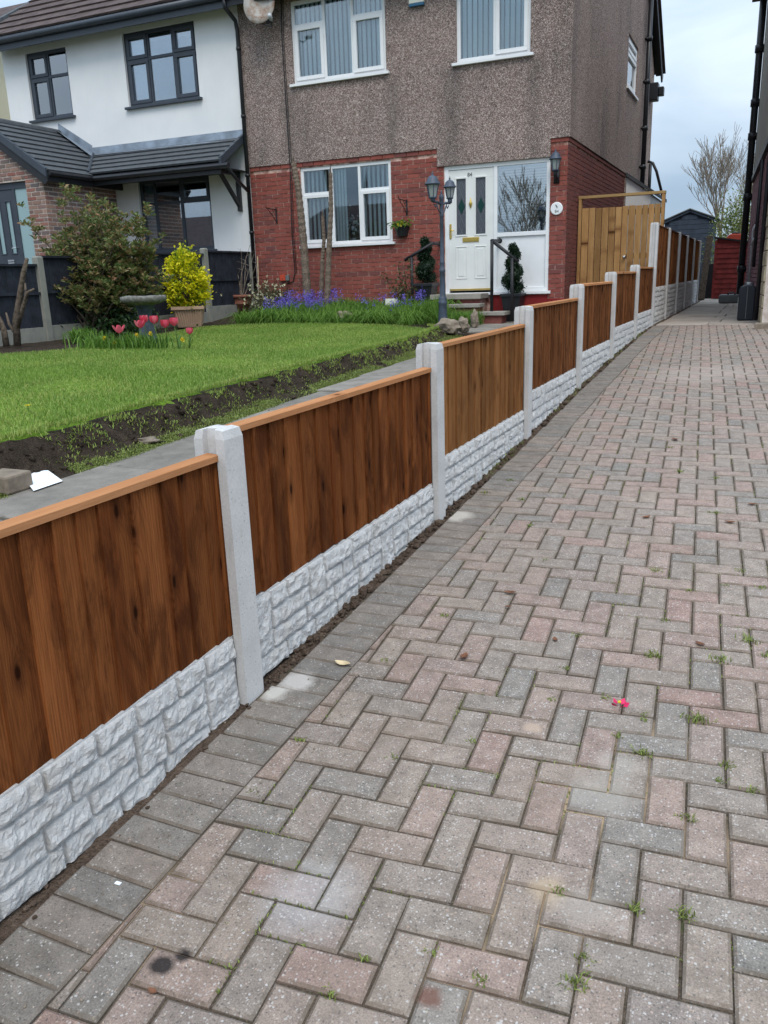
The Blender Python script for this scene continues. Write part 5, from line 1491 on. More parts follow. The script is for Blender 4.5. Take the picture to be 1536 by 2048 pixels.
m = MB(); q1 = rw(14.6, .05); m.tube([(*q1, 1.4), (*q1, 3.2)], .03, 8); m.build('drain_pipe', M['black'], rh_, smooth=True)
m = MB(); q0 = rw(12.15, .05); m.tube([(*q0, .60), (*q0, 2.9), (*rw(12.15, .03), 3.3)], .034, 8)
m.build('drain_pipe', M['black'], rh_, smooth=True)
m = MB(); q1 = rw(16.2, .05); q2 = rw(15.2, .06); m.tube([(*q1, 1.05), (*q1, 2.1), (*rw(16.2, .01), 2.2)], .022, 8); m.tube([(*q2, 1.9), (*rw(15.9, .06), 1.82), (*rw(15.9, .03), 1.8)], .022, 8); m.build('waste_pipe', M['canlabel'], rh_, smooth=True)
m = MB(); rwall(m, 16.0, 16.5, .95, 1.12, 0, .12); m.build('boiler_flue', M['greycase'], rh_, bevel=.02)
m = MB(); m.add([(1.0, 11.0, 7.15), (8, 11.0, 7.15), (8, 20.4, 7.15), (.75, 20.4, 7.15), (4.5, 15.5, 9.4)], [(0, 1, 4), (1, 2, 4), (2, 3, 4), (3, 0, 4), (3, 2, 1, 0)]); m.build('roof', M['brntile'], rh_)
m = MB(); k0 = onS(1513, 655, lambda X, Y: zg(Y)); m.box(1.44, 2.3, 10.62, 10.80, .50, .64)
tag(m.build('kerb_stone', M['stone'], bevel=.012), 'grey kerb stone on the blocks beside the right-hand house', 'kerb')

# ================================================================== THINGS AT THE END OF THE DRIVE
cb = onS(1490, 642, lambda X, Y: zg(Y)); cx, cy, cz = cb
cz += .004
t = thing('jerry_can', 'tall black plastic water container standing by the right-hand house', 'container', (cx, cy + .14, cz))
m = MB(); hw = .125
prof = [(-hw + .012, .0), (hw - .012, .0), (hw, .03), (hw, .49), (hw - .03, .535), (hw - .07, .55), (-.03, .55), (-hw + .02, .525), (-hw, .47), (-hw, .03)]
m.prism(prof, cy + .0, cy + .30, lambda a, b, h: (cx + a, h, cz + b)); m.build('body', M['can'], t, bevel=.022)
m = MB(); m.box(cx - .004, cx + .004, cy - .004, cy + .1, cz + .03, cz + .52); m.build('seam', M['greycase'], t)
m = MB(); m.lathe([(.034, 0), (.036, .03), (.030, .045)], (cx + .01, cy + .06, cz + .544), 14); m.build('cap', M['canlabel'], t)
m = MB(); m.tube([(cx + .07, cy + .06, cz + .53), (cx + .07, cy + .10, cz + .575), (cx + .07, cy + .22, cz + .575), (cx + .07, cy + .26, cz + .53)], .012, 8); m.build('handle', M['can'], t)
m = MB(); m.box(cx - hw - .003, cx - hw + .001, cy + .02, cy + .10, cz + .05, cz + .36); m.build('side_label', M['canlabel'], t)
c = onS(1456, 607, lambda X, Y: zg(Y))
t = thing('tool_case', 'grey plastic case lying on the flags near the red shed', 'case', (c[0], c[1] + .15, c[2] + .004))
m = MB(); m.box(c[0] - .22, c[0] + .30, c[1], c[1] + .36, c[2] + .004, c[2] + .21); m.build('body', M['greycase'], t, bevel=.04)
m = MB(); m.tube([(c[0] - .02, c[1] + .02, c[2] + .20), (c[0] - .0, c[1] + .02, c[2] + .25), (c[0] + .12, c[1] + .02, c[2] + .25), (c[0] + .14, c[1] + .02, c[2] + .20)], .016, 6); m.build('handle', M['black'], t)
# red shed
SY = 23.0; sx0, sx1 = .235, 1.35; sz0 = zg(SY) - .02
t = thing('garden_store', 'low red overlap-board garden store at the end of the drive', 'shed', ((sx0 + sx1) / 2, SY + .4, sz0))
ztop = lambda x: 2.185 - (x - sx0) * .17
m = MB(); m.add([(sx0 + .02, SY + .02, sz0), (sx1, SY + .02, sz0), (sx1, SY + .02, ztop(sx1)), (sx0 + .02, SY + .02, ztop(sx0)), (sx0 + .02, SY + .9, sz0), (sx1, SY + .9, sz0), (sx1, SY + .9, ztop(sx1)), (sx0 + .02, SY + .9, ztop(sx0))], [(0, 1, 2, 3), (1, 5, 6, 2), (5, 4, 7, 6), (4, 0, 3, 7)]); m.build('carcass', M['redshed'], t)
z = sz0 + .04
while z < 2.10:
    z1 = z + .132; m = MB(); za = min(z1, ztop(sx0)); zb = min(z1, ztop(sx1)) - .0
    if zb - z < .03: break
    m.add([(sx0, SY - .028, z), (sx1, SY - .028, z), (sx1, SY - .006, zb + .015), (sx0, SY - .006, za + .015), (sx0, SY + .018, z), (sx1, SY + .018, z), (sx1, SY + .018, zb + .015), (sx0, SY + .018, za + .015)],
          [(0, 1, 2, 3), (7, 6, 5, 4), (0, 4, 5, 1), (1, 5, 6, 2), (2, 6, 7, 3), (3, 7, 4, 0)]); m.build('board', M['redshed'], t); z = z1
m = MB(); m.box(sx0 - .02, sx0 + .035, SY - .045, SY - .03, sz0 + .03, 2.15); m.build('corner_post', M['redshed'], t)
m = MB(); m.add([(sx0 - .05, SY - .07, 2.20), (sx1 + .05, SY - .07, 1.995), (sx1 + .05, SY + .95, 1.995), (sx0 - .05, SY + .95, 2.20), (sx0 - .05, SY - .07, 2.24), (sx1 + .05, SY - .07, 2.035), (sx1 + .05, SY + .95, 2.035), (sx0 - .05, SY + .95, 2.24)],
                [(3, 2, 1, 0), (4, 5, 6, 7), (0, 1, 5, 4), (1, 2, 6, 5), (2, 3, 7, 6), (3, 0, 4, 7)]); m.build('roof', M['black'], t)
zr = 2.23 - (.70 - sx0) * .19
t = thing('tool_box', 'orange-red tool box lying on top of the red garden store', 'tool box', (.72, SY + .35, zr))
m = MB(); m.prism([(.46, zr - .02), (.98, zr - .055), (.96, zr + .11), (.86, zr + .15), (.58, zr + .16), (.50, zr + .10)], SY + .2, SY + .5, lambda a, b, h: (a, h, b)); m.build('body', M['orange'], t, bevel=.02)
m = MB(); m.box(.60, .82, SY + .24, SY + .46, zr + .155, zr + .20); m.build('lid', M['black'], t, bevel=.02)
# blue-grey apex shed
BY = 27.5; bx0, bx1, bz = -1.60, -.12, .55; rz, ez = 3.20, 2.90; bc = (bx0 + bx1) / 2 + .02
t = thing('garden_shed', 'blue-grey apex garden shed behind the tall fence', 'shed', (bc, BY + 1, bz))
m = MB(); m.add([(bx0, BY + .02, bz), (bx1, BY + .02, bz), (bx1, BY + .02, ez), (bc, BY + .02, rz), (bx0, BY + .02, ez), (bx0, BY + 2.2, bz), (bx1, BY + 2.2, bz), (bx1, BY + 2.2, ez), (bc, BY + 2.2, rz), (bx0, BY + 2.2, ez)],
                [(0, 1, 2, 3, 4), (9, 8, 7, 6, 5), (1, 6, 7, 2), (5, 0, 4, 9)]); m.build('carcass', M['blueshed'], t)
z = bz
while z < rz - .08:
    z1 = z + .15; hw_ = (bx1 - bx0) / 2 if z1 < ez else (bx1 - bx0) / 2 * (rz - z1) / (rz - ez)
    if hw_ < .08: break
    m = MB(); m.box(bc - hw_, bc + hw_, BY - .012, BY + .019, z + .004, z1 - .004); m.build('board', M['blueshed'], t, bevel=.004); z = z1
m = MB(); m.box(bc - .58, bc + .48, BY - .03, BY - .013, bz, 2.45); dd = m.build('door', M['blueshed'], t)
m = MB()
for sg in (-1, 1): m.beam((bc, BY - .05, rz + .04), (bc + sg * .86, BY - .05, ez - .02), .03, .09)
m.build('barge_board', M['blueshed'], t)
m = MB(); 
for sg in (-1, 1): m.add([(bc, BY - .1, rz + .07), (bc + sg * .90, BY - .1, ez + .015), (bc + sg * .90, BY + 2.3, ez + .015), (bc, BY + 2.3, rz + .07), (bc, BY - .1, rz + .10), (bc + sg * .90, BY - .1, ez + .045), (bc + sg * .90, BY + 2.3, ez + .045), (bc, BY + 2.3, rz + .10)], [(0, 1, 2, 3), (7, 6, 5, 4), (0, 4, 5, 1), (1, 5, 6, 2)])
m.build('roof', M['greycase'], t)
m = MB(); a = Vector((.02, 22.3, .60)); b = Vector((.08, 22.6, 2.30)); a = Vector(onY(1402, 600, 22.2)); a.z = .60; b = Vector(onY(1420, 472, 22.6)); m.beam(a, b, .16, .10)
tag(m.build('leaning_post', M['bark'], bevel=.01), 'weathered brown post leaning beside the red garden store', 'post')
m = MB(); m.box(-.1, .22, 24.4, 24.5, .5, 1.55); tag(m.build('dark_board', M['black'], bevel=.01), 'dark board standing between the leaning post and the red store', 'board')
# hedge and bare tree behind
def canopy(n, c, r, seed, flat=.75):
    g = np.random.default_rng(seed); k = 14
    cl = g.normal(size=(k, 3)); cl = cl / np.linalg.norm(cl, axis=1)[:, None] * g.uniform(.35, 1, (k, 1)) * np.array(r)
    w = g.integers(0, k, n); P = cl[w] + g.normal(size=(n, 3)) * np.array(r) * .24
    return P + np.array(c)
t = thing('hedge_bush', 'overgrown yellow-green hedge bush behind the red garden store', 'bush', (.6, 26.2, .6))
P = canopy(5200, (.62, 26.2, 2.35), (.95, .6, .95), 4); P = P[P[:, 2] > .6]
link('foliage', leaf_mesh('foliage', P - np.array(wloc(t)), rng.normal(size=(len(P), 3)), .09, .04), M['hedge'], t)
m = MB()
for k in range(9):
    a = Vector((.6 + random.uniform(-.5, .5), 26.2, .6)); m.tube([a, a + Vector((random.uniform(-.2, .2), 0, 1.0)), a + Vector((random.uniform(-.5, .5), random.uniform(-.3, .3), 2.2))], [.03, .022, .008], 5)
m.build('stem', M['barkpale'], t)
def grow(mb, p, d, ln, r, depth, R_, spread=.5, up=.18, minr=.004, kids=(2, 3)):
    pts = [p]; rad = [r]; q = p.copy(); dd = d.copy(); n = 4
    for k in range(n):
        dd = (dd + Vector((R_.gauss(0, .09), R_.gauss(0, .09), R_.gauss(0, .05) + up * .25))).normalized()
        q = q + dd * (ln / n); pts.append(q.copy()); rad.append(max(minr, r * (1 - .45 * (k + 1) / n)))
    mb.tube(pts, rad, 6 if r > .02 else 4, False)
    if depth <= 0: return
    for k in range(R_.randint(*kids)):
        i = R_.randint(2, n); b = Vector((R_.gauss(0, spread), R_.gauss(0, spread), R_.uniform(.05, .5)))
        grow(mb, pts[i], (dd + b).normalized(), ln * R_.uniform(.55, .85), rad[i] * R_.uniform(.55, .8), depth - 1, R_, spread, up, minr, kids)
    grow(mb, pts[-1], dd, ln * .7, rad[-1] * .9, depth - 1, R_, spread, up, minr, kids)
def bare_tree(loc, trunk_h, ln, r, depth, seed, label, lean=(0, 0), minr=.008, spread=.5):
    R_ = random.Random(seed); t = thing('bare_tree', label, 'tree', loc)
    p = Vector(loc); m = MB(); top = p + Vector((lean[0], lean[1], trunk_h))
    m.tube([p, p.lerp(top, .5) + Vector((.03, 0, 0)), top], [r, r * .85, r * .75], 8); m.build('trunk', M['barkpale'], t, smooth=True)
    m = MB()
    for k in range(5): grow(m, p.lerp(top, R_.uniform(.6, 1)), Vector((R_.gauss(0, .45), R_.gauss(0, .45), 1)).normalized(), ln * R_.uniform(.8, 1.15), r * .55, depth, R_, spread, .2, minr)
    m.build('branches', M['barkpale'], t)
    return t
bare_tree((.10, 31, .6), 1.9, 1.25, .075, 4, 5, 'tall bare-branched tree behind the sheds at the end of the drive', (-.10, 0), .0055, .42)
bare_tree((1.2, 33, .6), 2.0, 1.3, .075, 4, 8, 'second bare tree partly hidden by the right-hand downpipe', (.1, 0), .0055, .42)

# ================================================================== STEPS, RAILS, LAMP
st = thing('door_steps', 'concrete and brick front door steps', 'steps', (-3.0, 11.4, .68))
m = MB(); m.box(-3.66, -2.76, 11.30, FY - .012, 1.035, 1.120); m.build('top_slab', M['step'], st, bevel=.008)
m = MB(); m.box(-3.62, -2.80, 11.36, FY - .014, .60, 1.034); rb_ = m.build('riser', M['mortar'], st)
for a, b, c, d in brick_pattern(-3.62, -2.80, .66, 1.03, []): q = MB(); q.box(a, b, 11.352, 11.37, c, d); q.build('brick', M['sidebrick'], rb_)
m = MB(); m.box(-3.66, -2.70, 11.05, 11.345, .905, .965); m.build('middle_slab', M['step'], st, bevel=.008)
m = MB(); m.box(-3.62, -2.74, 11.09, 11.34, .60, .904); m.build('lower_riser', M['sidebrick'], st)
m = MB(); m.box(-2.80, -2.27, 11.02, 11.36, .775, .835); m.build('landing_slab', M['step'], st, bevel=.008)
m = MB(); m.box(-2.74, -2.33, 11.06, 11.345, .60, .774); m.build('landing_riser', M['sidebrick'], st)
def handrail(pts, posts, lab):
    t = thing('handrail', lab, 'handrail', posts[0][0])
    m = MB(); m.tube(pts, .027, 8); m.build('rail', M['blackpaint'], t, smooth=True)
    for a, b in posts: m = MB(); m.tube([a, b], .027, 8); m.build('post', M['blackpaint'], t, smooth=True)
    e = Vector(pts[0]); m = MB(); m.lathe([(.045, 0), (.045, .012)], (0, 0, 0), 12); m.v = [(e.x + x, FY - .012 - z, e.z + y) for x, y, z in m.v]; m.build('wall_flange', M['blackpaint'], t)
handrail([(-2.58, FY - .02, 1.955), (-2.555, 11.24, 1.945), (-2.10, 11.2, 1.60)], [((-2.545, 11.22, .836), (-2.545, 11.22, 1.93)), ((-2.20, 11.2, .67), (-2.20, 11.2, 1.66))], 'black steel handrail right of the front door in front of the spiral topiary')
handrail([(-3.63, FY - .02, 1.955), (-3.645, 11.4, 1.95), (-4.13, 11.36, 1.70)], [((-4.0, 11.36, .80), (-4.0, 11.36, 1.745))], 'black steel handrail left of the front door beside the lamp post')
lb_ = onS(886, 657, lambda X, Y: .70); lx_, ly_, lz_ = lb_; lz_ = .66
t = thing('lamp_post', 'blue-grey garden lamp post with two lanterns beside the path', 'lamp post', (lx_, ly_, lz_))
top_z = onY(866, 392, ly_)[2]
hgt = top_z - lz_
def L_(z): return z * hgt
m = MB(); m.lathe([(.078, 0), (.080, .05), (.072, .06), (.070, .09), (.062, .20), (.056, .36), (.062, .375), (.063, .41), (.054, .42), (.058, .45), (.050, .47), (.042, .49), (.036, .80), (.042, .81), (.042, .84), (.034, .85), (.033, .92), (.038, .93), (.029, .95), (.023, hgt - .28), (.030, hgt - .27), (.030, hgt - .24), (.025, hgt - .22), (.027, hgt - .06), (.034, hgt - .04), (.030, hgt), (.012, hgt + .02), (.016, hgt + .035), (.004, hgt + .06)], (lx_, ly_, lz_), 18)
m.build('column', M['lamp'], t, smooth=True)
for dx, dy, s_ in ((-.045, -.215, 1.0), (.045, .215, .84)):
    hc = (lx_ + dx, ly_ + dy, lz_ + hgt + .075)
    m = MB(); m.tube([(lx_, ly_, lz_ + hgt - .12), (lx_ + dx * .5, ly_ + dy * .5, lz_ + hgt - .09), (lx_ + dx, ly_ + dy, lz_ + hgt - .09)], .016, 8)
    m.tube([(lx_ + dx, ly_ + dy, lz_ + hgt - .09), (lx_ + dx, ly_ + dy, hc[2] - .13 * s_)], [.03, .035], 8)
    m.tube([(lx_, ly_, lz_ + hgt - .24), (lx_ + dx * .35, ly_ + dy * .35, lz_ + hgt - .20), (lx_ + dx * .6, ly_ + dy * .6, lz_ + hgt - .11)], .009, 6)
    m.tube([(lx_ + dx * .55, ly_ + dy * .55, lz_ + hgt - .12), (lx_ + dx * .7, ly_ + dy * .7, lz_ + hgt - .16), (lx_ + dx * .85, ly_ + dy * .85, lz_ + hgt - .12)], .007, 6)
    m.build('arm', M['lamp'], t, smooth=True)
    lantern(t, hc, s_, M['lamp'])
# spiral topiaries in tall black pots
def topiary(px, py, Y, zb, lab, labp, ht):
    b = onY(px, py, Y); x, y = b[0], Y
    t = thing('planter', labp, 'planter', (x, y, zb))
    m = MB(); w0, w1, h = .105, .165, .42
    m.add([(x - w0, y - w0, zb), (x + w0, y - w0, zb), (x + w0, y + w0, zb), (x - w0, y + w0, zb), (x - w1, y - w1, zb + h), (x + w1, y - w1, zb + h), (x + w1, y + w1, zb + h), (x - w1, y + w1, zb + h)],
          [(3, 2, 1, 0), (4, 5, 6, 7), (0, 1, 5, 4), (1, 2, 6, 5), (2, 3, 7, 6), (3, 0, 4, 7)]); m.build('pot', M['black'], t, bevel=.008)
    m = MB(); q = w1 + .015; m.box(x - q, x + q, y - q, y + q, zb + h - .02, zb + h + .03); m.build('rim', M['black'], t, bevel=.008)
    t = thing('spiral_topiary', lab, 'topiary', (x, y, zb + h + .02))
    z0 = zb + h + .02; n = 4200; u = rng.random(n); tz = u * ht; an = u * 2 * np.pi * 2.4 + .6
    rr = .115 * (1 - .55 * u); off = .075 * (1 - .75 * u)
    D = unit(rng.normal(size=(n, 3)))
    P = np.stack([x + off * np.cos(an), y + off * np.sin(an), z0 + .10 + tz], 1) + D * rr[:, None] * rng.uniform(.70, 1.18, n)[:, None]
    link('foliage', leaf_mesh('foliage', P - np.array(wloc(t)), D + rng.normal(size=(n, 3)) * .7, .042, .020), M['topiary'], t)
    m = MB(); m.tube([(x, y, z0), (x, y, z0 + ht)], [.016, .008], 6)
    for k in range(60):
        uu = k / 60; a2 = uu * 2 * math.pi * 2.4 + .6
    hel = [(x + .105 * (1 - .75 * uu) * math.cos(uu * 15.08 + .6), y + .105 * (1 - .75 * uu) * math.sin(uu * 15.08 + .6), z0 + .10 + uu * ht) for uu in np.linspace(0, 1, 60)]
    m.tube(hel, [.080 * (1 - .60 * uu) for uu in np.linspace(0, 1, 60)], 8); m.build('stem', M['topiary'], t)
topiary(1026, 620, 11.56, .655, 'dark spiral topiary in front of the white side panel', 'tall black square planter right of the door steps', .66)
topiary(852, 560, 11.52, .86, 'dark spiral topiary against the brick left of the front door', 'black square planter left of the door steps', .62)
# ================================================================== DARK FENCE ON THE LEFT BOUNDARY
FX = -7.45
lf = [4.60, 6.48, 8.36, 10.25, 11.72]
tops = [1.74, 1.85, 1.93, 1.985]
for i, y in enumerate(lf):
    z0 = gz(FX, y) - .15; zt = [1.72, 1.84, 1.95, 2.02, 1.98][i]
    m = MB(); m.prism([(FX - .05, y - .055), (FX + .05, y - .055), (FX + .05, y + .045), (FX - .05, y + .045)], z0, zt, lambda a, b, h: (a, b, h), .012, .015)
    tag(m.build('fence_post', M['oldpost'], bevel=.004), ['weathered grey fence post at the far left beyond the frame', 'leaning-looking weathered fence post left of the big shrub', 'weathered fence post hidden behind the big shrub', 'weathered fence post right of the golden shrub', 'weathered fence post where the dark fence meets the house'][i], 'post', 'old posts of the dark fence')
for i in range(4):
    y0, y1 = lf[i] + .05, lf[i + 1] - .06; zb = gz(FX, (y0 + y1) / 2)
    m = MB(); m.box(FX - .02, FX + .02, y0, y1, zb - .12, zb + .17)
    tag(m.build('base_board', M['oldpost']), ['stained concrete base board at the far left', 'stained concrete base board behind the leafy clump', 'stained concrete base board behind the golden shrub', 'stained concrete base board behind the terracotta pot'][i], 'gravel board', 'base boards of the dark fence')
    t = thing('board_fence', ['dark grey boarded panel at the far left behind the cut trunks', 'dark grey boarded panel behind the big shrub', 'dark grey boarded panel behind the golden shrub', 'dark grey boarded panel beside the white house wall'][i], 'fence', (FX, (y0 + y1) / 2, zb + .17), 'dark grey fence panels')
    y = y0
    while y < y1 - .03:
        yb = min(y1, y + random.uniform(.10, .13)); m = MB(); wedge_board(m, y, yb + (.012 if yb < y1 else 0), zb + .172, tops[i] - .03, .014, .005, FX - .01); m.build('board', M['greyfence'], t); y = yb
    for z in (zb + .60,):
        m = MB(); m.box(FX + .006, FX + .030, y0, y1, z, z + .035); m.build('rail', M['greyfence'], t)
    m = MB(); m.box(FX - .03, FX + .035, y0, y1, tops[i] - .03, tops[i]); m.build('cap_rail', M['greyfence'], t)

# ================================================================== GARDEN PLANTS AND ORNAMENTS
def W0(t): return np.array(wloc(t))
# big evergreen shrub
sb_ = onS(195, 682, gz); sx, sy, sz = -6.95, sb_[1], 0
sy = 7.35; sx = onY(195, 600, sy)[0]; sz = gz(sx, sy)
t = thing('evergreen_shrub', 'large evergreen shrub with bronze-red young tips in front of the dark fence', 'shrub', (sx, sy, sz))
m = MB(); R_ = random.Random(3); tips = []
ctr = onY(195, 480, sy); toph = onY(185, 372, sy)[2]
for k in range(95):
    tgt_px = R_.uniform(105, 300)
    hmax = 375 + abs(tgt_px - 190) * .42 + R_.uniform(0, 60)
    lowlim = 640 - abs(tgt_px - 190) * .25
    py = R_.uniform(hmax, max(hmax + 30, lowlim)); q = Vector(onY(tgt_px, py, sy)); q.y += R_.uniform(-.55, .35)
    b = Vector((sx + R_.gauss(0, .12), sy + R_.gauss(0, .10), sz)); mid = b.lerp(q, .55) + Vector((R_.gauss(0, .08), R_.gauss(0, .08), .12))
    m.tube([b, b.lerp(mid, .5) + Vector((0, 0, .03)), mid, q], [.020, .015, .010, .005], 5, False); tips.append((mid, q))
m.build('stems', M['bark'], t)
Ps, Ds, rn = [], [], []
for mid, q in tips:
    for k in range(15):
        c = mid.lerp(q, R_.uniform(.15, 1.1)) + Vector((R_.gauss(0, .085), R_.gauss(0, .085), R_.gauss(0, .075)))
        ax = Vector((R_.gauss(0, .5), R_.gauss(0, .5), 1)).normalized(); tip = R_.random() < .33 and c.z > sz + .55
        for j in range(11):
            an = j * 2.4; rad = Vector((math.cos(an), math.sin(an), R_.uniform(.1, 1.3)))
            Ps.append(c + ax * (j * .006)); Ds.append(rad + ax * .3); rn.append(R_.uniform(.55, 1) if tip and j > 4 else R_.uniform(0, .62))
link('foliage', leaf_mesh('foliage', np.array(Ps) - W0(t), np.array(Ds), rng.uniform(.07, .115, len(Ps)), .030, np.array(rn)), M['pieris'], t)
# low dark skirt of leaves
n = 1500; P = np.stack([sx + rng.normal(.35, .30, n), sy + rng.normal(-.05, .18, n), sz + np.abs(rng.normal(.12, .16, n))], 1)
t = thing('low_shrub', 'low dark leafy shrub under the big evergreen shrub', 'shrub', (sx + .35, sy - .05, sz))
link('foliage', leaf_mesh('foliage', P - W0(t), rng.normal(size=(n, 3)) + [0, 0, .4], .085, .032), M['darkleaf'], t)
# leafy clump at the fence foot
c = onS(163, 682, gz)
t = thing('leaf_clump', 'round clump of strap leaves at the foot of the dark fence', 'plant', tuple(c))
n = 300; P = np.stack([c[0] + rng.normal(0, .075, n), c[1] + rng.normal(0, .08, n), np.full(n, c[2] - .01)], 1)
link('leaves', blade_mesh('leaves', P - W0(t), rng.uniform(.14, .26, n), .014, 1.6, None, 1.1), M['bladeleaf'], t)
# cut trunks at the far left
c = onS(45, 693, gz)
t = thing('cut_tree', 'cut-back bare trunks of a small tree at the far left', 'tree', (c[0], c[1], c[2] - .03))
Yt = c[1]
def PX(x, y, dy=0): return Vector(onY(x, y, Yt + dy))
for pts, rr in (([(35, 692), (32, 640), (40, 590), (47, 545), (54, 517)], [.045, .042, .036, .030, .022]), ([(33, 660), (46, 615), (55, 585), (68, 578)], [.03, .026, .02, .012]), ([(48, 607), (52, 585), (50, 566)], [.018, .015, .010]), ([(13, 693), (8, 660), (0, 640), (-14, 618)], [.040, .036, .03, .024]), ([(31, 668), (18, 648), (12, 625)], [.022, .018, .010])):
    m = MB(); m.tube([PX(*p) for p in pts], rr, 9); m.build('trunk', M['bark'], t, smooth=True)
# golden shrub in a square pot
c = onS(366, 655, gz); px_, py_, pz_ = c[0], c[1] + .2, gz(c[0], c[1] + .2)
t = thing('square_pot', 'beige ribbed square plant pot holding the golden shrub', 'plant pot', (px_, py_, pz_))
w0, w1, h = .175, .225, .31
rotp = .55
def RP(x, y, z): return (px_ + x * math.cos(rotp) - y * math.sin(rotp), py_ + x * math.sin(rotp) + y * math.cos(rotp), pz_ + z)
m = MB(); vs = [RP(a * w0, b * w0, .0) for a, b in ((-1, -1), (1, -1), (1, 1), (-1, 1))] + [RP(a * w1, b * w1, h) for a, b in ((-1, -1), (1, -1), (1, 1), (-1, 1))]
m.add(vs, [(3, 2, 1, 0), (0, 1, 5, 4), (1, 2, 6, 5), (2, 3, 7, 6), (3, 0, 4, 7)]); m.build('pot', M['beigepot'], t)
m = MB()
for k in range(-5, 6):
    for s_ in range(4):
        u_ = k / 5.6
        for z in (0,):
            a0 = (u_ * w0, -w0 - .004); a1 = (u_ * w1, -w1 - .004)
            r_ = lambda p, z: RP(*( (p[0], p[1]) if s_ == 0 else (-p[1], p[0]) if s_ == 1 else (-p[0], -p[1]) if s_ == 2 else (p[1], -p[0])), z)
            m.tube([r_(a0, .02), r_(a1, h - .03)], .009, 5)
m.build('ribs', M['beigepot'], t)
m = MB(); q = w1 + .03; ra, rb2 = h - .035, h + .012
m.add([RP(a * q, b * q, ra) for a, b in ((-1, -1), (1, -1), (1, 1), (-1, 1))] + [RP(a * q, b * q, rb2) for a, b in ((-1, -1), (1, -1), (1, 1), (-1, 1))] + [RP(a * (q - .05), b * (q - .05), rb2) for a, b in ((-1, -1), (1, -1), (1, 1), (-1, 1))] + [RP(a * (q - .05), b * (q - .05), ra) for a, b in ((-1, -1), (1, -1), (1, 1), (-1, 1))],
      [(0, 1, 5, 4), (1, 2, 6, 5), (2, 3, 7, 6), (3, 0, 4, 7), (4, 5, 9, 8), (5, 6, 10, 9), (6, 7, 11, 10), (7, 4, 8, 11), (12, 13, 14, 15)]); m.build('rim', M['beigepot'], t)
zt = onY(360, 505, py_)[2]
t = thing('golden_shrub', 'bright yellow and green variegated shrub growing in the square pot', 'shrub', (px_, py_, pz_ + h))
n = 4600; g = rng; H_ = zt - (pz_ + h); kc = 46
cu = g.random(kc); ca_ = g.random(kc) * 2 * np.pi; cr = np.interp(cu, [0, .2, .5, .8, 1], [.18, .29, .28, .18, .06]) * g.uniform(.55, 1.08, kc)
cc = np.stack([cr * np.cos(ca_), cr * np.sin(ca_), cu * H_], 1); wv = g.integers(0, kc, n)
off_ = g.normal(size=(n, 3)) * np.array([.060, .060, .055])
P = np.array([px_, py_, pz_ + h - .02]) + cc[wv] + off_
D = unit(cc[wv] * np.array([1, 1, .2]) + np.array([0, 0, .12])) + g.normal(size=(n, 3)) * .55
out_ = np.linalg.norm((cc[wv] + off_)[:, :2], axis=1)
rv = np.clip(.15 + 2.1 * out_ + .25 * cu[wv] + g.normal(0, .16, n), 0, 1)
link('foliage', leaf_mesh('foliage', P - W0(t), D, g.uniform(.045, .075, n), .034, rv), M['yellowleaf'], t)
m = MB()
for k in range(12):
    a = k * .52; m.tube([(px_, py_, pz_ + h - .05), (px_ + .12 * math.cos(a), py_ + .12 * math.sin(a), pz_ + h + H_ * .4), (px_ + .16 * math.cos(a), py_ + .16 * math.sin(a), pz_ + h + H_ * .75)], [.012, .008, .004], 5)
m.build('stems', M['bark'], t)
# bird bath
c = onS(288, 690, gz); bx_, by_, bz_ = c[0], c[1] + .08, gz(c[0], c[1])
ht = onY(276, 592, by_)[2] - bz_
t = thing('bird_bath', 'weathered stone bird bath on a dark tapered stem standing on the lawn', 'bird bath', (bx_, by_, bz_))
m = MB(); m.lathe([(.15, -.02), (.15, .05), (.125, .07), (.105, .10), (.085, ht * .45), (.082, ht * .62), (.10, ht * .74), (.13, ht - .10), (.02, ht - .09)], (bx_, by_, bz_), 8, 1, 1, .4); m.build('pedestal', M['bathleg'], t, bevel=.006)
m = MB(); m.lathe([(.10, ht - .11), (.20, ht - .085), (.258, ht - .065), (.270, ht - .035), (.264, ht - .005), (.24, ht), (.22, ht - .012), (.15, ht - .03), (.02, ht - .035)], (bx_, by_, bz_), 32)
for i, p in enumerate(m.v):
    k = .010 * mnoise.noise(Vector(p) * 11) + .006 * mnoise.noise(Vector(p) * 25); m.v[i] = (p[0] + k, p[1] + k * .7, p[2] + k)
m.build('bowl', M['bath'], t, smooth=True)
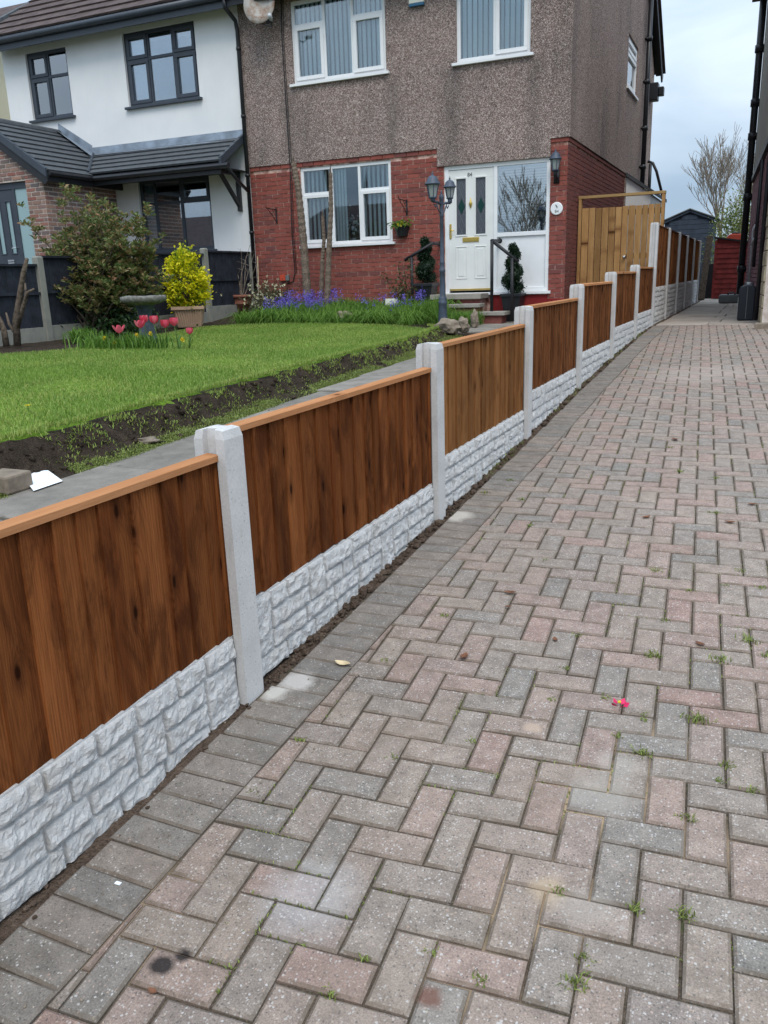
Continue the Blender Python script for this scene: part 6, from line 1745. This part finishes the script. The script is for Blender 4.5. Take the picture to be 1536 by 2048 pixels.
# tulips
def stem_pts(p, h, lean): return [p, (p[0] + lean[0] * .4, p[1] + lean[1] * .4, p[2] + h * .55), (p[0] + lean[0], p[1] + lean[1], p[2] + h)]
tl = [(238, 660, .30, 'half-open'), (280, 650, .36, 'open'), (288, 640, .40, ''), (308, 641, .40, ''), (330, 649, .33, ''), (348, 645, .33, 'orange-tinged'), (379, 662, .20, 'small')]
tlab = ['wide-open pink tulip, leftmost of the clump', 'pink tulip with flared petals, second from the left', 'deep pink tulip just left of the tallest one', 'tallest upright pink tulip of the clump', 'pale-edged pink tulip right of the tallest one', 'orange-tinged pink tulip near the right end of the clump', 'small drooping pink tulip at the right end of the clump']
for k, (x, y, hh_, s_) in enumerate(tl):
    Y_ = by_ - .55 + .10 * ((k * 37) % 5 - 2) / 2; hd = onY(x, y, Y_); b = (hd[0] + random.uniform(-.05, .05), Y_, gz(hd[0], Y_)); hh_ = hd[2] - b[2]
    t = thing('tulip', tlab[k], 'tulip', b, 'pink tulips on the lawn')
    lean = (hd[0] - b[0], 0)
    m = MB(); m.tube(stem_pts(b, hh_ - .03, lean), [.006, .0055, .005], 6); m.build('stem', M['stem'], t, smooth=True)
    top_ = np.array([b[0] + lean[0], b[1], b[2] + hh_ - .035]); opn = .55 if k == 0 else (.38 if k == 1 else .16); s2 = .9 if k == 6 else 1.12
    for j in range(6):
        a = j * math.pi / 3 + .3; e = np.array([math.cos(a), math.sin(a), 0]); f_ = np.array([-math.sin(a), math.cos(a), 0]); up = np.array([0, 0, 1.])
        q = lambda r, z, w: [top_ + e * r + up * z - f_ * w, top_ + e * r * 1.06 + up * z, top_ + e * r + up * z + f_ * w]
        rows = [q(.006, 0, .006), q(.030 * s2, .022 * s2, .022 * s2), q((.033 + opn * .03) * s2, .05 * s2, .024 * s2), q((.026 + opn * .07) * s2, .078 * s2, .012 * s2)]
        m = MB(); m.cur = random.random(); m.add([p for r in rows for p in r], [(i * 3 + c_, i * 3 + c_ + 1, i * 3 + c_ + 4, i * 3 + c_ + 3) for i in range(3) for c_ in range(2)]); m.build('petal', M['tulip'], t, smooth=True)
    n = 3; P = np.repeat(np.array([b]), n, 0); link('leaf', blade_mesh('leaf', P - W0(t), rng.uniform(.16, .22, n), .035, 1.0), M['bladeleaf'], t)
dlab = ['yellow daffodil left of the tulips', 'yellow daffodil under the second tulip', 'yellow daffodil at the foot of the bird bath', 'low yellow daffodil in the left of the clump', 'small yellow daffodil beside the low one', 'pale yellow daffodil lying at the front of the clump', 'small yellow daffodil at the right of the clump']
for k, (x, y) in enumerate([(211, 676), (275, 670), (303, 667), (232, 685), (240, 692), (282, 702), (367, 679)]):
    Y_ = by_ - .62 + .05 * (k % 3); hd = onY(x, y, Y_); b = (hd[0], Y_, gz(hd[0], Y_)); hh_ = max(.04, hd[2] - b[2])
    t = thing('daffodil', dlab[k], 'daffodil', b, 'yellow daffodils on the lawn')
    m = MB(); m.tube([b, (b[0], b[1], b[2] + hh_)], .004, 5); m.build('stem', M['stem'], t)
    q = np.array([b[0], b[1] - .008, b[2] + hh_]); D = np.stack([np.array([math.cos(a), -.3, math.sin(a)]) for a in np.arange(6) * 1.0472])
    link('petals', leaf_mesh('petals', np.repeat(q[None], 6, 0) - W0(t), D, .034, .024, droop=0), M['daff'], t)
    m = MB(); m.tube([q, q + np.array([0, -.028, .002])], [.010, .015], 8, False); m.build('trumpet', M['daff'], t)
t = thing('bulb_leaves', 'clump of tulip and daffodil leaves round the bird bath', 'plant', (bx_, by_ - .35, bz_))
n = 620; P = np.concatenate([np.stack([bx_ + .30 + rng.normal(0, .17, 420), by_ - .58 + rng.normal(0, .09, 420)], 1), np.stack([bx_ - .18 + rng.normal(0, .15, 200), by_ - .62 + rng.normal(0, .09, 200)], 1)])
P = np.column_stack([P, np.array([gz(a, b) for a, b in P])])
link('leaves', blade_mesh('leaves', P - W0(t), rng.uniform(.10, .23, n), .014, .9), M['bladeleaf'], t)
c = onS(58, 828, gz); t = thing('dandelion', 'single yellow dandelion in the near lawn', 'dandelion', (c[0], c[1], gz(c[0], c[1])))
m = MB(); m.tube([(c[0], c[1], c[2]), (c[0], c[1], c[2] + .05)], .003, 5); m.build('stem', M['stem'], t)
D = np.stack([np.array([math.cos(a), math.sin(a), .35]) for a in np.arange(14) * .4488]); link('petals', leaf_mesh('petals', np.repeat(np.array([[0, 0, .05]]), 14, 0), D, .020, .009, droop=0), M['daff'], t)
# terracotta pot with bare twigs
c = onS(476, 626, gz); qx, qy = c[0], c[1] + .12; qz = gz(qx, qy) - .01
t = thing('terracotta_pot', 'round terracotta pot beside the drainpipe', 'plant pot', (qx, qy, qz))
m = MB(); m.lathe([(.145, 0), (.180, .15), (.200, .165), (.198, .18), (.186, .182), (.210, .275), (.236, .28), (.236, .33), (.215, .33), (.205, .285), (.02, .28)], (qx, qy, qz), 24); m.build('pot', M['terracotta'], t, smooth=True)
t = thing('bare_twigs', 'bare pale twigs growing from the terracotta pot', 'plant', (qx, qy, qz + .23))
m = MB(); R_ = random.Random(21)
for k in range(7):
    tgt = Vector(onY([470, 483, 492, 500, 508, 476, 515][k], [520, 505, 512, 490, 508, 545, 520][k], qy)); a = Vector((qx + R_.gauss(0, .03), qy, qz + .22)); md = a.lerp(tgt, .5) + Vector((R_.gauss(0, .03), R_.gauss(0, .05), 0)); m.tube([a, md, tgt], [.010, .007, .003], 5)
    for j in range(3):
        u0 = md.lerp(tgt, R_.random()); m.tube([u0, u0 + Vector((R_.gauss(0, .08), R_.gauss(0, .05), R_.uniform(.02, .12)))], [.004, .0015], 4)
m.build('twig', M['barkpale'], t)
m = MB(); a = onY(518, 600, 11.2); b = onY(515, 513, 11.2); m.tube([a, b], .010, 6); tag(m.build('garden_cane', M['creamleaf']), 'bamboo cane with a tie standing beside the drainpipe', 'cane')
# cream-flowered bush
c = onS(545, 640, gz); ux, uy = onY(546, 612, 11.15)[0], 11.15; uz = gz(ux, uy)
t = thing('cream_flowered_bush', 'loose twiggy bush with small cream flowers below the brick wall', 'bush', (ux, uy, uz))
n = 3800; P = np.stack([ux + rng.normal(.0, .20, n), uy + rng.normal(-.05, .22, n), uz + np.abs(rng.normal(.16, .15, n))], 1)
link('foliage', leaf_mesh('foliage', P - W0(t), rng.normal(size=(n, 3)) + [0, 0, .4], .045, .02), M['bush'], t)
m = MB()
for k in range(40): a = Vector((ux + random.gauss(0, .15), uy, uz)); m.tube([a, a + Vector((random.gauss(0, .22), random.gauss(0, .15), random.uniform(.3, .65)))], [.006, .002], 4)
m.build('stem', M['redstem'], t)
n = 190; P = np.stack([ux + rng.normal(0, .22, n), uy - .12 + rng.normal(0, .2, n), uz + np.abs(rng.normal(.22, .16, n))], 1)
V = np.repeat(P, 4, 0); D = np.tile(np.array([[1, -.4, .3], [-1, -.4, .3], [.2, -.4, 1], [0, -.4, -1.]]), (n, 1))
link('flowers', leaf_mesh('flowers', V - W0(t), D + rng.normal(size=(n * 4, 3)) * .2, .030, .027, droop=0), M['cream_fl'], t)
# three bare palm-like trunks
tr = [((616, 596), (606, 470), (597, 380), (587, 326), .075, .045, 11.25), ((640, 594), (645, 520), (648, 480), (645, 432), .042, .026, 11.30), ((652, 594), (658, 500), (662, 420), (661, 346), .055, .030, 11.15)]
for k, (a, b, c_, d, r0, r1, Y_) in enumerate(tr):
    t = thing('bare_tree', ['thick bare ringed trunk nearest the cable, left of the window', 'short thin bare trunk between the two tall ones', 'tall bare trunk in front of the window mullion'][k], 'tree', tuple(onY(*a, Y_)))
    P_ = [onY(*q, Y_) for q in (a, b, c_, d)]; base = P_[0].copy(); base[2] = gz(base[0], Y_) - .03
    pts = [base]; 
    N_ = 40
    full = [base] + [np.array(p) for p in P_[1:]]
    L2 = []; 
    for j in range(N_ + 1):
        u = j / N_ * 3; i = min(2, int(u)); f_ = u - i; L2.append(full[i] * (1 - f_) + full[i + 1] * f_)
    rr = [(r0 + (r1 - r0) * j / N_) * (1 + (.10 if j % 2 else -.06)) for j in range(N_ + 1)]
    m = MB(); m.tube(L2, rr, 10); m.build('trunk', M['trunk'], t)
    m = MB(); e = Vector(L2[-1]); m.tube([e, e + Vector((0, 0, .06)), e + Vector((.01, 0, .12))], [r1 * .7, r1 * .45, .004], 6); m.build('tip', M['bark'], t)
# bluebells and bed greenery
def bed_points(n, x0, x1, y0, y1):
    X = rng.uniform(x0, x1, n); Y = rng.uniform(y0, y1, n)
    e = np.array([on_far(x) for x in X]); k = Y > e + .03
    return X[k], Y[k]
def on_far(x): return float(np.interp(x, [p[0] for p in far_edge], [p[1] for p in far_edge]))
cx_, cy_ = bed_points(330, -6.55, -3.25, 9.7, 11.5)
kk = 46; wq = np.repeat(np.arange(len(cx_)), kk); n = len(wq)
X = cx_[wq] + rng.normal(0, .035, n); Y = cy_[wq] + rng.normal(0, .030, n)
P = np.stack([X, Y, [gz(a, b) - .035 for a, b in zip(X, Y)]], 1)
tone_ = np.clip(rng.normal(.45, .25, len(cx_)), 0, 1)
o = link('bluebell_leaves', blade_mesh('bluebell_leaves', P, rng.uniform(.16, .36, n) * (.8 + .4 * tone_[wq]), rng.uniform(.010, .018, n), 1.9, np.clip(tone_[wq] + rng.normal(0, .15, n), 0, 1), 1.3), M['bladeleaf'])
tag(o, 'dense green strap leaves of the bluebells in the bed under the window', 'leaves', kind='stuff')
n = 330; bc_ = np.concatenate([rng.normal(-5.75, .40, 13), rng.uniform(-6.5, -4.3, 8)]); X = np.concatenate([rng.choice(bc_, 130) + rng.normal(0, .07, 130), rng.normal(-3.75, .12, 20)]); n = len(X)
Y = np.array([max(on_far(x) + .35, v) for x, v in zip(X, rng.uniform(10.2, 11.3, n))])
Z = np.array([gz(a, b) for a, b in zip(X, Y)]); hh_ = rng.uniform(.16, .30, n)
K = 16; Pb = np.stack([np.repeat(X, K) + rng.normal(0, .020, n * K), np.repeat(Y, K) + rng.normal(0, .020, n * K), np.repeat(Z + hh_, K) + rng.uniform(-.02, .14, n * K)], 1)
D = np.stack([rng.normal(0, 1, n * K), rng.normal(0, 1, n * K), rng.normal(-.5, .5, n * K)], 1)
o = link('bluebells', leaf_mesh('bluebells', Pb, D, .026, .017), M['bluebell']); tag(o, 'mass of violet-blue bluebell flowers in the bed under the window', 'bluebells', kind='stuff')
P = np.stack([X, Y, Z], 1); o = link('bluebell_stems', blade_mesh('bluebell_stems', P, hh_ + .10, .006, .25), M['stem']); tag(o, 'thin green stems carrying the bluebell flowers', 'stems', kind='stuff')
# fresh green growth right of the lamp
n = 3600; X = rng.uniform(-3.65, -2.62, n); Y = rng.uniform(10.2, 10.98, n); P = np.stack([X, Y, [psurf(a, b) - .01 for a, b in zip(X, Y)]], 1)
t = thing('grassy_clump', 'bright green grassy clump in front of the door steps', 'plant', (-3.1, 10.6, .7))
link('leaves', blade_mesh('leaves', P - W0(t), rng.uniform(.16, .33, n), .012, .7), M['bladeleaf'], t)
# rose
ex_, ey_ = onY(795, 560, 11.35)[0], 11.35; ez_ = gz(ex_, ey_)
t = thing('rose_bush', 'young rose bush with bronze leaves beside the left handrail', 'rose bush', (ex_, ey_, ez_))
m = MB(); pts_ = []
for k in range(9):
    tg = Vector(onY(R_.uniform(768, 838), R_.uniform(525, 590), 11.35)); a = Vector((ex_ + R_.gauss(0, .06), ey_, ez_)); md = a.lerp(tg, .5) + Vector((R_.gauss(0, .05), R_.gauss(0, .08), 0)); m.tube([a, md, tg], [.009, .006, .003], 5); pts_ += [a.lerp(md, .7), md, md.lerp(tg, .4), md.lerp(tg, .75), tg]
m.build('stem', M['redstem'], t)
P = np.concatenate([np.array(p)[None] + rng.normal(0, .045, (11, 3)) for p in pts_]); link('foliage', leaf_mesh('foliage', P - W0(t), rng.normal(size=(len(P), 3)), .06, .036), M['roseleaf'], t)
# white ornament in the bed
c = onY(783, 608, 10.95)
t = thing('garden_ornament', 'small white slatted planter box on a flat stone in the bluebell bed', 'planter', (c[0], 10.95, c[2] - .10))
for k in range(5): m = MB(); m.box(c[0] - .085 + k * .034, c[0] - .055 + k * .034, 10.89, 10.92, c[2] - .08, c[2] + .09); m.build('slat', M['alarm'], t)
m = MB(); m.box(c[0] - .085, c[0] + .083, 10.925, 11.03, c[2] - .08, c[2] + .08); m.build('box', M['alarm'], t)
m = MB(); m.box(c[0] - .17, c[0] + .12, 10.84, 11.06, c[2] - .13, c[2] - .082); m.build('base', M['step'], t)
# stones
def stone(px, py, h, r, sq, seed, lab, drop=.4, name='rock'):
    c = onS(px, py, h); m = MB(); rock_mesh(m, (0, 0, 0), r, seed, 3, sq, .5); zmin = min(v[2] for v in m.v)
    m.v = [(c[0] + v[0], c[1] + v[1], c[2] + v[2] - zmin - r * sq[2] * drop * .5) for v in m.v]
    tag(m.build(name, M['stone']), lab, 'rock', 'garden rocks')
stone(690, 643, gz, .16, (1.25, .8, .55), 3, 'flat pale rock among the bluebell leaves')
hp_ = lambda X, Y: max(psurf(X, Y), .64)
stone(896, 668, hp_, .15, (1.15, .9, .72), 8, 'large brown rock at the foot of the lamp post')
stone(926, 664, hp_, .10, (.95, .8, 1.0), 13, 'small grey rock right of the lamp post rock')
stone(949, 655, hp_, .09, (.65, .8, 1.6), 17, 'upright grey rock at the corner of the path')
# concrete block and paper on the path
hpz = lambda X, Y: pz(Y)
c = onS(5, 990, hpz); m = MB(); m.box(c[0] - .30, c[0] + .06, c[1] - .02, c[1] + .14, pz(c[1]) + .004, pz(c[1]) + .095); o = m.build('concrete_block', M['stone'], bevel=.012); tag(o, 'broken concrete kerb block lying on the garden path', 'block')
a = [onS(38, 958, hpz), onS(68, 987, hpz), onS(126, 967, hpz), onS(98, 952, hpz)]
m = MB(); q = [np.array(p) + [0, 0, .014] for p in a]; q[0][2] += .03; q[3][2] += .016
ctr_ = sum(q) / 4; ctr_[2] -= .002
top_ = q; bot = [p - [0, 0, .0015] for p in q]
m.add(top_ + bot, [(0, 1, 2), (0, 2, 3), (6, 5, 4), (7, 6, 4), (0, 4, 5, 1), (1, 5, 6, 2), (2, 6, 7, 3), (3, 7, 4, 0)]); tag(m.build('paper_sheet', M['white']), 'white sheet of paper lying on the garden path', 'paper')
c = onS(292, 886, hpz); 
stone(292, 888, hpz, .06, (1.4, .9, .35), 23, 'small flat stone at the edge of the garden path')

# ================================================================== DEBRIS AND WEEDS ON THE DRIVE
hg = lambda X, Y: zg(Y) + dn(X, Y) + .002
def leaf_thing(px, py, L_s, mat, lab, name='fallen_leaf', curl=.35):
    c = onS(px, py, hg); an = random.uniform(0, 6.28); m = MB(); n = 5; rows = []
    for i in range(n):
        u = i / (n - 1); w = L_s * .28 * math.sin(math.pi * (.08 + .88 * u)); z = .003 + L_s * curl * (u - .5) ** 2 * 1.6
        for s_ in (-1, 0, 1): x = (u - .5) * L_s; yy = s_ * w; rows.append((c[0] + x * math.cos(an) - yy * math.sin(an), c[1] + x * math.sin(an) + yy * math.cos(an), c[2] + z + abs(s_) * w * .35))
    m.add(rows, [(i * 3 + k, i * 3 + k + 1, i * 3 + k + 4, i * 3 + k + 3) for i in range(n - 1) for k in range(2)])
    tag(m.build(name, M[mat]), lab, 'leaf', 'fallen leaves on the drive')
leaf_thing(685, 1330, .065, 'creamleaf', 'curled cream dry leaf on the edging blocks')
for (x, y, l_, lab) in ((1020, 1187, .05, 'dark dry leaf on the blocks at mid drive'), (1110, 1281, .035, 'short dark twig-like leaf near a grey block'), (1460, 1046, .055, 'rust-brown leaf near the right edge of the drive'), (1292, 1036, .05, 'brown leaf far up the drive'), (1400, 1290, .04, 'brown leaf lying in a joint near the right edge'), (928, 1315, .05, 'dark curled leaf left of the middle of the drive'), (305, 1985, .025, 'tiny red-brown leaf near the bottom edge'), (1016, 1215, .03, 'small dark leaf just below the mid-drive leaf'), (1505, 1010, .05, 'brown leaf close to the right edge far up'), (1350, 880, .06, 'brown leaf far away on the drive')):
    leaf_thing(x, y, l_, 'dryleaf', lab)
c = onS(1240, 1414, hg)
t = thing('fallen_blossom', 'pink and yellow fallen blossom on the middle of the drive', 'blossom', tuple(c))
for k in range(5):
    q = c + np.array([.010 * math.cos(k * 1.25), .010 * math.sin(k * 1.25), .004]); D = np.array([[math.cos(k * 1.25), math.sin(k * 1.25), .8]])
    link('petal', leaf_mesh('petal', q[None] - W0(t), D, .026, .020, droop=.0), M['pinkpetal'], t)
m = MB(); rock_mesh(m, c + np.array([-.003, 0, .018]), .007, 2, 1); m.build('centre', M['daff'], t)
c = onS(236, 1767, hg); m = MB(); m.box(c[0] - .008, c[0] + .008, c[1] - .005, c[1] + .005, c[2], c[2] + .002); tag(m.build('paper_scrap', M['white']), 'tiny white scrap of paper on the edging blocks', 'paper')
m = MB(); R_ = random.Random(5)
for i in range(90):
    x, y = R_.uniform(-.02, .35), R_.uniform(-1.3, 1.0); r = R_.uniform(.0018, .0045)
    rock_mesh(m, (x, y, zg(y) + r * .6 + .001), r, i, 1)
tag(m.build('grit', M['stone']), 'scattered fine grit on the edging blocks', 'grit', kind='stuff')
tufts = [(1303, 1310, 1.2), (1395, 1440, 1.5), (1440, 1318, 1.2), (1500, 1280, 1.3), (1285, 1505, .9), (1312, 1142, .9), (1155, 1270, .5), (1130, 1335, .5), (1455, 1530, .7), (1372, 1635, .8), (1370, 1830, .9), (1155, 1965, 1.1), (1275, 1815, .7), (1165, 1915, .6), (1500, 1580, .6), (945, 1480, .4), (1440, 1560, .5), (1238, 1470, .5), (1105, 1400, .4), (890, 1230, .6), (1020, 960, .7), (1045, 998, .7), (970, 985, .7), (1340, 895, .8), (1360, 942, .9), (1430, 955, .6), (1060, 1050, .6), (1380, 1180, .5), (770, 1320, .4), (1090, 1120, .5), (1285, 1425, .4), (1330, 1240, .5), (600, 1480, .4), (785, 1512, .5), (1430, 1025, .8), (1290, 1440, .4), (505, 1580, .4), (1120, 1780, .5), (860, 1900, .4), (730, 1915, .4), (960, 1960, .7), (660, 1985, .5), (1410, 700, .6), (1480, 1140, .5), (1450, 1170, .4), (1210, 1395, .5), (985, 1550, .3), (1535, 1310, .9), (1525, 1175, .6)]
Pw, Hw = [], []
for (x, y, s_) in tufts:
    c = onS(x, y, hg); n = int(30 * s_) + 8
    for k in range(n):
        Pw.append((c[0] + R_.gauss(0, .012 * s_ + .004), c[1] + R_.gauss(0, .008 * s_ + .004), c[2] - .006)); Hw.append(R_.uniform(.008, .020) * s_ + .004)
for k in range(16000):      # moss in random joints, thicker towards the fence side
    y = R_.uniform(-1.2, 9); x = .3 + R_.random() ** 1.3 * 1.4
    a_ = ca * x + sa * y + PDX; b_ = -sa * x + ca * y + PDY
    if R_.random() < .5: a_ = round(a_ / U) * U
    else: b_ = round(b_ / U) * U
    a_ -= PDX; b_ -= PDY; x, y = ca * a_ - sa * b_, sa * a_ + ca * b_
    if mnoise.noise(Vector((x * 3, y * 3, 0))) < .12 or x < BX: continue
    Pw.append((x + R_.gauss(0, .002), y + R_.gauss(0, .002), zg(y) - .008)); Hw.append(R_.uniform(.005, .010))
for k in range(420):       # weeds at the fence foot
    y = R_.choice((R_.gauss(5.2, .5), R_.gauss(3.1, .25), R_.gauss(7.5, .6), R_.gauss(9.6, .4))); Pw.append((R_.uniform(-.03, .02), y, zg(y) - .004)); Hw.append(R_.uniform(.015, .05))
o = link('joint_weeds', blade_mesh('joint_weeds', np.array(Pw), np.array(Hw), .0042, 1.5), M['moss']); tag(o, 'small green weeds and moss growing in the block joints', 'weeds', kind='stuff')

# ================================================================== ACROSS THE STREET (seen only as reflections in the windows)
for (x0, x1, lab) in ((-28, -15.5, 'brick house across the street reflected in the brown house windows'), (-46, -31, 'brick house across the street reflected in the white house windows')):
    t = thing('house', lab, 'house', ((x0 + x1) / 2, -24, -.3))
    m = MB(); m.box(x0, x1, -28, -22, -.5, 3.6); m.build('wall', M['porchbrick'], t)
    m = MB(); m.add([(x0 - .4, -21.5, 3.5), (x1 + .4, -21.5, 3.5), (x1 - 3, -25, 6.1), (x0 + 3, -25, 6.1), (x0 - .4, -28.5, 3.5), (x1 + .4, -28.5, 3.5)], [(0, 1, 2, 3), (3, 2, 5, 4), (1, 5, 2), (0, 3, 4)]); m.build('roof', M['brntile'], t)
bare_tree((-7.9, -10, -.36), 1.6, 1.7, .12, 4, 12, 'bare street tree reflected in the glass beside the front door', (0, 0), .010, .5)
